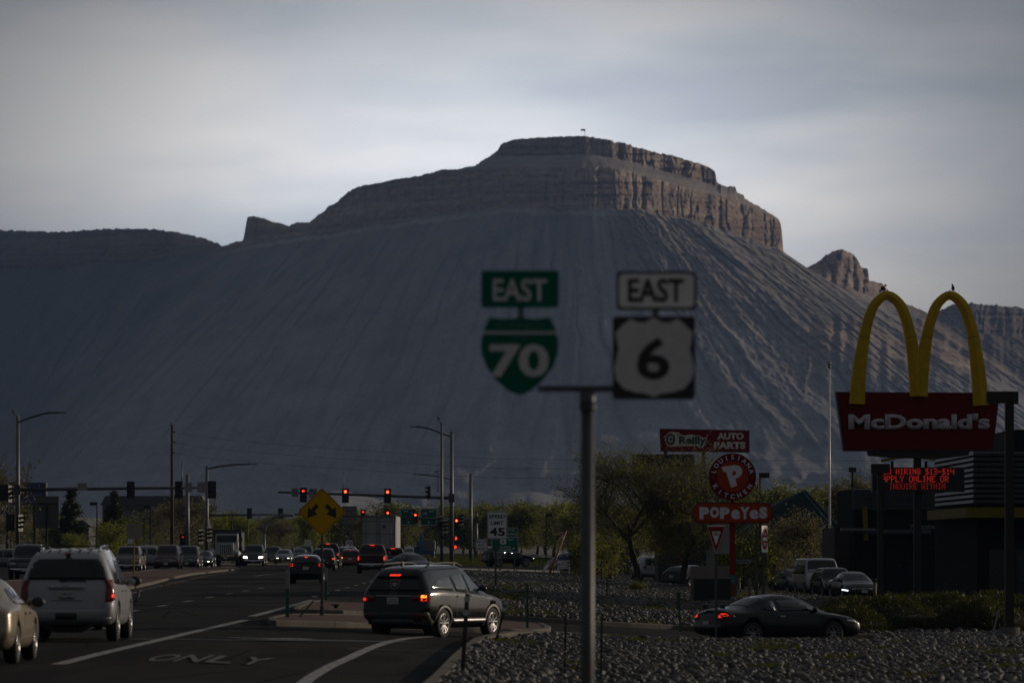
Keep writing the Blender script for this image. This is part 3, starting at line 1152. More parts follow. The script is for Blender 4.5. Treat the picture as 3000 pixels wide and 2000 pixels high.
bb = bb + (fbm(u / 26, u * 0, 3, 55) - .5) * 12
Dc = ip(D_T, u)
S = ip(S_T, u)
FOOT = 1585.0
n0, n1, n2, n3 = 16, 9, 34, 190
rows_y, rows_D, rows_k, rows_px = [], [], [], []
D_b = Dc + 170 * np.clip((u - 1840) / 450, 0, 1) * (1 - .7 * sstep(2294, 2500, u))
D_m = D_b + 55 + 30 * fbm(u / 60, u * 0, 2, 4)
D_u = D_m + 150
D_s = D_u + 25
back = []
rowsP = []
for a, dz_, dD in ((0, -260, 900), (1, -60, 420), (2, -4, 160)):
    z = EYE - (sky_y - HZ) * D_s / F + dz_
    D = D_s + dD
    rowsP.append((((u - 1500) * D_s / F), D, z, np.zeros(NU), np.zeros(NU)))


def add_row(px, py, D, kind, disp):
    Dd = D - disp
    rowsP.append(((px - 1500) * Dd / F, Dd, EYE - (py - HZ) * Dd / F, np.full(NU, kind), disp))


def buttress(px, py, amp, per, seed):
    warp = (fbm(px / 50, py / 30, 2, seed + 7) - .5) * 20
    a = (vnoise((px + warp) / per, py * 0 + seed, seed) - .5)
    b = (vnoise((px + warp * .6) / (per * .37), py / 90, seed + 1) - .5)
    c3 = (fbm(px / 5, py / 9, 3, seed + 2) - .5)
    ledge = (vnoise(py / 7, px / 160, seed + 3) - .5)
    n4 = vnoise((px + warp * .4) / 13, py / 140, seed + 5)
    crack = np.exp(-np.abs(n4 - .5) / .035)
    return amp * (1.0 * a + .62 * b + .42 * c3 + .75 * ledge) - crack * 9 * np.minimum(1, amp / 10)


lit = sstep(1740, 1850, u)
for i in range(n0):
    t = i / (n0 - 1)
    y = sky_y + (ub - sky_y) * t
    dsp = buttress(u, y, 1.0, 46, 21) * (16 + 16 * lit) * sstep(0, 8, ub - sky_y)
    add_row(u, y, D_s + (D_u - D_s) * t, 1.0, dsp)
for i in range(1, n1):
    t = i / n1
    y = ub + (mt - ub) * t
    dsp = (fbm(u / 14, y / 10, 3, 31) - .5) * 12
    add_row(u, y, D_u + (D_m - D_u) * t, .45, dsp)
for i in range(n2):
    t = i / (n2 - 1)
    y = mt + (bb - mt) * t
    amp = (11 + 10 * lit) * sstep(0, 25, bb - mt) * (0.5 + 0.5 * np.minimum(1, 4 * t + .2))
    dsp = buttress(u, y, 1.0, 42, 41) * amp
    add_row(u, y, D_m + (D_b - D_m) * t, 1.0, dsp)
dfoot = 1150 + 200 * np.sin(u / 420.0)
for i in range(1, n3 + 1):
    v = i / n3
    y = bb + (FOOT + 12 - bb) * v
    dy_ = y - bb
    wob = (fbm(u / 70, v * 3.0 + u * 0, 3, 61) - .5) * 60 * v
    px = u + S * dy_ + wob
    D = Dc - dfoot * v ** 1.45
    env = np.sin(np.minimum(1, v * 1.15) * PI) ** .5 * (1 - .35 * v)
    ww = u + (fbm(u / 40, v * 9 + u * 0, 3, 62) - .5) * 22
    big = ridged(ww / 150, v * 2.2 + u * 0, 63, 2) - .5
    midr = ridged(ww / 44, v * 3.2 + u * 0, 64, 2) - .5
    fine = ridged(ww / 15, v * 6 + u * 0, 65, 2) - .5
    rl = sstep(1720, 1850, u)
    dsp = env * (big * (58 - 8 * rl) + midr * (34 - 8 * rl) + fine * (10 + 2 * rl))
    g1 = np.exp(-np.abs(vnoise(ww / 30, v * 2.6 + u * 0, 164) - .5) / .05)
    g2_ = np.exp(-np.abs(vnoise(ww / 11, v * 5 + u * 0, 165) - .5) / .06)
    dsp = dsp - env * (g1 * 11 + g2_ * 4)
    lower = sstep(.55, .9, v)
    dsp = dsp + lower * (ridged(px / 170, y / 95, 66, 3) - .5) * 75
    dsp = dsp + rl * (fbm(px / 7, y / 6, 3, 67) - .5) * 16 * (1 - lower)
    # a band of low cliffs half-way down the right flank
    step_ = 1040 + (fbm(px / 90, px * 0, 3, 68) - .5) * 110
    sc = sstep(2230, 2400, px)
    flute = (ridged(px / 34, y / 300, 69, 2) - .5) * 40 * sc * sstep(step_ - 110, step_ - 60, y) * (1 - sstep(step_ + 60, step_ + 130, y))
    dsp = dsp + flute
    kindv = .32 * (1 - sstep(0, 34, dy_)) + .5 * sc * sstep(step_ - 110, step_ - 70, y) * (1 - sstep(step_ + 30, step_ + 90, y)) + .4 * rl * (1 - sstep(.25, .5, v))
    Dd = D - dsp
    gul = np.minimum(1, g1 * .9 + g2_ * .5)
    rowsP.append(((px - 1500) * Dd / F, Dd, EYE - (y - HZ) * Dd / F, kindv, gul * env))
P = np.stack([np.stack([r[0], r[1], r[2]], -1) for r in rowsP], 0)
me = grid_mesh('mountain', P)
GU = np.zeros((len(rowsP), NU))
GU[-n3:] = np.stack([r[4] for r in rowsP[-n3:]], 0)
add_attr(me, 'gully', GU.ravel())
# outer ridges painted darker: scrubby tone plus frame-edge dimming put into the colour
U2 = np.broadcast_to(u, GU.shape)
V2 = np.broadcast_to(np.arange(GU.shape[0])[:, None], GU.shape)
add_attr(me, 'scrub_dim', (sstep(1050, 200, U2 + (fbm(U2 / 120, V2 / 30.0, 3, 171) - .5) * 500) * .75 + sstep(2560, 2760, U2) * .7).ravel())
add_attr(me, 'rock', np.stack([r[3] for r in rowsP], 0).ravel())
# pale seam just under the cliff
seam = []
for k, r in enumerate(rowsP):
    seam.append(np.zeros(NU))
base_i = 3 + n0 + (n1 - 1) + n2
for k in range(base_i, len(rowsP)):
    v = (k - base_i + 1) / n3
    y = bb + (FOOT + 12 - bb) * v
    seam[k] = sstep(560, 900, u) * (1 - sstep(2200, 2400, u)) * sstep(6, 13, y - bb) * (1 - sstep(17, 26, y - bb)) * (.45 + .9 * fbm(u / 18, u * 0, 2, 71))
add_attr(me, 'seam', np.stack(seam, 0).ravel())
M = NT('desert_rock')
at = M.n('ShaderNodeAttribute', attribute_name='rock')
se = M.n('ShaderNodeAttribute', attribute_name='seam')
nA = M.noise(0.012, 6, 0.6)
nB = M.noise(0.05, 8, 0.65, stretch=(1, 1, 3.5))
nC = M.noise(0.007, 3, 0.5, stretch=(0.2, 0.2, 9))
talus = M.ramp(nA, [(0.3, (0.20, 0.195, 0.195)), (0.7, (0.30, 0.29, 0.29))])
rock = M.ramp(M.mix(0.5, nB, nC), [(0.36, (0.13, 0.085, 0.06)), (0.5, (0.29, 0.21, 0.155)), (0.62, (0.46, 0.36, 0.28))])
gu = M.n('ShaderNodeAttribute', attribute_name='gully')
gm = M.n('ShaderNodeMath', operation='MULTIPLY')
gm.inputs[1].default_value = .5
M.l(gu.outputs['Fac'], gm.inputs[0])
talus = M.mix(gm.outputs[0], talus, (0.06, 0.054, 0.05))  # channels darkened: debris tone plus missing crease shade put into the colour
sc_ = M.n('ShaderNodeAttribute', attribute_name='scrub_dim')
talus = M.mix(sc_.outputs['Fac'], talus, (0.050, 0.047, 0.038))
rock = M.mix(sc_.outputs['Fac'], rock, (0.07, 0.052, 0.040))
c = M.mix(at.outputs['Fac'], talus, rock)
c = M.mix(se.outputs['Fac'], c, (0.42, 0.40, 0.38))
speck = M.noise(0.16, 6, 0.7)
c = M.mix(M.ramp(speck, [(0.56, (0, 0, 0)), (0.64, (1, 1, 1))]), c, M.mix(0.45, c, (0.05, 0.05, 0.03)))
M.l(c, M.b.inputs['Base Color'])
M.b.inputs['Roughness'].default_value = 0.95
M.b.inputs['Specular IOR Level'].default_value = 0.15
M.bump(M.noise(0.06, 8, 0.7), 0.8, 6.0)
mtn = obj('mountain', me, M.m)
tag(mtn, kind='structure')
ROCKM = M.m

# badlands in front of the foot of the mesa
pxs = np.linspace(-250, 3250, 520)
crest = 1492 - 34 * fbm(pxs / 210, pxs * 0, 3, 81) - 32 * np.exp(-((pxs - 975) / 120) ** 2) - 30 * np.exp(-((pxs - 1560) / 120) ** 2) \
    - 30 * np.exp(-((pxs - 1800) / 120) ** 2) - 40 * np.exp(-((pxs - 2080) / 120) ** 2) - 50 * np.exp(-((pxs - 2400) / 150) ** 2) - 90 * np.exp(-((pxs - 2900) / 220) ** 2) \
    + 45 * np.exp(-((pxs - 300) / 400) ** 2)
rowsF = []
for i in range(70):
    v = i / 69
    if v < .12:
        t = v / .12
        D = 5650 - 500 * t
        y = crest + (HZ - 20 - crest) * (1 - t) ** 1.5 * .9
    else:
        t = (v - .12) / .88
        D = 5150 - 900 * t
        y = crest + (1600 - crest) * t ** .85
    D = np.full_like(pxs, D)
    dsp = (ridged((pxs + 40 * vnoise(v * 6 + pxs * 0, pxs / 90, 82)) / 60, v * 2 + pxs * 0, 83, 3) - .5) * 70 * math.sin(PI * min(1, max(.02, v)))
    Dd = D - dsp
    rowsF.append(np.stack([(pxs - 1500) * Dd / F, Dd, EYE - (y - HZ) * Dd / F], -1))
M = NT('shale')
nA = M.noise(0.02, 6, 0.6)
M.l(M.ramp(nA, [(0.3, (0.15, 0.145, 0.14)), (0.7, (0.22, 0.21, 0.20))]), M.b.inputs['Base Color'])
M.b.inputs['Roughness'].default_value = 0.95
M.bump(M.noise(0.08, 6, 0.6), 0.6, 3.0)
tag(obj('hills', grid_mesh('hills', np.stack(rowsF, 0)), M.m), kind='structure')

# flag on the summit
t = thing('summit_flag', PT(1714, 402, 6640), 'tiny dark flag on a thin pole on top of the mesa', 'flag')
MB().tube([(0, 0, -8), (0, 0, 11)], .3, 5).build('pole', GALVD, t)
MB().prism([(0, 8), (-3, 9), (-6, 8.4), (-6, 11), (-3, 11.4), (0, 11)], -.25, .25).build('flag_cloth', mat('dark_cloth', (.06, .05, .07), .8), t)

# ------------------------------------------------------------------ air
hz = MB().box((0, 4000, 480), (9400, 8400, 970 + 12))
hz_o = hz.build('haze', None)
hz_o.data.materials.clear()
hm = bpy.data.materials.new('air')
hm.use_nodes = True
hn = hm.node_tree
hn.nodes.clear()
ho = hn.nodes.new('ShaderNodeOutputMaterial')
hv = hn.nodes.new('ShaderNodeVolumePrincipled')
hv.inputs['Color'].default_value = (0.36, 0.56, 1.0, 1)
hv.inputs['Density'].default_value = 3.4e-5
hv.inputs['Anisotropy'].default_value = 0.2
hn.links.new(hv.outputs[0], ho.inputs['Volume'])
hz_o.data.materials.append(hm)
tag(hz_o, kind='stuff')

# ------------------------------------------------------------------ roads
def gz(x, y, d=0.0):
    return float(ground(x, y)) + d


def sheet(name, poly, dz, m, step=6.0, parent=None):
    """a thin sheet draped on the ground; poly in x,y"""
    bm = bmesh.new()
    bm.faces.new([bm.verts.new((x, y, 0)) for x, y in poly])
    for ax in (0, 1):
        vals = [p[ax] for p in poly]
        st = step if ax else step * .4
        n = int((max(vals) - min(vals)) / st)
        for i in range(1, n):
            c = min(vals) + (max(vals) - min(vals)) * i / n
            bmesh.ops.bisect_plane(bm, geom=bm.verts[:] + bm.edges[:] + bm.faces[:], plane_co=(c, 0, 0) if ax == 0 else (0, c, 0),
                                   plane_no=(1, 0, 0) if ax == 0 else (0, 1, 0))
    bmesh.ops.triangulate(bm, faces=bm.faces)
    for v in bm.verts:
        v.co.z = gz(v.co.x, v.co.y, dz)
    for f in bm.faces:
        f.smooth = True
        if f.normal.z < 0:
            f.normal_flip()
    me = bpy.data.meshes.new(name)
    bm.to_mesh(me)
    bm.free()
    return obj(name, me, m, parent)


M = NT('asphalt')
n1_ = M.noise(0.35, 6, 0.65, stretch=(2.2, 0.25, 1))
n2_ = M.noise(38.0, 3, 0.7)
n3_ = M.noise(1.1, 5, 0.6, stretch=(3.0, 0.06, 1))
c = M.ramp(n1_, [(0.3, (0.014, 0.014, 0.0145)), (0.7, (0.030, 0.0295, 0.029))])
c = M.mix(0.35, c, M.ramp(n2_, [(0.3, (0.010, 0.010, 0.010)), (0.75, (0.065, 0.065, 0.063))]))
c = M.mix(M.ramp(n3_, [(0.56, (0, 0, 0)), (0.66, (0.6, 0.6, 0.6))]), c, (0.028, 0.028, 0.028))
vo = M.n('ShaderNodeTexVoronoi', feature='DISTANCE_TO_EDGE')
vm = M.n('ShaderNodeMapping')
vm.inputs['Scale'].default_value = (0.30, 0.085, 1)
vc = M.n('ShaderNodeTexCoord')
vw = M.mix(.12, vc.outputs['Object'], M.n('ShaderNodeTexNoise').outputs['Color'])
M.l(vc.outputs['Object'], vm.inputs[0])
M.l(vm.outputs[0], vo.inputs['Vector'])
vo.inputs['Scale'].default_value = 1.0
c = M.mix(M.ramp(vo.outputs['Distance'], [(0.004, (1, 1, 1)), (0.014, (0, 0, 0))]), c, (0.006, 0.006, 0.006))
pn = M.noise(0.12, 2, .5, stretch=(1.6, .35, 1))
c = M.mix(M.ramp(pn, [(0.555, (0, 0, 0)), (0.57, (.55, .55, .55))]), c, (0.012, 0.012, 0.012))
M.l(c, M.b.inputs['Base Color'])
M.b.inputs['Roughness'].default_value = 0.95
M.b.inputs['Specular IOR Level'].default_value = 0.04
M.bump(n2_, 0.5, 0.006)
ASPH = M.m
road_poly = [(-60, 40), (60, 40), (60, 450), (-60, 450)]
r = sheet('road', road_poly, 0.0, ASPH)
tag(r, kind='structure')
tag(sheet('far_road', [(-16, 450.05), (6, 450.05), (4, 950), (-30, 950)], 0.0, ASPH, 30), kind='structure')

WPAINT = mat('road_paint_white', (0.42, 0.42, 0.41), 0.7, 0, 0.45, 9)
YPAINT = mat('road_paint_yellow', (0.50, 0.20, 0.03), 0.7, 0, 0.3, 5)


def worn(name, col):
    M = NT(name)
    f = M.noise(7.0, 6, 0.75)
    M.l(M.mix(M.ramp(f, [(0.44, (0, 0, 0)), (0.58, (1, 1, 1))]), (0.04, 0.04, 0.04), tuple(col)), M.b.inputs['Base Color'])
    M.b.inputs['Roughness'].default_value = 0.8
    return M.m


WPAINT = worn('road_paint_white_worn', (0.46, 0.46, 0.45))
FAINT = worn('worn_letter_paint', (0.11, 0.11, 0.108))
YPAINT = worn('road_paint_orange_worn', (0.42, 0.16, 0.03))


def ribbon(pts, w, dz=0.008, mb=None, sub=6):
    mb = mb or MB()
    pts = [Vector((a, b, 0)) for a, b in pts]
    q = []
    for i in range(len(pts) - 1):
        p0, p1, p2, p3 = pts[max(0, i - 1)], pts[i], pts[i + 1], pts[min(len(pts) - 1, i + 2)]
        for k in range(sub):
            t = k / sub
            q.append(0.5 * ((2 * p1) + (-p0 + p2) * t + (2 * p0 - 5 * p1 + 4 * p2 - p3) * t * t + (-p0 + 3 * p1 - 3 * p2 + p3) * t ** 3))
    q.append(pts[-1])
    vs = []
    for i, p in enumerate(q):
        d = (q[min(i + 1, len(q) - 1)] - q[max(0, i - 1)]).normalized()
        n = Vector((-d.y, d.x, 0)) * w / 2
        for s in (1, -1):
            a = p + n * s
            vs.append((a.x, a.y, gz(a.x, a.y, dz)))
    fs = [(2 * i, 2 * i + 1, 2 * i + 3, 2 * i + 2) for i in range(len(q) - 1)]
    mb.add(vs, fs, True)
    return mb


def gpts(L):
    return [GP(a, b)[:2] for a, b in L]


def marking(name, pts, w, m=WPAINT, px=True):
    o = ribbon(gpts(pts) if px else pts, w).build(name, m)
    tag(o, kind='structure')
    return o


marking('road_line', [(170, 1946), (300, 1913), (450, 1878), (600, 1843), (718, 1816)], .26)
marking('road_line', [(737, 1805), (830, 1781), (915, 1757)], .26)
marking('road_line', [(862, 2030), (900, 1992), (960, 1955), (1020, 1928), (1080, 1900), (1140, 1880), (1200, 1869), (1290, 1863)], .22)
marking('road_line', [(672, 1867), (780, 1870), (905, 1871)], .35)
marking('edge_line', [(560, 1697), (470, 1716), (390, 1736), (330, 1752)][::-1] + [(620, 1684), (700, 1672)], .16, YPAINT)
marking('road_line', [(745, 1687), (800, 1680), (915, 1671)], .16)
for i in range(9):
    y0 = 118 + 12.2 * i
    marking('lane_dash', [(-11.45, y0), (-11.4, y0 + 3.2)], .2, px=False)
for i in range(10):
    y0 = 182 + 12.2 * i
    marking('lane_dash', [(-7.55, y0), (-7.6, y0 + 3.2)], .2, px=False)
for i, (s_, px_) in enumerate((('O', 480), ('N', 565), ('L', 655), ('Y', 745))):
    me_ = text_mesh(s_, 5.0, .46, bold=.015)
    n_ = len(me_.vertices)
    co = np.empty(n_ * 3, np.float32)
    me_.vertices.foreach_get('co', co)
    co = co.reshape(-1, 3)
    cx_ = (px_ - 1500) * 85.5 / F
    X_ = co[:, 0] + cx_
    Y_ = co[:, 2] + 85.8
    me_.vertices.foreach_set('co', np.stack([X_, Y_, ground(X_, Y_) + .009], 1).astype(np.float32).ravel())
    tag(obj('road_letter', me_, FAINT), kind='structure')
# tar seams and the pavement joint across the lanes
TAR = mat('tar_seam', (0.015, 0.015, 0.016), 0.5)
for pts in ([(350, 1768), (900, 1772), (1060, 1773)], [(640, 1717), (830, 1720), (1060, 1722)], [(300, 1870), (700, 1874), (1000, 1876), (1200, 1880)],
            [(1020, 1900), (1230, 1905), (1330, 1907)]):
    marking('tar_seam', pts, .5 if pts[0][0] != 1020 else .08, TAR)

# ------------------------------------------------------------------ kerbs and islands
M = NT('kerb_concrete')
f1 = M.noise(1.6, 6, 0.65)
f2 = M.noise(30, 3, 0.6)
c = M.ramp(f1, [(0.3, (0.085, 0.075, 0.065)), (0.7, (0.175, 0.158, 0.138))])
M.l(M.mix(0.25, c, M.ramp(f2, [(0.3, (0.1, 0.09, 0.08)), (0.7, (0.3, 0.28, 0.25))])), M.b.inputs['Base Color'])
M.b.inputs['Roughness'].default_value = 0.95
M.b.inputs['Specular IOR Level'].default_value = 0.1
M.bump(f2, 0.5, 0.01)
KERB = M.m
M = NT('stamped_brick')
bt = M.n('ShaderNodeTexBrick')
tcn = M.n('ShaderNodeTexCoord')
M.l(tcn.outputs['Object'], bt.inputs['Vector'])
bt.inputs['Scale'].default_value = 4.5
bt.inputs['Color1'].default_value = (0.17, 0.085, 0.07, 1)
bt.inputs['Color2'].default_value = (0.12, 0.065, 0.055, 1)
bt.inputs['Mortar'].default_value = (0.05, 0.04, 0.036, 1)
bt.inputs['Mortar Size'].default_value = 0.03
fn = M.noise(2.0, 5, 0.6)
M.l(M.mix(M.ramp(fn, [(0.35, (0, 0, 0)), (0.75, (.6, .6, .6))]), bt.outputs['Color'], (0.16, 0.13, 0.11)), M.b.inputs['Base Color'])
M.b.inputs['Roughness'].default_value = 0.95
M.b.inputs['Specular IOR Level'].default_value = 0.1
M.bump(bt.outputs['Fac'], -0.6, 0.01)
BRICK = M.m


def resample(pts, step):
    out = []
    for i in range(len(pts)):
        a, b = Vector(pts[i]), Vector(pts[(i + 1) % len(pts)])
        n = max(1, int((b - a).length / step))
        for k in range(n):
            out.append(tuple(a.lerp(b, k / n)))
    return out


def kerb_run(name, pts, w=.18, h=.14, parent=None, closed=False, seg=3.0):
    """kerb stones laid end to end along a line with open joints"""
    pts = [Vector(p) for p in pts]
    q = [pts[0]]
    L_ = 0
    path = pts + ([pts[0]] if closed else [])
    # arc-length samples
    cum = [0]
    for a, b in zip(path[:-1], path[1:]):
        cum.append(cum[-1] + (b - a).length)
    tot = cum[-1]

    def atl(s):
        s = min(max(s, 0), tot)
        for i in range(len(cum) - 1):
            if s <= cum[i + 1] + 1e-9:
                return path[i].lerp(path[i + 1], (s - cum[i]) / max(1e-6, cum[i + 1] - cum[i]))
        return path[-1]
    n = max(1, int(tot / seg))
    objs = []
    for i in range(n):
        s0, s1 = tot * i / n + .012, tot * (i + 1) / n - .012
        m = MB()
        vs = []
        K = 5
        for k in range(K + 1):
            p = atl(s0 + (s1 - s0) * k / K)
            d = atl(s0 + (s1 - s0) * k / K + .15) - atl(s0 + (s1 - s0) * k / K - .15)
            d.normalize()
            nn = Vector((-d.y, d.x))
            for o, z in ((-w / 2, -.12), (-w / 2, h - .03), (-w / 2 + .03, h), (w / 2 - .03, h), (w / 2, h - .03), (w / 2, -.12)):
                a = p + nn * o
                vs.append((a.x, a.y, gz(a.x, a.y, z)))
        fs = []
        for k in range(K):
            for j in range(5):
                a = k * 6 + j
                fs.append((a, a + 1, a + 7, a + 6))
        fs += [(0, 1, 2, 3, 4, 5), tuple(K * 6 + j for j in (5, 4, 3, 2, 1, 0))]
        m.add(vs, fs)
        o = m.build(name, KERB, parent)
        objs.append(o)
    return objs


def empty_struct(name):
    e = bpy.data.objects.new(name, None)
    link(e)
    tag(e, kind='structure')
    return e


def island(name, outline, seg=2.5, h=.14):
    """brick paved island with a ring of kerb stones"""
    e = empty_struct(name)
    kerb_run('kerb_stone', outline, .20, h, e, True, seg)
    s = sheet('brick_paving', outline, h - .02, BRICK, 3.0, e)
    return e


def arc(cx, cy, r, a0, a1, n=8):
    return [(cx + r * math.cos(math.radians(a0 + (a1 - a0) * k / n)), cy + r * math.sin(math.radians(a0 + (a1 - a0) * k / n))) for k in range(n + 1)]


A = lambda px, py: GP(px, py)[:2]
near = [A(800, 1832), A(1000, 1836), A(1200, 1842), A(1400, 1852), A(1560, 1858), A(1600, 1853), A(1604, 1846), A(1580, 1836), A(1430, 1826), A(1200, 1816), A(1000, 1812), A(840, 1812), A(795, 1822)]
island('splitter_island', near, 2.2)
backi = [A(868, 1797), A(1000, 1801), A(1200, 1806), A(1430, 1815), A(1430, 1800), A(1200, 1783), A(1000, 1772), A(940, 1768), A(905, 1774), A(872, 1788)]
island('corner_island', backi, 2.2)
med = [(-17.6, 150), (-17.2, 190)] + gpts([(385, 1724), (440, 1712), (500, 1696), (560, 1684), (640, 1675), (700, 1669), (690, 1664)]) + gpts([(480, 1668), (385, 1680)]) + [(-26, 215), (-24, 150)]
island('median', med, 3.0)
# kerb along the driveway edge of the middle bed, along the near bed and far kerbs
ke = empty_struct('kerb')
mid_line = gpts([(1432, 1812), (1560, 1820), (1700, 1829), (1850, 1837), (1990, 1844), (2090, 1852)]) + [(9.5, 146), (16, 150), (30, 152)]
kerb_run('kerb_stone', mid_line, .22, .16, ke, False, 3.0)
near_line = [(-1.5, 62)] + gpts([(1288, 2000), (1310, 1975), (1340, 1940), (1372, 1910), (1400, 1888)]) + [(-.55, 116), (-.1, 122), (.8, 126), (2.5, 128), (6, 128.5), (9, 130)]
kerb_run('kerb_stone', near_line, .26, .15, ke, False, 3.0)
kerb_run('kerb_stone', gpts([(1345, 1673), (1480, 1676), (1620, 1683), (1760, 1690)]), .25, .14, ke, False, 5.0)
# concrete walk beyond the beds
wk = sheet('sidewalk', gpts([(1340, 1669), (1480, 1671), (1640, 1677), (1640, 1671), (1480, 1666), (1340, 1664)]), .012, mat('walk_concrete', (.3, .27, .24), .9, bump=.3, scale=4), 6)
tag(wk, kind='structure')

# ------------------------------------------------------------------ vehicles in the scene
WHITE = paint('white_paint', (0.34, 0.35, 0.38), .05, .3)
BLACKC = paint('black_paint', (0.006, 0.007, 0.009), .1, .12)
NAVY = paint('dark_blue_paint', (0.010, 0.011, 0.018), .2, .25)
BEIGE = paint('beige_paint', (0.33, 0.27, 0.19), .45, .3)
SILVER = paint('silver_paint', (0.19, 0.195, 0.21), .5, .3)
MAROON = paint('maroon_paint', (0.05, 0.013, 0.015), .3, .3)
REDC = paint('red_paint', (0.20, 0.02, 0.02), .2, .3)
GREYC = paint('grey_paint', (0.035, 0.036, 0.04), .3, .3)
TAN = paint('tan_paint', (0.15, 0.12, 0.10), .3, .35)


def behind(px, Dr, L):
    """centre point of a vehicle facing away whose tail is at depth Dr"""
    p = AT(px, Dr)
    return (p.x, Dr + L / 2, float(ground(p.x, Dr + L / 2)))


def oncoming(px, Df, L):
    return behind(px, Df, L)


# --- white full-size suv, close on the left
L_ = 5.13
loc = behind(197, 99, L_)
root, B, part, Z = vehicle('suv', 'white_suv', loc, 'large white SUV', 'SUV',
                           math.radians(-0.3), L_, 2.0, 1.95, WHITE, facing=None, wr=.40, detail=2, plate=False)
root['label'] = 'large white SUV with chrome roof rack seen from behind, beside the beige sedan'
off = (0, -L_ / 2, 0)
hw = .965
part('rear_window', patch(B, 'rear', poly_round([(-.84, 1.30), (.84, 1.30), (.70, 1.79), (-.70, 1.79)], .07), .022), GLASS)
part('high_brake_lamp', patch(B, 'rear', [(-.23, 1.795), (.23, 1.795), (.22, 1.845), (-.22, 1.845)], .03), TAILDARK)
for s in (-1, 1):
    t = part('tail_lamp', patch(B, 'rear', poly_round([(s * .80, .82), (s * .955, .84), (s * .945, 1.30), (s * .83, 1.30)], .03), .02, depth=.05), TAILDARK)
    part('clear_lens', patch(B, 'rear', [(s * .82, 1.03), (s * .94, 1.03), (s * .94, 1.10), (s * .82, 1.10)], .032), mat('clear_lens', (.3, .12, .12), .2), t)
    part('tail_lamp_side', patch(B, 'side', poly_round([(.03, .84), (.17, .88), (.20, 1.30), (.07, 1.30)], .02), .014, s, depth=.04), TAILDARK)
    if s == 1:
        part('glowing_bulb', patch(B, 'side', [(.05, .93), (.11, .93), (.11, .99), (.06, .99)], .026, 1, depth=.01), TAILLIT)
part('bumper', patch(B, 'rear', poly_round([(-.95, .43), (.95, .43), (.97, .66), (.97, .83), (.8, .83), (.78, .69), (-.78, .69), (-.8, .83), (-.97, .83), (-.97, .66)], .03), .07, depth=.1, step=.09), WHITE)
part('lower_bumper', patch(B, 'rear', poly_round([(-.90, .36), (.90, .36), (.93, .52), (-.93, .52)], .04), .055, depth=.1), SILVER)
part('tailgate_gap', patch(B, 'rear', [(-.78, .665), (.78, .665), (.78, .695), (-.78, .695)], .012, depth=.01), BLACKP)
for s in (-1, 1):
    part('tailgate_seam', patch(B, 'rear', [(s * .79, .70), (s * .80, .70), (s * .84, 1.3), (s * .83, 1.3)], .004, depth=.01), BLACKP)
part('hitch_cover', patch(B, 'rear', poly_round([(-.22, .47), (.22, .47), (.22, .61), (-.22, .61)], .02), .09, depth=.02), BLACKP)
part('plate_recess', patch(B, 'rear', poly_round([(-.33, .86), (.33, .86), (.30, .91), (-.30, .91)], .02), .012, depth=.02), WHITE)
part('gate_handle_bar', patch(B, 'rear', poly_round([(-.38, 1.10), (.38, 1.10), (.38, 1.19), (-.38, 1.19)], .04), .03, depth=.03), WHITE)
yp = B.endY(0, 1.0)
pl = MB().prism(rrect(.32, .165, .02, 3, 0, .985), yp - .035, yp - .02).build('number_plate', PLATE, root)
pl.location = off
tm = text('plate_lettering', 'QSB·315', PLATEG, pl, (0, yp - .037, .99), h=.07, w=.27, bold=.01)
MB().prism([(-.16, .905), (.16, .905), (.16, .925), (.05, .94), (-.05, .928), (-.16, .935)], yp - .0365, yp - .0355).build('plate_band', PLATEG, pl)
emb = MB().prism([(-.10, 1.12), (-.035, 1.12), (-.03, 1.105), (.04, 1.105), (.035, 1.12), (.09, 1.12), (.10, 1.155), (.04, 1.155), (.035, 1.17), (-.03, 1.17), (-.035, 1.155), (-.09, 1.155)], yp - .065, yp - .055)
emb.build('tailgate_emblem', mat('dull_chrome', (.3, .3, .3), .35, .8), root).location = off
wp = MB().bar((-.14, B.endY(0, 1.31) - .04, 1.285), (.40, B.endY(.4, 1.3) - .03, 1.272), .022).box((-.10, B.endY(0, 1.3) - .03, 1.285), (.10, .05, .05))
wp.build('rear_wiper', BLACKP, root).location = off
yy = B.endY(.6, .8)
m = MB()
for k in range(4):
    m.box((.58 + .03 * k, yy - .012, .875), (.022, .012, .022))
m.build('badge', CHROME, root).location = off
m = MB()
for k in range(6):
    m.box((-.72 + .035 * k, yy - .012, .885), (.024, .012, .022))
m.build('badge', mat('dull_chrome', (.3, .3, .3), .35, .8), root).location = off
for s in (-1, 1):
    pts = [(s * .62, .55, 1.88), (s * .64, .70, 1.965), (s * .64, 1.4, 1.985), (s * .64, 2.4, 1.985), (s * .62, 2.75, 1.93)]
    MB().tube(pts, .024, 8).build('roof_rail', CHROME if s > 0 else BLACKP, root).location = off
for yb in (.8, 2.35):
    MB().bar((-.64, yb, 1.99), (.64, yb, 1.99), .05, .025).build('rack_crossbar', BLACKP, root).location = off
for xb in (-.42, -.21, 0, .21, .42):
    m = MB().box((xb, 1.2, B.topZ(xb, 1.2) + .004), (.05, 1.6, .02))
    m.build('roof_rib', WHITE, root).location = off
for s in (-1, 1):
    m = MB().ell((s * 1.13, 3.42, 1.24), (.14, .07, .11), 12, 8)
    m.bar((s * .94, 3.42, 1.18), (s * 1.08, 3.42, 1.2), .06)
    m.build('tow_mirror', BLACKP, root).location = off
MB().tube([(.98, 5.0, .75), (1.06, 5.1, .9), (1.06, 5.12, 1.02)], .03, 6).build('brush_guard', BLACKP, root).location = off
m = MB().tube([(-.5, .02, .33), (-.2, .0, .25), (.3, .0, .25), (.55, .05, .34)], .05, 7)
m.build('spare_wheel_carrier', UNDER, root).location = off

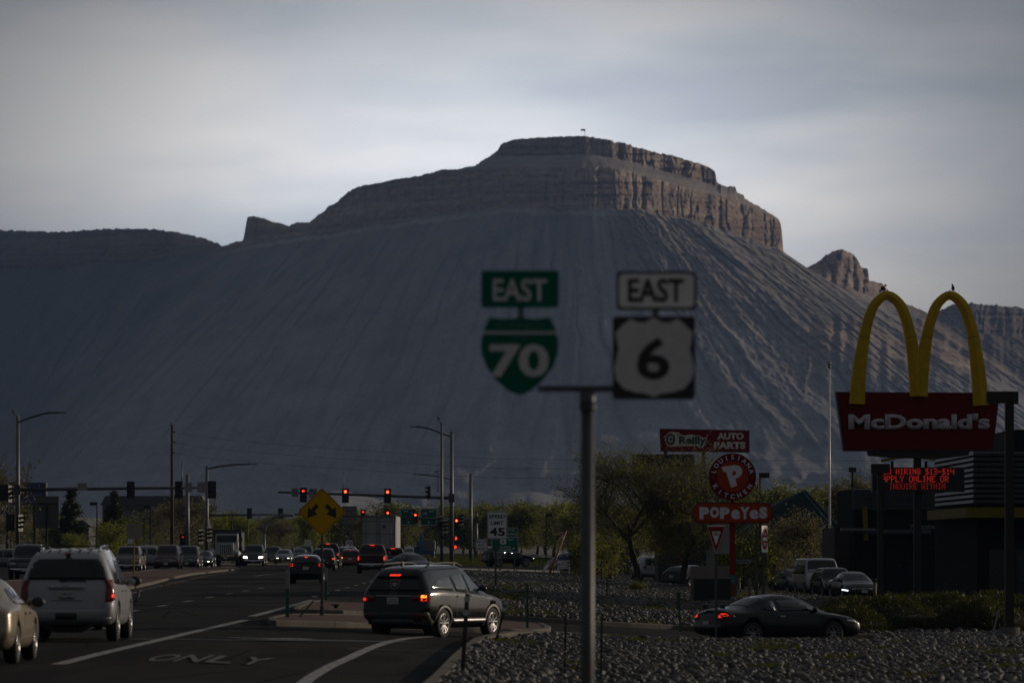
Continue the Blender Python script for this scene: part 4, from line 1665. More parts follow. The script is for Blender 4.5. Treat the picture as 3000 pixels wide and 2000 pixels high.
# --- beige sedan cut by the left edge
L_ = 4.9
p = AT(-52, 84)
root, B, part, Z = vehicle('sedan', 'beige_sedan', (p.x, 84 - L_ * .5 + 1.2, 0), 'beige sedan behind the large white SUV, only its front side in view', 'car',
                           math.radians(-.2), L_, 1.86, 1.46, BEIGE, facing=None, wr=.335, detail=2)
MB().ell((1.02, L_ * .66, 1.02), (.13, .07, .09), 12, 8).build('wing_mirror', BLACKP, root).location = (0, -L_ / 2, 0)

# --- black suv turning right at the island
L_ = 4.55
th = math.radians(-26)
c0 = AT(1152, 116.5)
ctr = Vector((c0.x, c0.y, 0)) + Vector((-math.sin(th), math.cos(th), 0)) * L_ / 2
loc = (ctr.x, ctr.y, float(ground(ctr.x, ctr.y)) - .04)
root, B, part, Z = vehicle('suv', 'black_suv', loc, 'shiny black SUV with roof rails turning right past the diamond sign', 'SUV', th, L_, 1.88, 1.80, BLACKC, shape='crossover',
                           facing=None, wr=.37, detail=2, plate=False, glass=GLASS2, hero='sf')
off = (0, -L_ / 2, 0)
zr = lambda k: k
part('rear_window', patch(B, 'rear', poly_round([(-.78, 1.16), (.78, 1.16), (.62, 1.51), (-.62, 1.51)], .08), .008), GLASS)
part('tailgate_spoiler', patch(B, 'rear', poly_round([(-.62, 1.52), (.62, 1.52), (.57, 1.60), (-.57, 1.60)], .03), .10, depth=.16), BLACKC)
part('high_brake_lamp', patch(B, 'rear', [(-.13, 1.53), (.13, 1.53), (.13, 1.57), (-.13, 1.57)], .125, depth=.02), TAILLIT)
for s in (-1, 1):
    t = part('tail_lamp', patch(B, 'rear', poly_round([(s * .50, .92), (s * .90, .90), (s * .90, 1.09), (s * .54, 1.06)], .03), .022, depth=.04), TAILDARK)
    part('clear_lens', patch(B, 'rear', [(s * .52, 1.0), (s * .72, 1.02), (s * .72, 1.06), (s * .54, 1.05)], .034), mat('clear_lens', (.3, .12, .12), .2), t)
    part('glowing_bulb', patch(B, 'rear', [(s * .76, .925), (s * .87, .925), (s * .87, .99), (s * .76, .99)], .036), TAILLIT, t)
    if s == 1:
        part('indicator_bulb', patch(B, 'rear', [(s * .76, 1.0), (s * .86, 1.0), (s * .86, 1.065), (s * .76, 1.065)], .037), TAILAMB, t)
    part('tail_lamp_side', patch(B, 'side', poly_round([(.02, .93), (.30, 1.0), (.34, 1.06), (.05, 1.09)], .02), .012, s, depth=.04), TAILDARK)
    part('reflector', patch(B, 'rear', [(s * .55, .55), (s * .85, .56), (s * .85, .60), (s * .55, .60)], .055, depth=.02), TAILDARK)
part('chrome_strip', patch(B, 'rear', [(-.50, 1.035), (.50, 1.035), (.50, 1.052), (-.50, 1.052)], .03, depth=.03), CHROME)
part('rear_skid_plate', patch(B, 'rear', poly_round([(-.62, .36), (.62, .36), (.54, .47), (-.54, .47)], .03), .05, depth=.05), GALVD)
part('bumper', patch(B, 'rear', poly_round([(-.87, .34), (.87, .34), (.9, .66), (-.9, .66)], .06), .035, depth=.06), mat('dark_cladding', (.03, .03, .032), .5))
yp = B.endY(0, .93)
pl = MB().prism(rrect(.31, .16, .02, 3, 0, .93), yp - .03, yp - .012).build('number_plate', PLATE, root)
pl.location = off
text('plate_lettering', '307903', PLATEG, pl, (0, yp - .033, .955), h=.035, w=.16, bold=.01)
text('plate_lettering', 'APR 4 2021', PLATEG, pl, (0, yp - .033, .895), h=.035, w=.24, bold=.01)
text('wheel_emblem', 'H', mat('dull_chrome', (.3, .3, .3), .35, .8), root, (0, -L_ / 2 + B.endY(0, 1.10) - .03, 1.105), h=.07, w=.09, italic=.35)
MB().tube([(.10 * math.cos(a) + 0, B.endY(0, 1.10) - .02, 1.105 + .052 * math.sin(a)) for a in np.linspace(0, 2 * PI, 17)], .006, 5).build('emblem_ring', mat('dull_chrome', (.3, .3, .3), .35, .8), root).location = off
# shield sticker on the glass
yd = B.endY(0, 1.33) - .014
sh = [(x * .95, z + .02) for x, z in [(-.14, 1.43), (-.10, 1.415), (0, 1.44), (.10, 1.415), (.14, 1.43), (.13, 1.29), (.08, 1.21), (0, 1.17), (-.08, 1.21), (-.13, 1.29)]]
slant = lambda z: (B.endY(0, z) - .016)
def slanted(poly, o=0.0):
    m = MB()
    n = len(poly)
    vs = [(x, slant(z) - o, z) for x, z in poly] + [(x, slant(z) + .01, z) for x, z in poly]
    return m.add(vs, [tuple(range(n)), tuple(range(2 * n - 1, n - 1, -1))] + [(i, i + n, (i + 1) % n + n, (i + 1) % n) for i in range(n)])
STK = mat('sticker_grey', (.22, .24, .27), .5)
dk = slanted(sh).build('window_sticker', STK, root)
dk.location = off
inn = [(x * .86, 1.32 + (z - 1.32) * .86) for x, z in sh]
slanted(inn, .003).build('sticker_field', BLACKP, dk)
slanted([(x * .5 + .0, 1.32 + (z - 1.32) * .42) for x, z in sh], .006).build('sticker_figure', STK, dk)
for s in (-1, 1):
    pts = [(s * .60, .55, 1.74), (s * .62, .75, 1.82), (s * .62, 1.5, 1.85), (s * .61, 2.2, 1.84), (s * .60, 2.5, 1.76)]
    MB().tube(pts, .02, 8).build('roof_rail', BLACKP, root).location = off
MB().prism([(-.035, 1.76), (.035, 1.76), (.02, 1.88), (-.005, 1.87)], .45, .52).build('shark_fin_aerial', BLACKC, root).location = off
for s in (-1, 1):
    part('sill_trim', patch(B, 'side', poly_round([(1.45, .37), (3.25, .37), (3.25, .47), (1.45, .47)], .03), .02, s, depth=.03), ALLOY)
    part('window_trim', patch(B, 'side', [(.40, 1.055), (3.2, .99), (3.2, 1.005), (.40, 1.07)], .009, s, depth=.01), CHROME)
    for yw in (.205 * L_, .80 * L_):
        m = MB()
        n = 14
        vs = []
        for k in range(n + 1):
            a = PI * (-.04 + 1.08 * k / n)
            for rr in (.42, .475):
                yq, zq = yw + rr * math.cos(a), .34 + rr * math.sin(a)
                vs.append((s * (B.sideX(yq, max(.33, zq)) + .018), yq, zq))
        m.add(vs, [(2 * k, 2 * k + 1, 2 * k + 3, 2 * k + 2) for k in range(n)])
        m.build('arch_trim', mat('cladding', (.045, .045, .047), .5), root).location = off

# --- dark coupe turning right behind the stones
L_ = 4.70
th = math.radians(-62)
p0 = AT(2085, 138)
ctr = Vector((p0.x + .35, p0.y + .4, 0)) + Vector((-math.sin(th), math.cos(th), 0)) * L_ / 2
ctr = Vector(((2278 - 1500) * 138.0 / F, 138.0, 0))
loc = (ctr.x, ctr.y, float(ground(ctr.x, ctr.y)))
root, B, part, Z = vehicle('sedan', 'dark_coupe', loc, 'dark blue coupe with rear spoiler turning right behind the bed of stones', 'car', th, L_, 1.80, 1.44, NAVY,
                           facing='rear', brake=False, wr=.335, detail=2, hero='c', doors=2)
off = (0, -L_ / 2, 0)
for s in (-1, 1):
    part('glowing_bulb', patch(B, 'rear', [(s * .62, .80), (s * .74, .80), (s * .72, .87), (s * .64, .87)], .036), TAILLIT)
    part('tail_lamp_side', patch(B, 'side', poly_round([(.03, .78), (.42, .82), (.25, .98), (.05, .96)], .02), .012, s, depth=.04), TAILDARK)
    if s > 0:
        part('side_bulb', patch(B, 'side', poly_round([(.07, .83), (.20, .85), (.16, .92), (.08, .91)], .02), .022, s, depth=.01), TAILLIT)
    MB().box((s * .5, .22, 1.10), (.06, .12, .10)).build('spoiler_foot', NAVY, root).location = off
    part('headlight_side', patch(B, 'side', poly_round([(L_ - .55, .66), (L_ - .12, .58), (L_ - .12, .70), (L_ - .5, .80)], .03), .012, s, depth=.04), HEADOFF)
MB().box((0, .18, 1.15), (1.35, .24, .035)).build('rear_spoiler', NAVY, root).location = off
MB().tube([(0, 1.5, 1.42), (.0, 1.4, 1.60)], .006, 5).build('roof_aerial', BLACKP, root).location = off

# --- the queue ahead
vehicle('hatch', 'black_hatchback', behind(896, 241, 4.35), 'small dark hatchback with lit brake lamps behind the diamond sign', 'car', 0, 4.35, 1.80, 1.47, BLACKC,
        facing='rear', brake=True, wr=.32)
vehicle('suv', 'dark_suv', behind(946, 352, 4.7), 'dark SUV with one lit brake lamp just ahead of the small hatchback', 'SUV', 0, 4.7, 1.85, 1.68, GREYC, facing='rear', brake=True, wr=.36)
vehicle('pickup', 'black_pickup', behind(958, 384, 5.8), 'tall black pickup with towing mirrors ahead of the dark SUV', 'pickup truck', 0, 5.8, 2.02, 2.05, BLACKC,
        facing='rear', brake=True, wr=.42, lift=.1)
vehicle('suv', 'small_red_suv', behind(1026, 402, 4.3), 'small red SUV with amber indicator left of the maroon pickup', 'SUV', 0, 4.3, 1.78, 1.55, REDC, facing='rear', brake=True, amber=True, wr=.34)
vehicle('pickup', 'maroon_pickup', behind(1088, 322, 5.9), 'maroon pickup truck seen from behind, in front of the steel trailer', 'pickup truck', 0, 5.9, 2.03, 1.98, MAROON,
        facing='rear', brake=True, wr=.42, lift=.08)
vehicle('pickup', 'dark_small_pickup', behind(1149, 348, 5.4), 'dark pickup with amber lamp between the maroon pickup and the black SUV', 'pickup truck', 0, 5.4, 1.9, 1.72, GREYC,
        facing='rear', brake=True, amber=True, wr=.38)
vehicle('suv', 'silver_suv', behind(1019, 436, 4.7), 'silver SUV far ahead beyond the small red SUV', 'SUV', 0, 4.7, 1.86, 1.75, SILVER, facing='rear', wr=.35)
vehicle('suv', 'distant_grey_suv', behind(994, 425, 4.7), 'grey SUV squeezed between the tall black pickup and the small red SUV', 'SUV', 0, 4.7, 1.86, 1.70, GREYC, facing='rear', brake=False, wr=.35)
# oncoming
O = math.pi
vehicle('pickup', 'black_oncoming_pickup', oncoming(72, 272, 5.8), 'dark oncoming pickup hidden behind the roof of the large white SUV', 'pickup truck', O, 5.8, 2.03, 2.0, BLACKC,
        facing='front', wr=.42, lift=.06)
vehicle('pickup', 'tan_pickup', oncoming(371, 338, 5.6), 'old tan pickup facing us at the median sign with the yellow post', 'pickup truck', O, 5.6, 2.0, 1.86, TAN,
        facing='front', wr=.38)
vehicle('pickup', 'white_crossing_pickup', AT(432, 395), 'white vehicle crossing behind the old tan pickup, nose to the right', 'pickup truck', math.radians(-82), 5.5, 2.0, 1.85, WHITE,
        facing='both', wr=.38)
vehicle('suv', 'maroon_oncoming_suv', oncoming(486, 362, 5.3), 'maroon oncoming SUV left of the person in pink', 'SUV', O, 5.3, 2.0, 1.93, MAROON, facing='front', wr=.39)
vehicle('suv', 'dark_oncoming_suv', oncoming(547, 374, 5.0), 'dark oncoming SUV right behind the person in pink', 'SUV', O, 5.0, 1.95, 1.85, GREYC, facing='front', wr=.38)
vehicle('sedan', 'dark_oncoming_sedan', oncoming(591, 384, 4.7), 'low dark oncoming sedan with a lit headlamp left of the white dump truck', 'car', O, 4.7, 1.82, 1.46, BLACKC,
        facing='front', lamps=True, wr=.33)
vehicle('pickup', 'headlamp_pickup', oncoming(741, 425, 5.8), 'white and dark oncoming pickup with both headlamps lit right of the dump truck', 'pickup truck', O, 5.8, 2.03, 1.93, GREYC,
        facing='front', lamps=True, wr=.4)
vehicle('sedan', 'silver_oncoming_sedan', oncoming(829, 470, 4.8), 'grey oncoming sedan with lit headlamps near the curved steel mast', 'car', O, 4.8, 1.84, 1.45, SILVER,
        facing='front', lamps=True, wr=.33)
vehicle('suv', 'grey_oncoming_suv', oncoming(797, 480, 4.7), 'grey oncoming SUV between the headlamp pickup and the grey sedan', 'SUV', O, 4.7, 1.86, 1.72, GREYC, facing='front', wr=.35)
vehicle('sedan', 'queued_dark_sedan', oncoming(876, 520, 4.8), 'dark oncoming sedan above the roof of the small hatchback', 'car', O, 4.8, 1.84, 1.50, GREYC, facing='front', wr=.33)
vehicle('suv', 'queued_black_suv', oncoming(893, 545, 4.8), 'distant black oncoming SUV just over the small hatchback', 'SUV', O, 4.8, 1.9, 1.75, BLACKC, facing='front', wr=.35)
vehicle('suv', 'far_left_silver_car', AT(12, 375), 'silver car with a red lamp at the far left behind the signal pole', 'car', math.radians(95), 4.6, 1.85, 1.60, SILVER, facing='both', wr=.34)
vehicle('sedan', 'far_left_grey_car', AT(-6, 400), 'grey sedan half out of view at the left edge of the crossing', 'car', math.radians(-80), 4.8, 1.85, 1.50, WHITE, facing='front', wr=.33)
vehicle('sedan', 'dark_crossing_sedan', AT(1203, 305), 'dark sedan crossing beyond the roof of the shiny black SUV', 'car', math.radians(-150), 4.5, 1.8, 1.42, BLACKC, facing='both', wr=.33)
vehicle('sedan', 'distant_dark_sedan', oncoming(1198, 600, 4.7), 'distant dark car coming down the far slip road', 'car', O, 4.7, 1.8, 1.45, BLACKC, facing='front', wr=.33)
# right-hand side, beyond the stones
vehicle('suv', 'black_offroader', AT(1487, 425), 'black off-roader with big wheels crossing behind the small brown sign', 'SUV', math.radians(-62), 4.5, 1.95, 1.85, BLACKC, facing='rear', wr=.45, lift=.15)
vehicle('suv', 'white_estate', AT(1712, 395), 'white car with dark windows passing behind the dark red bush', 'car', math.radians(-86), 4.8, 1.85, 1.55, SILVER, facing='both', wr=.35)
vehicle('suv', 'parked_white_suv', AT(1899, 345), 'white SUV parked under the big tree left of its trunks', 'SUV', math.radians(10), 4.8, 1.9, 1.75, WHITE, facing='rear', wr=.35)
vehicle('hatch', 'parked_dark_hatch', AT(2030, 300), 'dark hatchback parked left of the low tan wall', 'car', math.radians(-40), 4.4, 1.8, 1.5, BLACKC, facing='rear', wr=.33)
vehicle('van', 'white_van', (AT(2402, 262).x, 264.6, AT(2402, 262).z), 'old white van parked facing us below the white flagpole', 'van', math.radians(186), 5.3, 2.02, 2.10, WHITE, facing='front', wr=.36)
vehicle('sedan', 'dark_nose_in_car', AT(2327, 275), 'dark car peeping out left of the old white van', 'car', math.radians(195), 4.7, 1.82, 1.45, GREYC, facing='front', lamps=True, wr=.33)
vehicle('suv', 'dark_parked_suv', (AT(2446, 257).x, 258, AT(2446, 257).z), 'dark SUV with a lit headlamp between the old white van and the black sedan', 'SUV', math.radians(187), 4.6, 1.85, 1.62, BLACKC, facing='front', lamps=True, wr=.35)
vehicle('sedan', 'black_parked_sedan', (AT(2508, 246).x, 248, AT(2508, 246).z), 'glossy black sedan parked facing us behind the juniper hedge', 'car', math.radians(189), 4.85, 1.87, 1.46, BLACKC, facing='front', wr=.34)
p = PT(2478, 1728, 245.55)
MB().box((0, 0, 0), (.42, .05, .06), ry=.14).build('running_light', DRL).location = p
o = bpy.data.objects['running_light']
par = [q for q in bpy.data.objects if q.name == 'black_parked_sedan'][0]
bpy.context.view_layer.update()
o.parent = par
o.matrix_parent_inverse = par.matrix_world.inverted()
for q in bpy.data.objects:
    if q.name.startswith('wheel') and q.type == 'MESH':
        pass

# --- steel box trailer
t = thing('box_trailer', (AT(1109, 362).x, 362, 0), 'tall quilted steel box trailer above the maroon pickup', 'trailer')
TRM = NT('quilted_steel')
cwv = TRM.n('ShaderNodeTexWave')
tcw = TRM.n('ShaderNodeTexCoord')
mpw = TRM.n('ShaderNodeMapping')
mpw.inputs['Rotation'].default_value = (0, math.radians(45), 0)
TRM.l(tcw.outputs['Object'], mpw.inputs[0])
TRM.l(mpw.outputs[0], cwv.inputs[0])
cwv.inputs['Scale'].default_value = 3.2
cwv.inputs['Distortion'].default_value = 1.2
TRM.l(TRM.ramp(cwv.outputs['Fac'], [(0.2, (.16, .16, .165)), (0.8, (.55, .54, .52))]), TRM.b.inputs['Base Color'])
TRM.b.inputs['Metallic'].default_value = .25
TRM.b.inputs['Roughness'].default_value = .35
TRM.bump(cwv.outputs['Fac'], .7, .03)
MB().box((0, 8, 2.62), (2.56, 15.8, 2.96)).build('trailer_box', mat('trailer_side', (.42, .42, .42), .4, .4, .2, 3, stretch=(1, 6, .3)), t)
for s in (-1, 1):
    d = MB().box((s * .62, .06, 2.60), (1.18, .06, 2.74)).build('door', TRM.m, t)
    MB().tube([(s * .12, -.02, 1.25), (s * .12, -.02, 3.98)], .022, 6).tube([(s * .95, -.02, 1.25), (s * .95, -.02, 3.98)], .022, 6).build('lock_rod', GALV, d)
    for z_ in (1.7, 2.75, 3.7):
        MB().box((s * .62, .02, z_), (1.18, .03, .05)).build('hinge_strap', GALV, d)
    MB().box((s * .95, .0, .95), (.34, .05, .12)).build('tail_lamp', TAILLIT, t)
MB().box((0, .05, 4.04), (2.58, .12, .14)).box((0, .05, 1.18), (2.58, .12, .12)).box((-1.26, .05, 2.6), (.06, .12, 2.9)).box((1.26, .05, 2.6), (.06, .12, 2.9)).build('rear_frame', GALV, t)
dd = MB().disc((.42, 3.3), .13, -.01, .03).build('round_decal', mat('decal_blue', (.05, .10, .22), .4), t)
MB().box((0, .3, .6), (2.3, .1, .1)).box((-.8, .3, .9), (.1, .1, .7)).box((.8, .3, .9), (.1, .1, .7)).build('under_ride_bar', GALVD, t)
for s in (-1, 1):
    for y_ in (1.6, 2.9):
        wheel_parts(.5, .5, t, (s * 1.0, y_, .5), s, spokes=6, double=False, big=False)

# --- dump truck facing us
t = thing('dump_truck', (AT(662, 425).x, 425, float(ground(AT(662, 425).x, 425))), 'white dump truck with tall dark bed facing us at the junction', 'truck')
DW = mat('truck_white', (.42, .43, .45), .4)
MB().prism([(-1.0, 1.0), (1.0, 1.0), (.92, 1.45), (-.92, 1.45)], 0, .6).box((0, .35, 1.55), (1.5, 1.3, 1.1), taper=.86).build('hood', DW, t)
MB().box((0, 1.55, 2.05), (2.1, 1.5, 1.7), taper=.93).build('cab', DW, t)
MB().prism(rrect(1.75, .62, .08, 3, 0, 2.42), .80, .86).build('windshield', GLASS, t)
MB().box((0, 4.6, 2.15), (2.5, 4.4, 1.7)).box((0, 2.35, 3.08), (2.55, .7, .32)).build('dump_bed', mat('dump_dark', (.035, .035, .038), .7), t)
g_ = MB().box((0, -.36, 1.45), (.95, .08, .9)).build('grille', mat('grille_grey', (.12, .12, .12), .4, .4), t)
for k in range(5):
    MB().box((-.36 + .18 * k, -.42, 1.45), (.04, .04, .84)).build('grille_slat', CHROME, g_)
MB().box((0, -.45, .66), (2.4, .22, .38)).build('bumper', BLACKP, t)
MB().box((0, -.58, .72), (.34, .02, .17)).build('number_plate', PLATE, t)
for s in (-1, 1):
    MB().ell((s * 1.0, .2, 1.12), (.32, .7, .3), 12, 8).build('fender', DW, t)
    MB().box((s * .98, -.42, 1.18), (.26, .08, .2)).build('headlight', HEADOFF, t)
    MB().box((s * 1.32, .9, 2.35), (.16, .1, .5)).bar((s * 1.0, 1, 2.3), (s * 1.3, .9, 2.3), .04).build('wing_mirror', BLACKP, t)
    wheel_parts(.52, .3, t, (s * 1.0, .35, .52), s, spokes=6, double=False, big=False)
    wheel_parts(.52, .5, t, (s * .98, 4.2, .52), s, spokes=6, double=False, big=False)
    wheel_parts(.52, .5, t, (s * .98, 5.4, .52), s, spokes=6, double=False, big=False)

# --- far blue truck with a tank
t = thing('tank_truck', AT(1243, 560), 'far blue truck carrying a grey tank beyond the crossing sedan', 'truck')
MB().prism(rrect(2.2, 1.2, .25, 5, .15, 1.75), 0, 4.5).build('tank', mat('tank_grey', (.15, .15, .155), .5), t)
MB().box((0, 2.5, .95), (2.3, 6, .4)).build('chassis', mat('truck_blue', (.02, .07, .13), .5), t)
MB().box((-.35, -.6, 1.9), (.35, .35, 2.2)).build('crane_post', mat('crane_blue', (.02, .14, .26), .5), t)
MB().box((-.9, .2, 1.3), (.6, 1.2, .7)).build('tool_box', mat('truck_blue', (.02, .07, .13), .5), t)
for s in (-1, 1):
    wheel_parts(.5, .4, t, (s * .95, 1.2, .5), s, spokes=5, double=False, big=False)
    wheel_parts(.5, .4, t, (s * .95, 4.2, .5), s, spokes=5, double=False, big=False)

# --- low box trailer beside the tree
t = thing('cargo_trailer', AT(1805, 372), 'low black cargo trailer left of the big tree', 'trailer')
MB().box((0, 0, 1.25), (3.6, 2, 1.5)).build('trailer_box', mat('trailer_black', (.03, .032, .035), .5), t)
MB().bar((-1.8, 0, .5), (-3.0, 0, .45), .1).build('drawbar', GALV, t)
MB().prism([(-.2, .62), (1.2, .62), (1.1, .74), (-.1, .74)], -1.05, -.95).build('wheel_guard', GALV, t)
for x_ in (.15, .85):
    e_ = wheel_parts(.33, .22, t, (x_, -1.05, .33), 1, spokes=5, double=False, big=False)
    e_.rotation_euler = (0, 0, -PI / 2)
MB().box((1.83, -1.0, 1.25), (.04, .04, 1.5)).build('corner_post', WHITEP, t)

# ------------------------------------------------------------------ signs on posts
ORANGES = mat('sign_orange', (0.38, 0.045, 0.004), 0.5, 0, .1, 4, spec=.12)
DKRED = mat('cabinet_red', (0.14, 0.003, 0.006), 0.5, 0, .1, 3, spec=.12)
YEL = mat('arch_yellow', (0.55, 0.35, 0.004), 0.45, 0, .16, 3, spec=.25)
BROWNS = mat('sign_brown', (0.10, 0.055, 0.03), .5)


def sx(px, D):
    return (px - 1500) * D / F


def sz(py, D):
    return EYE - (py - HZ) * D / F


def post_sign(name, label, cat, px, D, rz=0.0, base=None):
    p = AT(px, D)
    t = thing(name, p, label, cat, rz)
    return t, p.z


# --- the two route shields on one post, close and out of focus
D = 36.8
p = AT(1721, D)
t = thing('route_sign', p, 'out-of-focus post carrying a green EAST 70 business shield and a white EAST 6 shield', 'road sign')
bx, bz = p.x, p.z
X = lambda px: sx(px, D) - bx
Zz = lambda py: sz(py, D) - bz
ROUTEP = mat('dull_post', (.075, .078, .085), .5, .3)
MB().tube([(0, .06, -.3), (0, .06, Zz(1190))], .052, 14).build('post', ROUTEP, t)
c_ = MB().tube([(0, .06, Zz(1196)), (0, .06, Zz(1148))], .062, 14)
c_.tube([(0, .06, Zz(1200)), (0, .06, Zz(1188))], .068, 14)
c_.build('coupling', ROUTEP, t)
MB().bar((X(1575), .06, Zz(1138)), (X(1990), .06, Zz(1138)), .05, .048).build('crossbar', GALVD, t)
MB().bar((X(1526), .07, Zz(1150)), (X(1526), .07, Zz(800)), .05).build('strut', GALV, t)
MB().bar((X(1921), .07, Zz(1165)), (X(1921), .07, Zz(800)), .05).build('strut', GALV, t)


def panel(parent, nm, x0, y0, x1, y1, m, r=.03, d=0.0, th_=.006, X=None, Zz=None):
    w, h = abs(X(x1) - X(x0)), abs(Zz(y1) - Zz(y0))
    return MB().prism(rrect(w, h, min(r, w * .3, h * .3), 4, (X(x0) + X(x1)) / 2, (Zz(y0) + Zz(y1)) / 2), d - th_, d).build(nm, m, parent)


def T_(parent, s, px, py, hpx, wpx, m, D, X, Zz, y=-.012, **k):
    sc = D / F
    return text('lettering', s, m, parent, (X(px), y, Zz(py)), h=hpx * sc, w=wpx * sc if wpx else None, **k)


DIMW = mat('faded_white', (.58, .58, .60), .5)
REFW = mat('bright_sheeting', (.80, .78, .80), .45)
pa = panel(t, 'east_panel', 1410, 792, 1637, 901, GREENS, .02, .03, X=X, Zz=Zz)
T_(pa, 'EAST', 1523, 849, 66, 158, DIMW, D, X, Zz, y=.02, bold=.022)
pa = MB().prism([(X(1434), Zz(929)), (X(1480), Zz(934)), (X(1523), Zz(930)), (X(1566), Zz(934)), (X(1611), Zz(929)), (X(1626), Zz(960)), (X(1636), Zz(1000)), (X(1635), Zz(1035)),
                 (X(1620), Zz(1075)), (X(1590), Zz(1115)), (X(1555), Zz(1145)), (X(1523), Zz(1158)), (X(1490), Zz(1145)), (X(1455), Zz(1115)), (X(1426), Zz(1075)), (X(1410), Zz(1035)),
                 (X(1409), Zz(1000)), (X(1419), Zz(960))], .024, .03).build('business_shield', GREENS, t)
MB().box(((X(1523)), .018, Zz(974)), (X(1634) - X(1412), .004, .018)).build('divider', DIMW, pa)
T_(pa, 'BUSINESS', 1523, 954, 22, 140, mat('green_letter', (.05, .17, .13), .5), D, X, Zz, y=.018, bold=.01)
T_(pa, 'LOOP', 1523, 989, 12, 50, mat('green_letter', (.05, .17, .13), .5), D, X, Zz, y=.018, bold=.01)
T_(pa, '70', 1521, 1056, 98, 174, DIMW, D, X, Zz, y=.018, bold=.03)
pa = panel(t, 'east_panel', 1806, 794, 2041, 907, BLACKS, .03, .03, X=X, Zz=Zz)
pb = panel(pa, 'white_field', 1814, 802, 2033, 899, REFW, .03, .024, .004, X=X, Zz=Zz)
T_(pa, 'EAST', 1922, 850, 70, 164, BLACKS, D, X, Zz, y=.016, bold=.022)
pa = panel(t, 'us_route_panel', 1795, 926, 2037, 1170, BLACKS, .03, .03, X=X, Zz=Zz)
shp = [(1848, 934), (1870, 944), (1890, 944), (1915, 930), (1942, 944), (1964, 944), (1986, 934), (2006, 950), (2030, 975), (2026, 1000), (2020, 1020), (2028, 1050), (2034, 1080), (2026, 1112),
       (2004, 1138), (1970, 1148), (1940, 1152), (1915, 1162), (1890, 1152), (1862, 1148), (1828, 1138), (1806, 1112), (1800, 1080), (1806, 1050), (1813, 1020), (1808, 1000), (1803, 975), (1826, 950)]
MB().prism([(X(a), Zz(b)) for a, b in shp], .018, .024).build('white_shield', DIMW, pa)
T_(pa, '6', 1914, 1050, 124, 96, BLACKS, D, X, Zz, y=.014, bold=.022)

# --- yellow diamond
D = 130.5
p = AT(943, D)
t = thing('diamond_sign', (p.x, p.y, p.z + .12), 'yellow diamond warning sign with two diverging black arrows on the paved island', 'road sign')
bx, bz = p.x, p.z + .12
X = lambda px: sx(px, D) - bx
Zz = lambda py: sz(py, D) - bz
MB().bar((0, .05, 0), (0, .05, Zz(1440)), .062).build('post', GALVD, t)
MB().box((0, .05, .12), (.11, .11, .24)).box((0, .05, .36), (.09, .09, .06)).build('post_sleeve', GALVD, t)


def diamond(c, r, rr=.08):
    return poly_round([(c[0], c[1] - r), (c[0] + r, c[1]), (c[0], c[1] + r), (c[0] - r, c[1])], rr, 4)


cz_ = Zz(1499)
R_ = 71.5 * D / F
pa = MB().prism(diamond((0, cz_), R_), -.004, .004).build('yellow_plate', YELLOWS, t)
m = MB()
o1, o2 = diamond((0, cz_), R_ * .955), diamond((0, cz_), R_ * .925)
n = len(o1)
m.add([(x, -.006, z) for x, z in o1] + [(x, -.006, z) for x, z in o2], [(i, (i + 1) % n, (i + 1) % n + n, i + n) for i in range(n)])
m.build('black_border', BLACKS, pa)
cc = lambda x, y, s=1: (s * (x - 408) * 71.5 / 303 * D / F, cz_ - (y - 213) * 71.5 / 303 * D / F)
arr = [(340, 108), (373, 150), (315, 200), (352, 242), (226, 290), (238, 152), (272, 182)]
for s in (1, -1):
    q = [cc(a, b, s) for a, b in arr]
    vs = [(a, -.008, b) for a, b in q]
    MB().add(vs, [(0, 1, 2, 6), (2, 3, 4), (4, 5, 6), (2, 4, 6)]).build('black_arrow', BLACKS, pa)

# --- speed limit
D = 217
p = AT(1451, 158)
p = AT(1452, D)
t = thing('speed_limit_sign', p, 'white SPEED LIMIT 45 sign on a steel post in the stones', 'road sign')
bx, bz = p.x, p.z
X = lambda px: sx(px, D) - bx
Zz = lambda py: sz(py, D) - bz
MB().bar((0, .05, -.2), (0, .05, Zz(1500)), .09).build('post', GALVD, t)
pa = panel(t, 'white_plate', 1427, 1497, 1486, 1578, WHITEP, .05, 0, X=X, Zz=Zz)


def border(parent, x0, y0, x1, y1, X, Zz, ins, wd, m=BLACKS, r=.04, y=-.010):
    cx_, cz2 = (X(x0) + X(x1)) / 2, (Zz(y0) + Zz(y1)) / 2
    w, h = abs(X(x1) - X(x0)) - 2 * ins, abs(Zz(y1) - Zz(y0)) - 2 * ins
    a, b = rrect(w, h, r, 4, cx_, cz2), rrect(w - 2 * wd, h - 2 * wd, max(.005, r - wd), 4, cx_, cz2)
    n = len(a)
    return MB().add([(x, y, z) for x, z in a] + [(x, y, z) for x, z in b], [(i, (i + 1) % n, (i + 1) % n + n, i + n) for i in range(n)]).build('border', m, parent)


border(pa, 1427, 1497, 1486, 1578, X, Zz, .018, .022)
T_(pa, 'SPEED', 1456.5, 1512, 11, 48, BLACKS, D, X, Zz, bold=.02)
T_(pa, 'LIMIT', 1456.5, 1531, 11, 37, BLACKS, D, X, Zz, bold=.02)
T_(pa, '45', 1456.5, 1557, 24, 46, BLACKS, D, X, Zz, bold=.03)

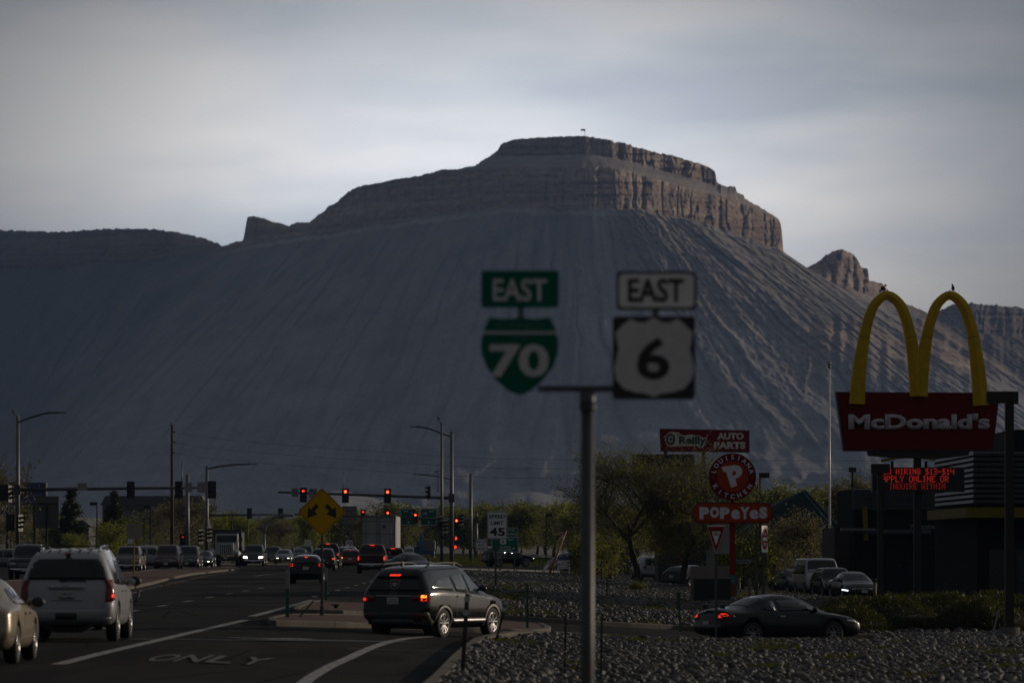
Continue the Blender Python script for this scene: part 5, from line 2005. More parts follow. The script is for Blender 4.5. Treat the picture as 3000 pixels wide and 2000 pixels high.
# --- right lane must turn right
gp = GP(1407, 1694)
D = gp[1]
t = thing('turn_lane_sign', gp, 'white RIGHT LANE MUST TURN RIGHT sign on a thin yellow post', 'road sign')
bx, bz = gp[0], gp[2]
X = lambda px: sx(px, D) - bx
Zz = lambda py: sz(py, D) - bz
MB().bar((0, .05, 0), (X(1409), .05, Zz(1580)), .06).build('post', mat('yellow_post', (.42, .26, .03), .5), t)
pa = panel(t, 'white_plate', 1393.5, 1578.5, 1427.5, 1613.5, WHITEP, .05, 0, X=X, Zz=Zz)
border(pa, 1393.5, 1578.5, 1427.5, 1613.5, X, Zz, .015, .02)
T_(pa, 'RIGHT LANE', 1410.5, 1586, 6, 28, BLACKS, D, X, Zz, bold=.02)
T_(pa, 'MUST', 1410.5, 1596, 6, 18, BLACKS, D, X, Zz, bold=.02)
T_(pa, 'TURN RIGHT', 1410.5, 1606, 6, 28, BLACKS, D, X, Zz, bold=.02)

# --- green guide sign
gp = GP(1500, 1671)
D = gp[1]
t = thing('guide_sign', gp, 'green guide sign for Utah, Denver, Clifton and Palisade behind the speed limit sign', 'road sign')
bx, bz = gp[0], gp[2]
X = lambda px: sx(px, D) - bx
Zz = lambda py: sz(py, D) - bz
for q in (1466, 1507):
    MB().bar((X(q), .08, 0), (X(q), .08, Zz(1560)), .09).build('post', GALVD, t)
pa = panel(t, 'green_plate', 1440, 1544.6, 1519, 1617, GREENS, .12, 0, X=X, Zz=Zz)
border(pa, 1440, 1544.6, 1519, 1617, X, Zz, .02, .03, DIMW, .12)
MB().box(((X(1440) + X(1519)) / 2, -.012, Zz(1572.5)), (X(1518) - X(1441), .004, .04)).build('divider', DIMW, pa)
T_(pa, 'UTAH', 1499, 1552, 5, 18, DIMW, D, X, Zz, bold=.02)
T_(pa, 'DENVER', 1495, 1563.5, 5, 26, DIMW, D, X, Zz, bold=.02)
T_(pa, 'EAST', 1497.5, 1579.5, 5, 17, DIMW, D, X, Zz, bold=.02)
T_(pa, 'CLIFTON', 1480, 1602, 5, 31, DIMW, D, X, Zz, bold=.02)
T_(pa, 'PALISADE', 1480, 1610, 5, 37, DIMW, D, X, Zz, bold=.02)
MB().prism(rrect(.5, .42, .12, 3, X(1474), Zz(1586)), -.014, -.009).build('route_shield', DIMW, pa)
T_(pa, '6', 1474, 1586, 8, 6, BLACKS, D, X, Zz, y=-.02, bold=.03)
MB().prism([(X(1501), Zz(1604)), (X(1505), Zz(1604)), (X(1505), Zz(1602.5)), (X(1508), Zz(1605.5)), (X(1505), Zz(1608.5)), (X(1505), Zz(1607)), (X(1501), Zz(1607))], -.014, -.009).build('arrow', DIMW, pa)
MB().prism([(X(1510), Zz(1570)), (X(1512), Zz(1570)), (X(1514), Zz(1562)), (X(1516), Zz(1562)), (X(1513), Zz(1558)), (X(1511), Zz(1563)), (X(1512), Zz(1563))], -.014, -.009).build('arrow', DIMW, pa)

# --- small brown sign, milepost
gp = GP(1463, 1672)
D = gp[1]
t = thing('brown_sign', gp, 'small brown farm museum sign with white arrow under the green guide sign', 'road sign')
X = lambda px: sx(px, D) - gp[0]
Zz = lambda py: sz(py, D) - gp[2]
MB().bar((0, .05, 0), (0, .05, Zz(1620)), .06).build('post', GALVD, t)
pa = panel(t, 'brown_plate', 1447, 1618, 1479, 1636, BROWNS, .05, 0, X=X, Zz=Zz)
border(pa, 1447, 1618, 1479, 1636, X, Zz, .01, .02, DIMW)
T_(pa, 'LIVING FARM', 1463, 1622, 3, 26, DIMW, D, X, Zz)
T_(pa, 'MUSEUM', 1464, 1627, 3, 16, DIMW, D, X, Zz)
MB().box((X(1463), -.012, Zz(1632)), (.3, .004, .04)).build('arrow', DIMW, pa)
gp = GP(1431, 1671)
D = gp[1]
t = thing('mile_marker', gp, 'small green upright marker with the number 12', 'road sign')
X = lambda px: sx(px, D) - gp[0]
Zz = lambda py: sz(py, D) - gp[2]
MB().bar((0, .04, 0), (0, .04, Zz(1620)), .05).build('post', GALVD, t)
pa = panel(t, 'green_plate', 1428.5, 1618, 1436, 1639, GREENS, .03, 0, X=X, Zz=Zz)
T_(pa, '1', 1432, 1626, 5, 2, DIMW, D, X, Zz)
T_(pa, '2', 1432, 1634, 5, 4, DIMW, D, X, Zz)

# --- far yield and for-lease board, leaning pole and slumped banner


def yield_sign(name, label, px, D, top, tw, th_, base_h=None, word=True, back=False):
    p = AT(px, D)
    t = thing(name, p, label, 'road sign')
    X = lambda q: sx(q, D) - p.x
    Zz = lambda q: sz(q, D) - p.z
    w = tw * D / F / 2
    h = th_ * D / F
    z1 = Zz(top)
    MB().bar((0, .05, 0), (0, .05, z1 - .05), .065).build('post', GALVD, t)
    pl_ = MB().prism(poly_round([(-w, z1), (w, z1), (0, z1 - h)], .05, 3), 0, .006).build('red_triangle', REDS, t)
    k = .94
    a = poly_round([(-w * .97, z1 - .015), (w * .97, z1 - .015), (0, z1 - h * .975)], .05, 3)
    b = poly_round([(-w * .90, z1 - .05), (w * .90, z1 - .05), (0, z1 - h * .93)], .04, 3)
    n = len(a)
    MB().add([(x, -.003, z) for x, z in a] + [(x, -.003, z) for x, z in b], [(i, (i + 1) % n, (i + 1) % n + n, i + n) for i in range(n)]).build('white_border', WHITEP, pl_)
    cz2 = z1 - h * .33
    MB().prism(poly_round([(-w * .47, z1 - h * .22), (w * .47, z1 - h * .22), (0, z1 - h * .68)], .03, 3), -.006, -.002).build('white_field', WHITEP, pl_)
    if word:
        text('lettering', 'YIELD', REDS, pl_, (0, -.010, z1 - h * .30), h=h * .11, w=w * .62, bold=.02)
    return t, p, X, Zz


t, p, X, Zz = yield_sign('yield_sign', 'red and white YIELD sign in front of the red restaurant pylon', 2098, 128, 1536, 57, 90)
MB().prism(rrect(1.0 * .47, .8, .02, 2, (2111 - 2098) * 128 / F, Zz(1578)), .10, .11).build('backing_plate', SIGBACK, t)
yield_sign('yield_sign', 'small distant yield sign behind the leaning orange pole', 1649, 405, 1559, 20, 34, word=False)
gp = GP(1606, 1684)
D = gp[1]
t = thing('leaning_pole', gp, 'rust orange pole leaning to the right beside the far yield sign', 'pole')
MB().tube([(0, 0, -.1), (sx(1660, D) - gp[0], .4, sz(1553, D) - gp[2])], [.10, .05], 8).build('shaft', mat('rust_orange', (.34, .12, .045), .6, 0, .2), t)
gp = GP(1610, 1676)
D = gp[1]
X = lambda q: sx(q, D) - gp[0]
Zz = lambda q: sz(q, D) - gp[2]
t = thing('feather_banner', gp, 'white and blue banner slumped on the stones behind the leaning pole', 'banner')
MB().add([(X(1586), -.1, Zz(1675)), (X(1597), .15, Zz(1675)), (X(1612), .1, Zz(1650)), (X(1600), -.15, Zz(1652)), (X(1622), 0, Zz(1634)), (X(1634), .1, Zz(1637)), (X(1622), .2, Zz(1650))],
         [(0, 1, 2, 3), (3, 2, 5, 4), (2, 6, 5)]).build('cloth', mat('banner_white', (.42, .45, .55), .6, 0, .2, 1.5), t)
MB().tube([(X(1586), .1, Zz(1675)), (X(1605), .1, Zz(1647)), (X(1626), .1, Zz(1632))], .03, 5).build('batten', WHITEP, t)
gp = GP(1651, 1679)
D = gp[1]
X = lambda q: sx(q, D) - gp[0]
Zz = lambda q: sz(q, D) - gp[2]
t = thing('lease_board', gp, 'white and red UNIT FOR LEASE board with a blue top', 'sign')
for q in (1635, 1668):
    MB().bar((X(q), .06, 0), (X(q), .06, Zz(1640)), .1).build('post', WHITEP, t)
pa = panel(t, 'board', 1633, 1630.5, 1669.5, 1665, WHITEP, .02, 0, X=X, Zz=Zz)
MB().box((X(1651.3), -.012, Zz(1635)), (X(1669) - X(1633.5), .006, .28)).build('blue_band', mat('lease_blue', (.04, .08, .2), .5), pa)
T_(pa, 'CENTER', 1654, 1645, 4, 20, mat('lease_navy', (.03, .04, .12), .5), D, X, Zz)
T_(pa, 'UNIT FOR LEASE', 1651, 1652, 6, 34, REDS, D, X, Zz, bold=.03)
T_(pa, '970-243-7375', 1651, 1660, 4, 33, mat('lease_navy', (.03, .04, .12), .5), D, X, Zz, bold=.02)

# --- back of a square sign on a yellow post on the median
gp = GP(393, 1691)
D = gp[1]
X = lambda q: sx(q, D) - gp[0]
Zz = lambda q: sz(q, D) - gp[2]
t = thing('median_sign', gp, 'grey back of a square sign on a yellow post beside the tan pickup', 'road sign')
MB().bar((0, -.04, 0), (0, -.04, Zz(1537)), .075).build('post', mat('yellow_post', (.42, .26, .03), .5), t)
panel(t, 'sign_back', 371, 1534, 415, 1578, SIGBACK, .06, .01, X=X, Zz=Zz)
p = AT(383, 390)
t = thing('round_sign', p, 'small round pale sign back under the square median sign', 'road sign')
MB().bar((0, .05, 0), (0, .05, 3.2), .06).build('post', GALVD, t)
MB().disc((0, sz(1583, 390) - p.z), .27, 0, .01, 16).build('disc', WHITEP, t)

# --- do not enter sign seen at an angle
D = 190
p = AT(2240, D)
X = lambda q: sx(q, D) - p.x
Zz = lambda q: sz(q, D) - p.z
t = thing('do_not_enter_sign', p, 'red and white DO NOT ENTER sign turned sideways right of the red pylon', 'road sign', math.radians(72))
MB().bar((0, .05, 0), (0, .05, Zz(1545)), .09).build('post', GALVD, t)
h_ = 78 * D / F
pa = MB().prism(rrect(.92, h_, .04, 3, 0, Zz(1578)), -.006, 0).build('white_plate', WHITEP, t)
pc = MB().disc((0, Zz(1578)), .43, -.012, -.007, 24).build('red_disc', REDS, pa)
MB().box((0, -.015, Zz(1578)), (.66, .006, .14)).build('white_bar', WHITEP, pa)
text('lettering', 'DO NOT', WHITEP, pa, (0, -.02, Zz(1578) + .2), h=.12, w=.5, bold=.02)
text('lettering', 'ENTER', WHITEP, pa, (0, -.02, Zz(1578) - .2), h=.12, w=.45, bold=.02)

# ------------------------------------------------------------------ the burger restaurant pylon
D = 175
p = AT(2691, D)
X = lambda q: sx(q, D) - p.x
Zz = lambda q: sz(q, D) - p.z
t = thing('restaurant_sign', p, 'tall red restaurant sign topped by yellow double arches, with a red light board', 'sign')
MB().bar((0, .5, -.5), (0, .5, Zz(1335)), .27).build('pole', DARKPOLE, t)
MB().prism([(X(2544), Zz(1321)), (X(2842), Zz(1321)), (X(2838), Zz(1333)), (X(2760), Zz(1342)), (X(2640), Zz(1341)), (X(2548), Zz(1334))], .15, .85).build('soffit', DARKPOLE, t)
cab = MB().prism([(X(2450), Zz(1147)), (X(2930), Zz(1150)), (X(2910), Zz(1321)), (X(2473), Zz(1320))], .1, .9).build('cabinet_shell', mat('cabinet_dark', (.02, .02, .03), .4), t)
for a_, b_ in ((2454, 2691.2), (2691.8, 2926)):
    l0 = 2454 if a_ == 2454 else 2691.8
    q0, q1 = (2476, 2691.2) if a_ == 2454 else (2691.8, 2907)
    MB().prism([(X(a_), Zz(1150)), (X(b_), Zz(1152)), (X(q1), Zz(1317)), (X(q0), Zz(1316.5))], .07, .099).build('red_panel', DKRED, cab)
me_ = text_mesh("McDonald's", 46 * D / F, 415 * D / F, bold=.045, extrude=0)
o_ = obj('lettering', me_, mat('letter_grey', (.52, .49, .54), .4), cab)
o_.location = (X(2693), .02, Zz(1234))
sol = o_.modifiers.new('depth', 'SOLIDIFY')
sol.thickness = .06
sol.offset = 0
text('trademark', '®', mat('mark_red', (.3, .06, .08), .5), cab, (X(2896), .06, Zz(1215)), h=9 * D / F)
CURVE = [(864.5, 0, 25), (866.5, 9, 25), (872, 18, 25.5), (880, 27, 26), (890, 36, 27), (905, 44.5, 28), (930, 54, 29), (960, 62.5, 30), (989, 68.5, 32), (1040, 77, 36), (1110, 85, 41), (1183, 90, 46)]
for ax_, yo, foot in ((2600, 0.0, 1183), (2783.5, .004, 1187)):
    for s in (-1, 1):
        out, inn_ = [], []
        endy = foot if (s < 0) == (ax_ < 2700) else 1160
        pts_ = [c for c in CURVE if c[0] <= endy]
        if pts_[-1][0] < endy:
            l1, l2 = CURVE[-2], CURVE[-1]
            k = (endy - l1[0]) / (l2[0] - l1[0])
            pts_.append(tuple(l1[i] + (l2[i] - l1[i]) * k for i in range(3)))
        for i, (y_, dx_, w_) in enumerate(pts_):
            a = pts_[max(0, i - 1)]
            b = pts_[min(len(pts_) - 1, i + 1)]
            tx, ty = b[1] - a[1], b[0] - a[0]
            if i == 0:
                tx, ty = 1, 0
            l = math.hypot(tx, ty)
            nx, ny = ty / l, -tx / l
            out.append((ax_ + s * (dx_ + nx * w_ / 2), y_ + ny * w_ / 2))
            inn_.append((ax_ + s * (dx_ - nx * w_ / 2), y_ - ny * w_ / 2))
        n = len(out)
        vs = []
        yf = -.12 + yo + (0.006 if s > 0 else 0)
        for (ox, oy), (ix, iy) in zip(out, inn_):
            vs += [(X(ox), yf, Zz(oy)), (X((ox + ix) / 2), yf - .07, Zz((oy + iy) / 2)), (X(ix), yf, Zz(iy)), (X(ix), .35, Zz(iy)), (X(ox), .35, Zz(oy))]
        fs = []
        for i in range(n - 1):
            for j in range(5):
                a, b = i * 5 + j, i * 5 + (j + 1) % 5
                fs.append((a, b, b + 5, a + 5))
        e_ = (n - 1) * 5
        fs.append((e_, e_ + 1, e_ + 2, e_ + 3, e_ + 4))
        leg = MB().add(vs, fs).build('arch_leg', YEL, t)
        ox, oy = out[8]
        ix, iy = inn_[8]
        MB().bar((X(ox), yf - .004, Zz(oy)), (X((ox + ix) / 2), yf - .074, Zz((oy + iy) / 2 - 3)), .02).bar((X((ox + ix) / 2), yf - .074, Zz((oy + iy) / 2 - 3)), (X(ix), yf - .004, Zz(iy)), .02).build(
            'arch_seam', mat('seam_brown', (.12, .07, .01), .6), leg)
    MB().tube([(X(ax_ + 0), .1, Zz(853)), (X(ax_), .1, Zz(848))], .015, 5).build('lightning_stub', GALVD, t)
# light board
bd = MB().box((X(2691.5), .4, Zz(1404)), (270 * D / F, .55, 72 * D / F)).build('led_board', mat('board_black', (.006, .006, .007), .4), t)
GL = {'A': '01110 10001 10001 11111 10001 10001 10001', 'D': '11110 10001 10001 10001 10001 10001 11110', 'E': '11111 10000 10000 11110 10000 10000 11111',
      'G': '01110 10001 10000 10111 10001 10001 01110', 'H': '10001 10001 10001 11111 10001 10001 10001', 'I': '01110 00100 00100 00100 00100 00100 01110',
      'L': '10000 10000 10000 10000 10000 10000 11111', 'N': '10001 11001 10101 10101 10011 10001 10001', 'O': '01110 10001 10001 10001 10001 10001 01110',
      'P': '11110 10001 10001 11110 10000 10000 10000', 'Q': '01110 10001 10001 10001 10101 10010 01101', 'R': '11110 10001 10001 11110 10100 10010 10001',
      'T': '11111 00100 00100 00100 00100 00100 00100', 'U': '10001 10001 10001 10001 10001 10001 01110', 'W': '10001 10001 10001 10101 10101 11011 10001',
      'Y': '10001 10001 01010 00100 00100 00100 00100', '1': '00100 01100 00100 00100 00100 00100 01110', '3': '11110 00001 00001 01110 00001 00001 11110',
      '4': '10001 10001 10001 11111 00001 00001 00001', '$': '01111 10100 10100 01110 00101 00101 11110', '-': '00000 00000 00000 11111 00000 00000 00000',
      ' ': '00000 00000 00000 00000 00000 00000 00000'}
LED = mat('led_red', (.5, .02, .02), .5, emit=(1.0, .03, .012), estr=1.1)
LED2 = mat('led_red_dim', (.3, .02, .02), .5, emit=(1.0, .03, .012), estr=.5)
for s_, x0, x1, y0, y1, mm in (('NOW HIRING $13-$14', 2576, 2796, 1371.5, 1389.5, LED), ('APPLY ONLINE OR', 2585, 2780, 1393, 1411, LED), ('INQUIRE WITHIN', 2606, 2770, 1414.5, 1432.5, LED2)):
    cols = len(s_) * 6 - 1
    cw = (X(x1) - X(x0)) / cols
    chh = (Zz(y0) - Zz(y1)) / 7
    m = MB()
    for ci, ch in enumerate(s_):
        for ri, row in enumerate(GL[ch].split()):
            for bi, b in enumerate(row):
                if b == '1':
                    xx, zz_ = X(x0) + (ci * 6 + bi + .5) * cw, Zz(y0) - (ri + .5) * chh
                    m.add([(xx - cw * .36, .12, zz_ - chh * .36), (xx + cw * .36, .12, zz_ - chh * .36), (xx + cw * .36, .12, zz_ + chh * .36), (xx - cw * .36, .12, zz_ + chh * .36)], [(0, 1, 2, 3)])
    m.build('led_text', mm, bd)['kind'] = 'stuff'


# --- birds


def bird(loc, label, rz, s=1.0, cat='bird'):
    t = thing('bird', loc, label, cat, rz)
    BM = mat('bird_dark', (.015, .014, .018), .7)
    R = Matrix.Rotation(math.radians(-35), 3, 'X')
    m = MB().ell((0, 0, .13 * s), (.07 * s, .13 * s, .085 * s), 10, 8, R)
    m.ell((0, .10 * s, .26 * s), (.045 * s, .055 * s, .05 * s), 8, 6)
    m.tube([(0, -.08 * s, .08 * s), (0, -.2 * s, .0)], [.045 * s, .02 * s], 6)
    m.tube([(0, .14 * s, .26 * s), (0, .19 * s, .25 * s)], [.014 * s, .003 * s], 5)
    m.tube([(.02 * s, .02 * s, .08 * s), (.02 * s, .02 * s, 0)], .008 * s, 4)
    m.tube([(-.02 * s, .02 * s, .08 * s), (-.02 * s, .02 * s, 0)], .008 * s, 4)
    m.build('body', BM, t)
    return t


bird(PT(2588, 853.5, D + .1), 'dark bird on top of the arch nearer the mesa', math.radians(-70), .85)['label'] = 'dark bird perched on the left one of the two yellow arches'
bird(PT(2792, 852.5, D + .1), 'dark bird perched on the right one of the two yellow arches', math.radians(10), .85)

# ------------------------------------------------------------------ popeyes pylon
D = 232
p = AT(2146, D)
X = lambda q: sx(q, D) - p.x
Zz = lambda q: sz(q, D) - p.z
t = thing('chicken_sign', p, 'red pylon with a round LOUISIANA KITCHEN disc over a long POPEYES capsule', 'sign')
MB().bar((0, .3, -.2), (0, .3, Zz(1530)), .26).bar((0, .3, Zz(1474)), (0, .3, Zz(1455)), .14).build('pole', REDS, t)
LAV = mat('sign_lavender_white', (.74, .70, .80), .4)
r_ = 69 * D / F
cz_ = Zz(1396)
dsc = MB().disc((0, cz_), r_, -.1, .5, 48).build('round_cabinet', DKRED, t)
MB().disc((0, cz_), r_ * .67, -.115, -.102, 40).build('orange_disc', ORANGES, dsc)
MB().prism([(0 + a * r_, cz_ + b * r_) for a, b in ((-.47, .42), (.10, .50), (.30, .45), (.40, .32), (.41, .14), (.30, -.01), (.12, -.08), (.19, -.36), (-.06, -.47), (-.28, .20), (-.40, .22))], -.135, -.117).build('big_letter', LAV, dsc)
MB().prism([(0 + a * r_, cz_ + b * r_) for a, b in ((.02, .24), (.12, .23), (.15, .14), (.08, .06), (-.03, .05))], -.139, -.136).build('letter_hole', ORANGES, dsc)


def ring_text(s, r, a0, a1, h, inward=False):
    n = len(s)
    for i, ch in enumerate(s):
        a = math.radians(a0 + (a1 - a0) * i / (n - 1))
        me_ = text_mesh(ch, h, None, bold=.03)
        o = obj('letter', me_, LAV, dsc)
        o.location = (r * math.sin(a), -.115, cz_ + r * math.cos(a))
        o.rotation_euler = (0, a + (PI if inward else 0), 0)


ring_text('LOUISIANA', r_ * .83, -74, 74, r_ * .2)
ring_text('KITCHEN', r_ * .83, 180 + 60, 180 - 60, r_ * .2, True)
for s in (-1, 1):
    MB().disc((s * r_ * .83, cz_ - .05), r_ * .06, -.115, -.102, 10).build('orange_dot', ORANGES, dsc)
w_, h_ = 238 * D / F, 60 * D / F
cap = MB().prism(rrect(w_, h_, h_ * .49, 10, 0, Zz(1502)), -.1, .5).build('capsule_cabinet', DKRED, t)
MB().prism(rrect(w_ * .975, h_ * .9, h_ * .44, 10, 0, Zz(1502)), -.112, -.102).build('orange_face', ORANGES, cap)
for s_, cx_, wd, hh, dz in (('P', 2063, 29, 35, 0), ('O', 2093, 27, 33, 2), ('P', 2123, 29, 34, 0), ('e', 2155, 27, 28, -4), ('Y', 2182, 29, 36, 0), ('e', 2209, 27, 28, -4), ('S', 2236, 24, 34, 1)):
    me_ = text_mesh(s_, hh * D / F, wd * D / F, bold=.07)
    o = obj('letter', me_, LAV, cap)
    o.location = (X(cx_), -.12, Zz(1502) + dz * D / F)

# --- teal menu banner and small items near the pylon
gp = AT(2143, 222)
t = thing('menu_banner', gp, 'teal banner with a picture of food at the foot of the red pylon', 'banner')
X = lambda q: sx(q, 222) - gp.x
Zz = lambda q: sz(q, 222) - gp.z
MB().box((0, 0, (Zz(1684) + Zz(1748)) / 2), (28 * 222 / F, .03, Zz(1684) - Zz(1748))).build('cloth', mat('banner_teal', (.01, .16, .17), .6), t)
T_(t, 'Bold flavor', 2143, 1691, 4, 20, DIMW, 222, X, Zz, y=-.03)
T_(t, 'is back', 2144, 1700, 4, 14, DIMW, 222, X, Zz, y=-.03)
MB().prism([(X(2130), Zz(1745)), (X(2156), Zz(1745)), (X(2156), Zz(1715)), (X(2146), Zz(1706)), (X(2134), Zz(1714))], -.03, -.02).build('food_picture', mat('food_brown', (.14, .05, .02), .7, 0, .5, 9), t)
for q in (2129, 2157):
    MB().bar((X(q), 0, -.1), (X(q), 0, Zz(1683)), .05).build('stake', GALVD, t)

# --- auto parts sign
D = 378
p = AT(2062, D)
X = lambda q: sx(q, D) - p.x
Zz = lambda q: sz(q, D) - p.z
t = thing('auto_parts_sign', p, 'long red AUTO PARTS sign on two dark posts above the big tree', 'sign')
MB().bar((0, .4, 0), (0, .4, Zz(1322)), .30).bar((X(1950), .4, 0), (X(1950), .4, Zz(1322)), .30).build('posts', DARKPOLE, t)
cab = MB().prism([(X(1933), Zz(1255)), (X(2196), Zz(1260)), (X(2196), Zz(1325)), (X(1935), Zz(1322))], 0, .8).build('cabinet', mat('cabinet_dark', (.02, .02, .03), .4), t)
MB().prism([(X(1936), Zz(1258)), (X(2193), Zz(1262)), (X(2193), Zz(1322)), (X(1938), Zz(1319.5))], -.03, -.002).build('red_face', mat('parts_red', (.20, .004, .010), .5, spec=.12), cab)
CRM = mat('letter_cream', (.66, .63, .55), .4)
out_ = [(1950, 1275), (1958, 1266), (1972, 1264), (1980, 1266), (1988, 1265), (1992, 1272), (2004, 1275), (2028, 1272), (2034, 1275), (2052, 1275), (2056, 1280), (2074, 1281), (2068, 1296), (2062, 1310), (2050, 1312), (2044, 1306),
        (1985, 1306), (1975, 1308), (1960, 1308), (1950, 1300), (1947, 1288)]
MB().prism([(X(a), Zz(b)) for a, b in [(2011 + (q[0] - 2011) * .97, 1289 + (q[1] - 1289) * 1.0) for q in out_]], -.05, -.032).build('cream_backing', CRM, cab)
DG = mat('letter_green', (.004, .07, .035), .4)
o = text('lettering', "O", DG, cab, (X(1964.5), -.06, Zz(1286.5)), h=36 * D / F, w=27 * D / F, bold=.04)
text('lettering', "'", DG, cab, (X(1985.5), -.06, Zz(1273)), h=8 * D / F, bold=.03)
text('lettering', "Reilly", DG, cab, (X(2029), -.06, Zz(1292)), h=30 * D / F, w=80 * D / F, bold=.045)
m = MB()
for dx_, dz_ in ((-2.6, 1), (2.6, 1), (0, -3.2)):
    m.disc((X(1965 + dx_), Zz(1286 + dz_)), 2.6 * D / F, -.075, -.06, 10)
m.box((X(1966), -.07, Zz(1292)), (.04, .012, .22)).build('clover', DG, cab)
text('lettering', 'AUTO', CRM, cab, (X(2140), -.06, Zz(1277)), h=20 * D / F, w=78 * D / F, bold=.055)
text('lettering', 'PARTS', CRM, cab, (X(2138), -.06, Zz(1304)), h=21 * D / F, w=93 * D / F, bold=.055)
# dark reader board seen through the tree
p = AT(1944, 340)
t = thing('reader_board', p, 'dark billboard cabinet half hidden in the branches of the big tree', 'sign')
X = lambda q: sx(q, 340) - p.x
Zz = lambda q: sz(q, 340) - p.z
MB().box((0, .3, (Zz(1330) + Zz(1412)) / 2), (182 * 340 / F, .6, Zz(1330) - Zz(1412))).build('cabinet', mat('board_black2', (.022, .015, .014), .6), t)
MB().bar((0, .3, 0), (0, .3, Zz(1400)), .4).build('pole', DARKPOLE, t)

# ------------------------------------------------------------------ traffic signals


def head(loc, label, rz=0.0, lit=None, s=1.0, group=None, back=False):
    """three-lens signal head with its back plate, lenses facing -y"""
    t = thing('traffic_light', loc, label, 'traffic light', rz, group)
    if not back:
        MB().prism(rrect(.62 * s, 1.30 * s, .05, 3), 0, .03).build('back_plate', SIGBLACK, t)
    else:
        MB().prism(rrect(.62 * s, 1.30 * s, .05, 3), -.01, .02).build('back_plate', SIGBLACK, t)
    MB().box((0, .12, 0), (.34 * s, .2, 1.06 * s)).build('housing', SIGBLACK, t)
    for k in (-1, 0, 1):
        z = -k * .345 * s
        m = MB()
        n = 12
        vs = []
        for i in range(n + 1):
            a = PI * (-.08 + 1.16 * i / n)
            for y in (0, -.2 * s):
                vs.append((.15 * s * math.cos(a), y, z + .15 * s * math.sin(a)))
        m.add(vs, [(2 * i, 2 * i + 1, 2 * i + 3, 2 * i + 2) for i in range(n)])
        m.build('visor', SIGBLACK, t)
        if k == -1 and lit == 'dim':
            MB().disc((0, z), .09 * s, -.03, -.01, 14).build('red_lamp', LED, t)
        elif k == -1 and lit == 'red':
            l_ = MB().disc((0, z), .135 * s, -.03, -.01, 20).build('red_lamp', REDLAMP, t)
            MB().disc((0, z - .01), .07 * s, -.035, -.031, 14).build('lamp_core', ORANGELAMP, l_)
        elif k == -1 and lit == 'arrow':
            z_ = z
            w = .035 * s
            m = MB().prism([(-.12 * s, z_), (-.02 * s, z_ + .11 * s), (.01 * s, z_ + .08 * s), (-.035 * s, z_ + .025 * s), (.12 * s, z_ + .025 * s), (.12 * s, z_ - .025 * s), (-.035 * s, z_ - .025 * s), (.01 * s, z_ - .08 * s), (-.02 * s, z_ - .11 * s)], -.03, -.01)
            m.build('red_arrow', REDLAMP, t)
        else:
            MB().disc((0, z), .13 * s, -.03, -.01, 14).build('dark_lens', mat('dark_lens', (.03, .022, .015), .3), t)
    return t


def mast(name, label, px, D, top, r=.17, arm=None, lum=None, cap=True):
    p = AT(px, D)
    t = thing(name, p, label, 'signal pole' if 'signal' in name or 'mast' in name else 'pole')
    X = lambda q: sx(q, D) - p.x
    Zz = lambda q: sz(q, D) - p.z
    MB().tube([(0, 0, 0), (0, 0, Zz(top))], [r, r * .8], 12).build('pole', GALV, t)
    MB().tube([(0, 0, 0), (0, 0, .25)], r * 1.5, 8).build('base', GALV, t)
    if cap:
        MB().tube([(0, 0, Zz(top)), (0, 0, Zz(top) + .14)], [r * .9, .03], 10).build('cap', GALVD, t)
    if arm:
        (x0, y0), (x1, y1) = arm
        MB().tube([(X(x0), -.05, Zz(y0)), (X(x1), -.05, Zz(y1))], [.15, .09], 10).build('mast_arm', GALVD, t)
        MB().box((0, -.02, Zz(y0)), (r * 2.7, r * 2.4, .75)).build('arm_clamp', GALVD, t)
    if lum:
        pts = [(X(a), -.02, Zz(b)) for a, b in lum]
        MB().tube(pts, [.075] * len(pts), 8).build('lamp_arm', GALVD, t)
        s = 1 if pts[-1][0] > pts[0][0] else -1
        m = MB().box((pts[-1][0] + s * .35, -.02, pts[-1][2]), (.75, .26, .08))
        m.ell((pts[-1][0] + s * .1, -.02, pts[-1][2] + .07), (.07, .07, .07), 8, 6)
        m.build('lamp_head', GALVD, t)
    return t, X, Zz


# left side
mast('signal_pole', 'tall steel signal pole with a long arm above the white SUV', 52, 372, 1222, .17, ((60, 1434), (632, 1427)), [(56, 1236), (90, 1222), (125, 1212), (150, 1208), (168, 1208.5)])
t, X, Zz = mast('camera_pole', 'small arm with camera on top of the tall left signal pole', 52, 371.5, 1226, .05, None, None, False)
bpy.data.objects.remove(kids(t)[0]) if kids(t) else None
for o in [q for q in bpy.data.objects if q.parent == t]:
    bpy.data.objects.remove(o)
t['category'] = 'camera'
t.name = 'traffic_camera'
t.location = PT(52, 1223, 371.6)
MB().tube([(0, 0, 0), (-.1, 0, .22), (-.24, 0, .34), (-.36, 0, .34)], .05, 6).build('bracket', GALV, t)
bird(PT(38, 1209.5, 371.6), 'small bird on the camera bracket of the tall left signal pole', math.radians(120), .8)
MB().tube([(sx(52, 372) - 6, 371.9, sz(1434, 372)), (sx(52, 372), 371.9, sz(1434, 372))], .13, 10).build('mast_arm', GALVD, [q for q in bpy.data.objects if q.name == 'signal_pole'][0])
o = [q for q in bpy.data.objects if q.name.startswith('mast_arm')][-1]
pp = [q for q in bpy.data.objects if q.name == 'signal_pole'][0]
bpy.context.view_layer.update()
o.matrix_parent_inverse = Matrix.Translation(-pp.location)
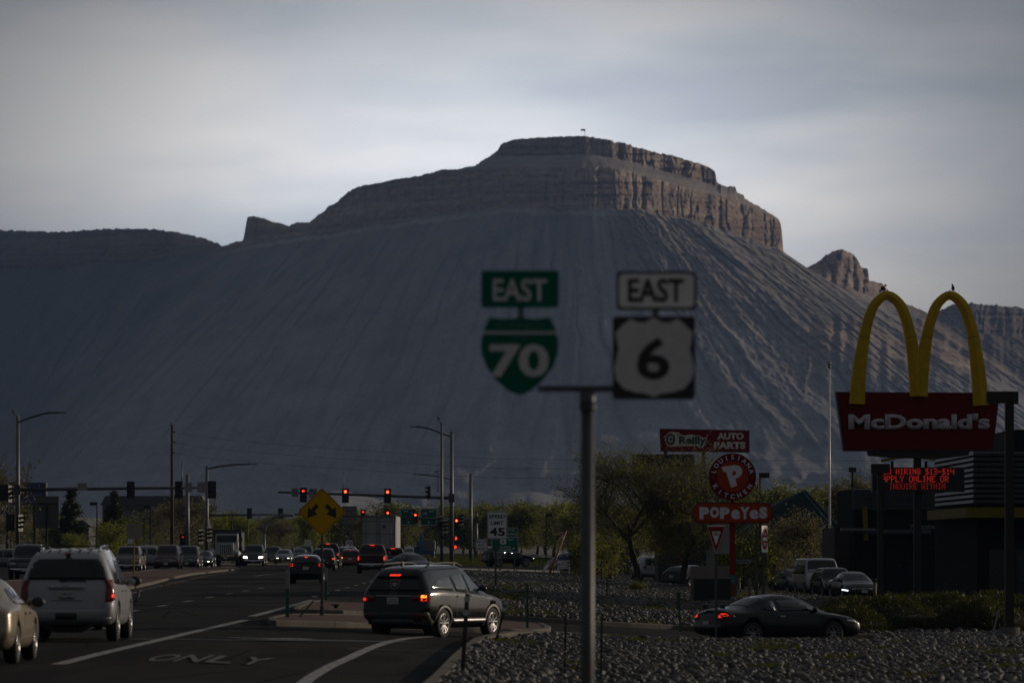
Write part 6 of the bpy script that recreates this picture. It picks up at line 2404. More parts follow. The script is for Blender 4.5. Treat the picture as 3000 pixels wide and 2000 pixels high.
for px, lab, bk in ((383, 'back of the traffic light midway along the long left arm', True), (524, 'back of the traffic light beside the wooden pole on the long arm', True), (621, 'dark traffic light turned away at the tip of the long left arm', True),
                    (11, 'dark traffic light cut by the left edge beside the billboard', False)):
    head(PT(px, 1434 if px > 20 else 1443, 371.5), lab, 0 if not bk else 0, None, 1.0 if px < 600 else 1.05, 'dark traffic lights on the left')
head(PT(30, 1446, 371), 'dark traffic light turned sideways on the left signal pole', math.radians(70), group='dark traffic lights on the left')
head(PT(31, 1530, 371), 'dark traffic light low on the left side of the left signal pole', math.radians(180), group='dark traffic lights on the left')
head(PT(61, 1531, 371), 'dark traffic light low on the right side of the left signal pole', math.radians(60), group='dark traffic lights on the left')
for px, py, w, h, lab in ((241, 1425, 28, 22, 'pale back of a street name plate on the long left arm'), (552, 1427, 22, 28, 'pale sign back right of the wooden pole on the long arm'),
                          (593, 1427, 30, 30, 'larger pale sign back near the tip of the long left arm')):
    p_ = PT(px, py, 371.2)
    t = thing('turned_sign', p_, lab, 'sign')
    MB().prism(rrect(w * 371 / F, h * 371 / F, .04, 2), 0, .02).build('plate', SIGBACK, t)
mast('camera_pole', 'thin pole with a round camera standing on the long left arm', 533, 371, 1360, .05, None, None)
mast('signal_pole', 'steel pole with a curved top left of the lamp with the right-hand arm', 549, 420, 1393, .20, None, None)
mast('lamp_mast', 'steel lamp mast with one arm reaching right toward the diamond sign', 606, 400, 1368, .16, None, [(606, 1373), (640, 1366), (690, 1360), (728, 1359)])
for px, py, D, lab, lit in ((589, 1571, 398, 'dark traffic light low on the far median pole', None), (614, 1563, 398, 'dark traffic light turned sideways beside the far median pole', None),
                            (536, 1583, 430, 'small far traffic light with a faint red lamp above the maroon oncoming SUV', 'red')):
    head(PT(px, py, D), lab, math.radians(0 if lit else 50), 'dim' if lit else None, .95)
# centre gantry, near side
mast('signal_pole', 'stout steel signal pole carrying the arm with three lit red lights', 1323, 424, 1268, .19, ((1318, 1458), (814, 1441)), [(1318, 1277), (1290, 1268), (1262, 1256), (1240, 1251), (1224, 1250)])
mast('camera_mast', 'thinner steel mast with camera just left of the stout signal pole', 1294, 404, 1242, .135, None, None)
t = thing('traffic_camera', PT(1293, 1242, 404), 'curved camera bracket on top of the thinner mast', 'camera')
MB().tube([(0, 0, 0), (-.12, 0, .3), (-.22, 0, .40), (-.34, 0, .38)], .06, 6).build('bracket', GALV, t)
bird(PT(1285, 1227.5, 404), 'small bird on the camera bracket of the thinner central mast', math.radians(120), .8)
mast('camera_pole', 'thin camera stalk standing on the arm above the second red light', 1006, 423.4, 1385, .045, None, None)
mast('camera_pole', 'thin camera stalk left of the thinner central mast', 1283, 423.4, 1384, .045, None, None)
for q in [o for o in bpy.data.objects if o.name.startswith('camera_pole') and o.type == 'EMPTY' and o.location.y > 423]:
    dz_ = sz(1440, 423.4) - q.location.z
    top_ = None
    for ch in [c for c in bpy.data.objects if c.parent == q]:
        if ch.name.startswith('pole') or ch.name.startswith('base'):
            for v in ch.data.vertices:
                if v.co.z < 1:
                    v.co.z += dz_
q = [o for o in bpy.data.objects if o.name.startswith('camera_pole') and o.type == 'EMPTY' and abs(o.location.y - 371) < .1][0]
for ch in [c for c in bpy.data.objects if c.parent == q]:
    for v in ch.data.vertices:
        if v.co.z < 1:
            v.co.z += sz(1431, 371) - q.location.z
t = thing('traffic_camera', PT(1281, 1382, 423), 'small box camera on the stalk left of the central masts', 'camera')
MB().box((-.05, 0, .05), (.5, .16, .14), ry=-.25).build('housing', SIGBACK, t)
head(PT(889, 1449, 423.6), 'traffic light with a lit red left arrow on the near arm', 0, 'arrow')
head(PT(1012, 1451, 423.6), 'red traffic light second from the arrow light on the near arm', 0, 'red')['label'] = 'lit red traffic light under the thin camera stalk on the near arm'
head(PT(1135.5, 1452, 423.6), 'lit red traffic light on the near arm closest to the central masts', 0, 'red')
head(PT(1253, 1442, 404), 'dark traffic light in profile hanging left of the central masts', math.radians(-82))
MB().bar((-.0, 0, 0), (.0, 0, 0.01), .001)
for px, py, w, h, s_, lab in ((864, 1442, 20, 25, ['LEFT ON', 'GREEN', 'ARROW', 'ONLY'], 'white LEFT ON GREEN ARROW ONLY plate left of the arrow light'),
                              (917, 1444, 24, 28, ['ONLY'], 'white left-turn ONLY plate right of the arrow light')):
    D = 423.4
    t = thing('plate_sign', PT(px, py, D), lab, 'road sign')
    MB().prism(rrect(w * D / F, h * D / F, .04, 2), 0, .02).build('plate', mat('plate_grey', (.27, .27, .28), .5), t)
    if len(s_) > 1:
        for i, l_ in enumerate(s_):
            text('lettering', l_, BLACKS, t, (0, -.012, (.27 - .18 * i)), h=.10, w=.42, bold=.01)
    else:
        text('lettering', 'ONLY', BLACKS, t, (0, -.012, -.3), h=.12, w=.5, bold=.01)
        MB().tube([(.15, -.015, -.15), (.15, -.015, .1), (.02, -.015, .25), (-.12, -.015, .26)], .04, 4).prism([(-.28, .26), (-.1, .38), (-.1, .14)], -.02, -.01).build('arrow', BLACKS, t)
# side signals on the central masts
head(PT(1337.5, 1534, 423.5), 'lit red traffic light fixed to the right side of the stout pole', 0, 'red', .85)
for px, py, D, lab in ((1291, 1530, 403, 'dark traffic light on the left side of the thinner mast'), (1306, 1541, 403, 'dark traffic light between the two central masts'),
                       (1352, 1520, 430, 'dark traffic light turned away right of the stout pole')):
    head(PT(px, py, D), lab, math.radians(40), None, .9)


def ped(loc, lab, lit=False, s=1.0):
    t = thing('pedestrian_signal', loc, lab, 'pedestrian signal')
    MB().box((0, .1, 0), (.44 * s, .2, .42 * s)).build('housing', SIGBLACK, t)
    if lit:
        m = MB().prism(rrect(.12, .15, .03, 2, 0, -.03), -.02, 0)
        for k, l_ in enumerate((.07, .1, .11, .08)):
            m.bar((-.05 + .033 * k, -.01, .03), (-.06 + .04 * k, -.01, .05 + l_), .022, .02)
        m.bar((.06, -.01, -.02), (.11, -.01, .04), .022, .02)
        m.build('raised_hand', REDLAMP, t)
    else:
        MB().box((0, -.005, 0), (.36 * s, .01, .34 * s)).build('screen', GLASS, t)
    return t


ped(PT(1336, 1577, 423.5), 'pedestrian signal with a lit red hand on the stout pole', True)
ped(PT(1334, 1602, 440), 'smaller far pedestrian signal with a dim red hand', True, .8)
ped(PT(1304, 1572, 403), 'dark pedestrian signal between the central masts')
ped(PT(1372, 1602, 460), 'dark pedestrian signal left of the bare steel pole')
mast('steel_pole', 'bare steel pole with a bright edge right of the central masts', 1379, 470, 1390, .19, None, None)
mast('lamp_mast', 'far lamp mast half hidden behind the stout signal pole', 1325, 560, 1395, .17, None, [(1322, 1403), (1290, 1396), (1250, 1391), (1228, 1390)])
# far gantry
t, X, Zz = mast('signal_pole', 'far signal pole holding the second lower arm of lights and green signs', 1396, 560, 1500, .18, ((1392, 1522), (830, 1505)), None)
t, X, Zz = mast('sign_gantry', 'curved steel mast rising from the road and bending right', 774, 500, 1560, .18, None, None, False)
t['category'] = 'mast'
MB().tube([(0, 0, Zz(1562)), (X(776), 0, Zz(1545)), (X(786), 0, Zz(1528)), (X(802), 0, Zz(1515)), (X(824), 0, Zz(1509)), (X(860), 0, Zz(1508))], .17, 10).build('curved_arm', GALV, t)
mast('signal_pole', 'far steel pole with an arm reaching right to the curved mast', 612, 560, 1500, .16, ((616, 1509), (826, 1506)), None)
for px, lab in ((731, 'dark far traffic light nearer the lamp mast, on the second arm'), (822, 'dark far traffic light above the curved steel mast')):
    head(PT(px, 1503, 559), lab, PI, None, .95)
head(PT(1064, 1507, 559.4), 'small far traffic light with a lit red left arrow above the trailer', 0, 'arrow', .95)
head(PT(1136, 1510, 559.4), 'small far red traffic light over the roof of the steel trailer', 0, 'red', .95)
head(PT(1217, 1516, 558.9), 'small far red traffic light in front of the green overhead signs', 0, 'red', .95)
D = 560
t = thing('plate_sign', PT(1089, 1508, 559.4), 'small white turn plate between the two far red lights', 'road sign')
MB().prism(rrect(15 * D / F, 11 * D / F, .04, 2), 0, .02).build('plate', WHITEP, t)
MB().tube([(.1, -.02, -.15), (.1, -.02, .0), (-.1, -.02, .08)], .04, 4).build('arrow', BLACKS, t)
for x0, x1, wd, ex, a in ((1173, 1221, 'West', 1190, 'WEST'), (1232, 1280, 'Denver', 1249, 'EAST')):
    cx_ = (x0 + x1) / 2
    t = thing('overhead_sign', PT(cx_, 1514, D), 'green overhead sign for 70 ' + a + ' on the far arm', 'road sign')
    X = lambda q: (q - cx_) * D / F
    Zz = lambda q: -(q - 1514) * D / F
    pa = panel(t, 'green_plate', x0, 1489, x1, 1538, GREENS, .15, 0, X=X, Zz=Zz)
    border(pa, x0, 1489, x1, 1538, X, Zz, .02, .05, DIMW, .14)
    sgn = 1 if a == 'WEST' else -1
    T_(pa, a, cx_ - sgn * 9, 1497, 5, 16, DIMW, D, X, Zz, bold=.02)
    m = MB().prism([(X(cx_ + sgn * 11 + q), Zz(r)) for q, r in ((-7, 1497), (7, 1497), (8, 1503), (5, 1509), (0, 1512), (-5, 1509), (-8, 1503))], -.02, -.01).build('blue_shield', mat('shield_blue', (.02, .05, .22), .5), pa)
    MB().box((X(cx_ + sgn * 11), -.022, Zz(1496.5)), (14 * D / F, .012, 3 * D / F)).build('shield_top', REDS, m)
    T_(m, '70', cx_ + sgn * 11, 1504, 7, 11, DIMW, D, X, Zz, y=-.03, bold=.03)
    T_(pa, wd, cx_, 1518.5, 6, 34 if wd == 'Denver' else 22, DIMW, D, X, Zz, bold=.02)
    MB().prism([(X(cx_ - 4), Zz(1528)), (X(cx_), Zz(1534)), (X(cx_ + 4), Zz(1528)), (X(cx_ + 1), Zz(1529)), (X(cx_ + 1), Zz(1525)), (X(cx_ - 1), Zz(1525)), (X(cx_ - 1), Zz(1529))], -.02, -.01).build('arrow', DIMW, pa)
t = thing('turned_sign', PT(1024, 1511, 640), 'large pale slatted back of an overhead sign behind the diamond sign', 'sign')
MB().box((0, 0, 0), (44 * 640 / F, .05, 58 * 640 / F)).build('plate', mat('old_sign_back', (.10, .10, .105), .6), t)
for k in (-.9, -.3, .35, .95):
    MB().box((0, -.06, k), (44 * 640 / F, .08, .09)).build('stiffener', SIGBACK, t)
MB().bar((0, .1, -1.2), (0, .1, sz(1640, 640) - sz(1511, 640)), .2).build('post', GALVD, t)
for px, py, w, h, lines, lab in ((902, 1590, 19, 20, ['LEFT LANE', 'MUST', 'TURN LEFT'], 'small far LEFT LANE MUST TURN LEFT sign'), (1024, 1594, 18, 24, [], 'small far white lane arrow sign above the red SUV')):
    D = 470
    p_ = AT(px, D)
    t = thing('lane_sign', p_, lab, 'road sign')
    zc = sz(py, D) - p_.z
    MB().bar((0, .05, 0), (0, .05, zc), .06).build('post', GALVD, t)
    pa = MB().prism(rrect(w * D / F, h * D / F, .05, 2, 0, zc), 0, .02).build('plate', WHITEP, t)
    for i, l_ in enumerate(lines):
        text('lettering', l_, BLACKS, pa, (0, -.012, zc + .18 - .19 * i), h=.11, w=.5 if len(l_) > 5 else .3, bold=.02)
    if not lines:
        MB().tube([(.05, -.02, zc - .3), (.08, -.02, zc), (.16, -.02, zc + .15)], .05, 4).prism([(.05, zc + .12), (.28, zc + .12), (.17, zc + .34)], -.03, -.01).prism([(-.24, zc + .3), (-.02, zc + .3), (-.12, zc + .02)], -.03, -.01).build('arrow', BLACKS, pa)

# --- wooden utility pole and its wires
p = AT(504, 440)
t = thing('utility_pole', p, 'tall wooden utility pole between the traffic lights of the long left arm', 'utility pole')
X = lambda q: sx(q, 440) - p.x
Zz = lambda q: sz(q, 440) - p.z
MB().tube([(0, 0, 0), (0, 0, Zz(1244))], [.19, .13], 10).build('pole', mat('pole_wood', (.075, .045, .025), .85, 0, .3, 4, bump=.4), t)
MB().tube([(-.1, 0, Zz(1250)), (-.1, 0, Zz(1236))], .05, 6).build('pole_top_pin', DARKPOLE, t)
for y_ in (1265, 1295, 1326):
    MB().ell((.22, 0, Zz(y_)), (.12, .08, .08), 8, 6).build('insulator', DARKPOLE, t)
for i, (y_, yb, ye) in enumerate(((1265, 1345, 1352), (1295, 1372, 1376), (1326, 1400, 1408))):
    pts = []
    for k in range(33):
        q = k / 32
        px = 504 + (2990 - 504) * q
        base = y_ + (yb - y_) * min(1, q * 2.6) ** .7 + (ye - yb) * max(0, q - .38) / .62
        pts.append(PT(px, base, 440 - 0 * q))
    w_ = MB().tube([tuple(v) for v in pts], .013, 4).build('power_line', mat('wire', (.05, .05, .05), .6))
    tag(w_, ('topmost', 'middle', 'lowest')[i] + ' of the three power lines running right from the wooden pole', 'power line')

# ------------------------------------------------------------------ buildings and the right-hand side
STEELP = mat('louvre_metal', (.13, .14, .155), .4, .5, .12, 3)
DSTONE = mat('dark_cladding_stone', (.015, .014, .0135), .9, 0, .35, 3.5, bump=.5, spec=.1)
DKPANEL = mat('dark_panel', (.011, .011, .012), .7, spec=.15)


def louvre(parent, x0, x1, y, z0, z1, n, nm='louvre_slat', axis='x', m=STEELP):
    """horizontal slats standing off a wall; each its own part, sharing one mesh"""
    first = None
    for i in range(n):
        z = z0 + (z1 - z0) * (i + .5) / n
        h = (z1 - z0) / n * .58
        if first is None:
            if axis == 'x':
                first = MB().box(((x0 + x1) / 2, y, 0), (x1 - x0, .06, h), rx=.25).build(nm, m, parent)
            else:
                first = MB().box((y, (x0 + x1) / 2, 0), (.06, x1 - x0, h), ry=.25).build(nm, m, parent)
            o = first
        else:
            o = first.copy()
            COL.objects.link(o)
        o.location = (0, 0, z)
    return first


t = thing('restaurant', (19.46, 200, -.88), 'dark restaurant building with horizontal metal louvres and a yellow canopy band', 'building')
zz_ = lambda py, D=200: sz(py, D) + .88
MB().box((19.46 * 0 + 9, 10, zz_(1321) / 2), (18, 20, zz_(1321))).build('wall', DSTONE, t)
MB().box((9.9, 8, (zz_(1256) + zz_(1321)) / 2 + .02), (16.5, 12, zz_(1256) - zz_(1321))).build('parapet', DKPANEL, t)
MB().box((9 - .1, 9.9, zz_(1400)), (18.3, 20.3, .01)).build('louvre_backing', DKPANEL, t)
louvre(t, -.12, 18.2, -.14, zz_(1476), zz_(1321), 10)
louvre(t, -.12, 18.0, -.14, zz_(1476), zz_(1321), 10, axis='y')
for k in range(7):
    MB().box((-.1 + 3 * k, -.09, (zz_(1476) + zz_(1321)) / 2), (.06, .06, zz_(1321) - zz_(1476))).build('louvre_bracket', DKPANEL, t)
YB = mat('band_yellow', (.17, .125, .012), .6, spec=.2)
MB().prism([(-.25, zz_(1486)), (18, zz_(1486)), (18, zz_(1516)), (-.25, zz_(1516))], -1.0, -.75).build('yellow_band', YB, t)
MB().box((-.38, 8.6, (zz_(1486) + zz_(1516)) / 2), (.25, 19.2, zz_(1486) - zz_(1516))).build('yellow_band', YB, t)
MB().box((8.8, -.35, zz_(1510)), (18.2, 1.0, .12)).build('canopy', DKPANEL, t)
for k in range(5):
    w_ = MB().box((1.6 + 3.3 * k, -.03, 1.6), (2.2, .1, 2.2)).build('window', mat('dark_window', (.012, .014, .018), .1), t)
    MB().box((1.6 + 3.3 * k, -.09, 1.6), (.06, .05, 2.2)).box((1.6 + 3.3 * k, -.09, 2.72), (2.3, .05, .08)).build('frame', DKPANEL, w_)
MB().box((5.75, -.12, 1.75), (.28, .03, .95)).build('white_notice', mat('notice', (.22, .22, .24), .6), t)
# wing to the left
t2 = thing('restaurant_wing', (19.64, 275, -1.55), 'lower dark wing of the restaurant with a Welcome sign over its door', 'building')
t2.scale = (1.228,) * 3
z2 = lambda py: sz(py, 224) + .88
MB().box((2.0, 6, z2(1431) / 2), (3.9, 12, z2(1431))).build('wall', DSTONE, t2)
MB().box((-.25, 7.2, z2(1545) / 2), (.9, 9, z2(1545))).build('side_wall', mat('brown_wall', (.06, .048, .04), .8, 0, .3, 2), t2)
louvre(t2, -.05, 1.15, -.1, z2(1492), z2(1431), 9)
louvre(t2, 1.45, 3.9, -.1, z2(1492), z2(1431), 9)
MB().box((1.9, -.2, z2(1556)), (3.4, .4, .20)).build('door_canopy', mat('canopy_blue', (.05, .055, .07), .5), t2)
text('lettering', 'Welcome', mat('welcome_letters', (.17, .17, .18), .5), t2, ((2702 - 1500) * 224 / F - 16, -.12, z2(1556.5) + .25), h=.22, w=1.2, bold=.02)
MB().box((2.1, -.04, 1.4), (1.9, .1, 2.5)).build('door', mat('dark_window', (.012, .014, .018), .1), t2)
MB().box((.2, -.3, z2(1550)), (1.6, .9, .12)).build('pale_canopy', mat('canopy_grey', (.13, .14, .15), .5), t2)
MB().box((.55, -.3, z2(1520) - .2), (.22, .12, 1.6), ry=-.04).build('yellow_fin', YB, t2)
for k in range(3):
    MB().box((-2.4 + .5 * k, 2.6, 1.1), (.06, .06, 1.2)).build('fence_post', DKPANEL, t2)
fin = MB()
fz = z2(1342)
n = 14
vs = []
for k in range(n + 1):
    q = k / n
    x_ = 1.45 + (2.9) * q
    for dz in (0, .14):
        vs.append((x_, 2.0, fz + .25 * math.sin(PI * (q * .9 + .05)) + dz - .2))
        vs.append((x_, 2.5, fz + .25 * math.sin(PI * (q * .9 + .05)) + dz - .2))
fin.add(vs, [f for k in range(n) for f in ((4 * k, 4 * k + 4, 4 * k + 6, 4 * k + 2), (4 * k + 1, 4 * k + 5, 4 * k + 4, 4 * k), (4 * k + 2, 4 * k + 6, 4 * k + 7, 4 * k + 3))])
fin.build('yellow_roof_arc', YB, t2)
MB().bar((2.0, 2.2, z2(1431)), (2.0, 2.2, fz - .1), .12).bar((3.6, 2.2, z2(1431)), (3.6, 2.2, fz - .1), .12).build('arc_support', DKPANEL, t2)
MB().box((2.5, 4, z2(1431) + .5), (.35, .35, 1.0)).build('roof_vent', GALVD, t2)
# teal roofed building further back
gp = AT(2330, 330)
t = thing('teal_roof_building', gp, 'pale building with a steep teal metal roof behind the white flagpole', 'building')
X = lambda q: sx(q, 330) - gp.x
Zz = lambda q: sz(q, 330) - gp.z
MB().box((0, 6, Zz(1560) / 2), (X(2460) - X(2185), 11, Zz(1560))).build('wall', mat('pale_stucco', (.14, .14, .15), .8, 0, .2, 2), t)
TEAL = mat('teal_metal_roof', (.016, .032, .034), .85, 0, spec=.05)
rf = MB().add([(X(2170), -.6, Zz(1562)), (X(2475), -.6, Zz(1562)), (X(2475), 12.6, Zz(1562)), (X(2170), 12.6, Zz(1562)), (X(2270), 5, Zz(1478)), (X(2372), 5, Zz(1432)), (X(2372), 7, Zz(1432)), (X(2270), 7, Zz(1478))],
              [(0, 1, 5, 4), (1, 2, 6, 5), (2, 3, 7, 6), (3, 0, 4, 7), (4, 5, 6, 7), (3, 2, 1, 0)]).build('roof', TEAL, t)
for k in range(14):
    q = k / 13
    a = Vector((X(2170 + 305 * q), -.62, Zz(1561)))
    b = Vector((X(2270 + 102 * q), 4.9, Zz(1478 - 46 * q)))
    MB().bar(a, b, .05, .08).build('standing_seam', mat('teal_seam', (.06, .10, .11), .3, .3), rf)
for q in (2260, 2320, 2370):
    w_ = MB().box((X(q), .45, Zz(1625)), (.9, .1, 1.6)).build('window', mat('dark_window', (.012, .014, .018), .1), t)
    MB().box((X(q), .38, Zz(1625)), (.05, .05, 1.6)).build('mullion', SIGBACK, w_)
# shed row behind the pylon
gp = AT(2215, 285)
t = thing('drive_through_canopy', gp, 'low dark canopy on posts behind the red pylon', 'canopy')
X = lambda q: sx(q, 285) - gp.x
Zz = lambda q: sz(q, 285) - gp.z
MB().box((0, 1.5, (Zz(1590) + Zz(1634)) / 2), (X(2272) - X(2166), 4, Zz(1590) - Zz(1634))).build('roof', mat('canopy_black', (.02, .022, .026), .6), t)
for q in (2174, 2212, 2266):
    MB().bar((X(q), 0, 0), (X(q), 0, Zz(1632)), .16).build('post', DARKPOLE, t)
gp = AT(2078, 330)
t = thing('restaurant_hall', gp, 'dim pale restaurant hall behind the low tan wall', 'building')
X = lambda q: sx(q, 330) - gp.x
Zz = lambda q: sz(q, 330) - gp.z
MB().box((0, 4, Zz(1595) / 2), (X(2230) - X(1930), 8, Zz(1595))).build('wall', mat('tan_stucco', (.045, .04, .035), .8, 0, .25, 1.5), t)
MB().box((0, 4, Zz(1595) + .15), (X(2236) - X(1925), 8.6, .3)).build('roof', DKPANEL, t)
w_ = MB().box((X(2086), -.05, Zz(1636)), (.8, .1, 1.3)).build('window', mat('pale_window', (.2, .2, .2), .3), t)  # pane in a plain pale grey
MB().box((X(2110), -.05, Zz(1625)), (.25, .1, 1.1)).build('window', mat('dark_window', (.012, .014, .018), .1), t)
MB().box((X(1990), -.05, Zz(1640)), (.3, .1, 1.2)).build('red_banner', mat('dull_red', (.09, .008, .01), .7), t)
# tan wall with dark lower screen
gp = AT(2080, 212)
t = thing('enclosure', gp, 'tan rendered enclosure with a dark gate below it left of the red pylon', 'wall')
X = lambda q: sx(q, 212) - gp.x
Zz = lambda q: sz(q, 212) - gp.z
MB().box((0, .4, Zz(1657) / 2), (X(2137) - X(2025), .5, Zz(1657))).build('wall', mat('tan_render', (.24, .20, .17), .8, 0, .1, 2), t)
MB().box((X(2085), -.4, (Zz(1694)) / 2), (X(2138) - X(2032), .9, Zz(1694))).build('dark_screen', mat('screen_dark', (.020, .018, .017), .7), t)
# left side: billboard, blank board, buildings
gp = AT(60, 560)
t = thing('billboard', gp, 'wide blue billboard with white lettering at the left edge', 'billboard')
X = lambda q: sx(q, 560) - gp.x
Zz = lambda q: sz(q, 560) - gp.z
BLU = mat('billboard_blue', (.012, .032, .10), .5)
MB().box((X(66), .3, (Zz(1413) + Zz(1478)) / 2), (X(134) - X(-2), .5, Zz(1413) - Zz(1478))).build('board', BLU, t)
MB().box((X(134.5), .3, (Zz(1413) + Zz(1451)) / 2), (.18, .6, Zz(1413) - Zz(1451))).build('frame_post', SIGBACK, t)
for q in (20, 100):
    MB().bar((X(q), .5, 0), (X(q), .5, Zz(1470)), .35).build('post', DARKPOLE, t)
PW = mat('billboard_letters', (.14, .16, .22), .5)
T_(t, 'Smallbillboards.com', 62, 1467, 10, 120, PW, 560, X, Zz, y=0, bold=.03)
T_(t, '242-5244', 101, 1449, 6, 42, PW, 560, X, Zz, y=0, bold=.02)
m = MB().bar((X(8), 0, Zz(1420)), (X(46), 0, Zz(1414)), .1, .1)
for q in (18, 26, 34):
    m.bar((X(q), 0, Zz(1420)), (X(q), 0, Zz(1428)), .14, .1)
m.build('drawn_roofline', PW, t)
gp = AT(137, 430)
t = thing('blank_board', gp, 'plain grey-brown sign board left of the two evergreens', 'sign')
X = lambda q: sx(q, 430) - gp.x
Zz = lambda q: sz(q, 430) - gp.z
MB().box((0, .1, (Zz(1453) + Zz(1546)) / 2), (X(172) - X(101), .12, Zz(1453) - Zz(1546))).build('board', mat('board_grey', (.10, .095, .09), .7), t)
MB().bar((0, -.05, 0), (0, -.05, Zz(1480)), .18).bar((X(108), 0, Zz(1475)), (X(168), 0, Zz(1475)), .1).build('post', DARKPOLE, t)
for px, D, w, py, mt_, lab in ((215, 640, 90, 1524, (.05, .055, .065), 'low grey building behind the evergreens'), (450, 900, 300, 1452, (.09, .095, .11), 'long pale warehouse behind the long left arm'),
                               (1010, 980, 260, 1600, (.07, .07, .075), 'far low shed behind the queue of vehicles'), (960, 820, 70, 1572, (.075, .06, .05), 'small far brown house behind the diamond sign'),
                               (1560, 520, 110, 1632, (.025, .025, .025), 'dark low building behind the crossing off-roader')):
    p_ = AT(px, D)
    t = thing('distant_building', p_, lab, 'building')
    h = sz(py, D) - p_.z
    ww = w * D / F
    MB().box((0, 5, h * .42), (ww, 10, h * .84)).build('wall', mat('far_wall_%d' % px, mt_, .8, 0, .2, .5), t)
    MB().prism([(-ww / 2 - .4, h * .84), (ww / 2 + .4, h * .84), (ww / 2 - .6, h), (-ww / 2 + .6, h)], -.6, 10.6).build('roof', mat('far_roof', (.05, .05, .055), .6), t)
    for k in range(3):
        MB().box((-ww * .3 + ww * .3 * k, -.04, h * .4), (min(1.4, ww * .1), .1, h * .3)).build('window', mat('dark_window', (.012, .014, .018), .1), t)

# --- light poles


def area_light(px, D, top, label, hw=1.2, w=.24, base=True, hx=-1, headw=None):
    p_ = AT(px, D)
    t = thing('light_pole', p_, label, 'lamp post')
    z1 = sz(top, D) - p_.z
    MB().bar((0, 0, .5 if base else 0), (0, 0, z1), w).build('pole', DARKPOLE, t)
    if base:
        MB().tube([(0, 0, -.2), (0, 0, .55)], .30, 16).build('concrete_base', KERB, t)
    MB().box((hx * hw * .5, 0, z1 - .17), (hw, .35, .33)).build('lamp_head', DARKPOLE, t)
    return t


t = area_light(2957, 135, 1146, 'dark square light pole on a concrete base at the right edge', .65)
MB().box((.18, 0, sz(1165, 135) - t.location.z), (.12, .36, .35)).build('lamp_head', DARKPOLE, t)
area_light(2579, 168, 1358, 'dark light pole standing in front of the red light board', .65, .20, True, 0)
area_light(2226, 300, 1384, 'thin dark lamp post right of the round kitchen disc', .6, .10, False, 1)
area_light(2497, 330, 1368, 'far dark lamp post with a box head right of the white flagpole', .5, .12, False, 0)
area_light(1600, 480, 1504, 'small dark lamp post in front of the trees right of the speed limit sign', .6, .12, False, 1)
for px, D, py, lab in ((284, 470, 1470, 'dark lamp post between the two evergreens'), (441, 470, 1480, 'dark lamp post left of the wooden utility pole'), (422, 560, 1490, 'shorter far lamp post left of the wooden utility pole')):
    area_light(px, D, py, lab, .7, .12, False, -1)
for px, D, py, lab in ((680, 620, 1500, 'thin dark post right of the white dump truck'), (726, 620, 1500, 'thin dark post behind the headlamp pickup'), (205, 520, 1530, 'thin dark post left of the low grey building')):
    p_ = AT(px, D)
    t = thing('post', p_, lab, 'pole')
    MB().tube([(0, 0, 0), (0, 0, sz(py, D) - p_.z)], .08, 6).build('shaft', DARKPOLE, t)
# --- flagpoles
p = AT(2430, 305)
t = thing('flagpole', p, 'tall white flagpole with a sunlit edge above the old white van', 'flagpole')
Zz = lambda q: sz(q, 305) - p.z
MB().tube([(0, 0, 0), (0, 0, Zz(1075))], [.105, .05], 12).build('pole', mat('pole_white', (.8, .8, .8), .35, 0), t)
MB().tube([(0, 0, Zz(1078)), (0, 0, Zz(1070))], .11, 10).build('truck', GALV, t)
MB().ell((0, 0, Zz(1064)), (.09, .09, .14), 10, 8).build('finial', GALV, t)
MB().box((-.1, 0, Zz(1475)), (.14, .1, .3)).build('cleat_box', DARKPOLE, t)
p = AT(2329, 345)
t = thing('flagpole', p, 'short flagpole with a furled striped flag in front of the teal roof', 'flagpole')
Zz = lambda q: sz(q, 345) - p.z
MB().tube([(0, 0, 0), (0, 0, Zz(1440))], [.06, .04], 8).build('pole', GALV, t)
fl = MB()
vs = []
for k in range(9):
    z = Zz(1474) - (Zz(1474) - Zz(1524)) * k / 8
    vs += [(.02, -.05, z), (.12 + .09 * math.sin(k * 1.7), -.12, z + .02), (.2 + .08 * math.sin(k * 1.1 + 1), .02, z)]
fl.add(vs, [f for k in range(8) for f in ((3 * k, 3 * k + 1, 3 * k + 4, 3 * k + 3), (3 * k + 1, 3 * k + 2, 3 * k + 5, 3 * k + 4))])
M = NT('striped_flag')
wv = M.n('ShaderNodeTexWave')
tcx = M.n('ShaderNodeTexCoord')
M.l(tcx.outputs['Object'], wv.inputs[0])
wv.inputs['Scale'].default_value = 1.6
M.l(M.ramp(wv.outputs['Fac'], [(.45, (.22, .02, .03)), (.55, (.3, .3, .32))]), M.b.inputs['Base Color'])
fl.build('flag', M.m, t)
# small blue-white capsule sign and yellow bollards
p = AT(2178, 262)
t = thing('small_capsule_sign', p, 'small pale capsule-shaped drive-through sign right of the red pylon', 'sign')
Zz = lambda q: sz(q, 262) - p.z
MB().prism(rrect(44 * 262 / F, 12 * 262 / F, .1, 5, 0, Zz(1644)), 0, .1).build('plate', mat('pale_blue', (.20, .22, .27), .5), t)
MB().box((0, -.01, Zz(1644)), (38 * 262 / F, .02, .03)).build('stripe', DKPANEL, t)
MB().bar((0, .12, 0), (0, .12, Zz(1644)), .06).build('post', DARKPOLE, t)
for px, D, lab in ((2196, 196, 'weathered wooden post right of the red pylon'), (2563, 236, 'yellow bollard near the black parked sedan'), (2165, 268, 'yellow bollard under the dark canopy')):
    p_ = AT(px, D)
    t = thing('bollard', p_, lab, 'bollard')
    yel = 'yellow' in lab
    MB().tube([(0, 0, 0), (0, 0, 1.0 if yel else 1.5)], .08 if yel else .07, 10).build('post', mat('bollard_yellow', (.13, .10, .012), .6) if yel else mat('old_wood', (.14, .10, .07), .9), t)
p_ = AT(2216, 176)
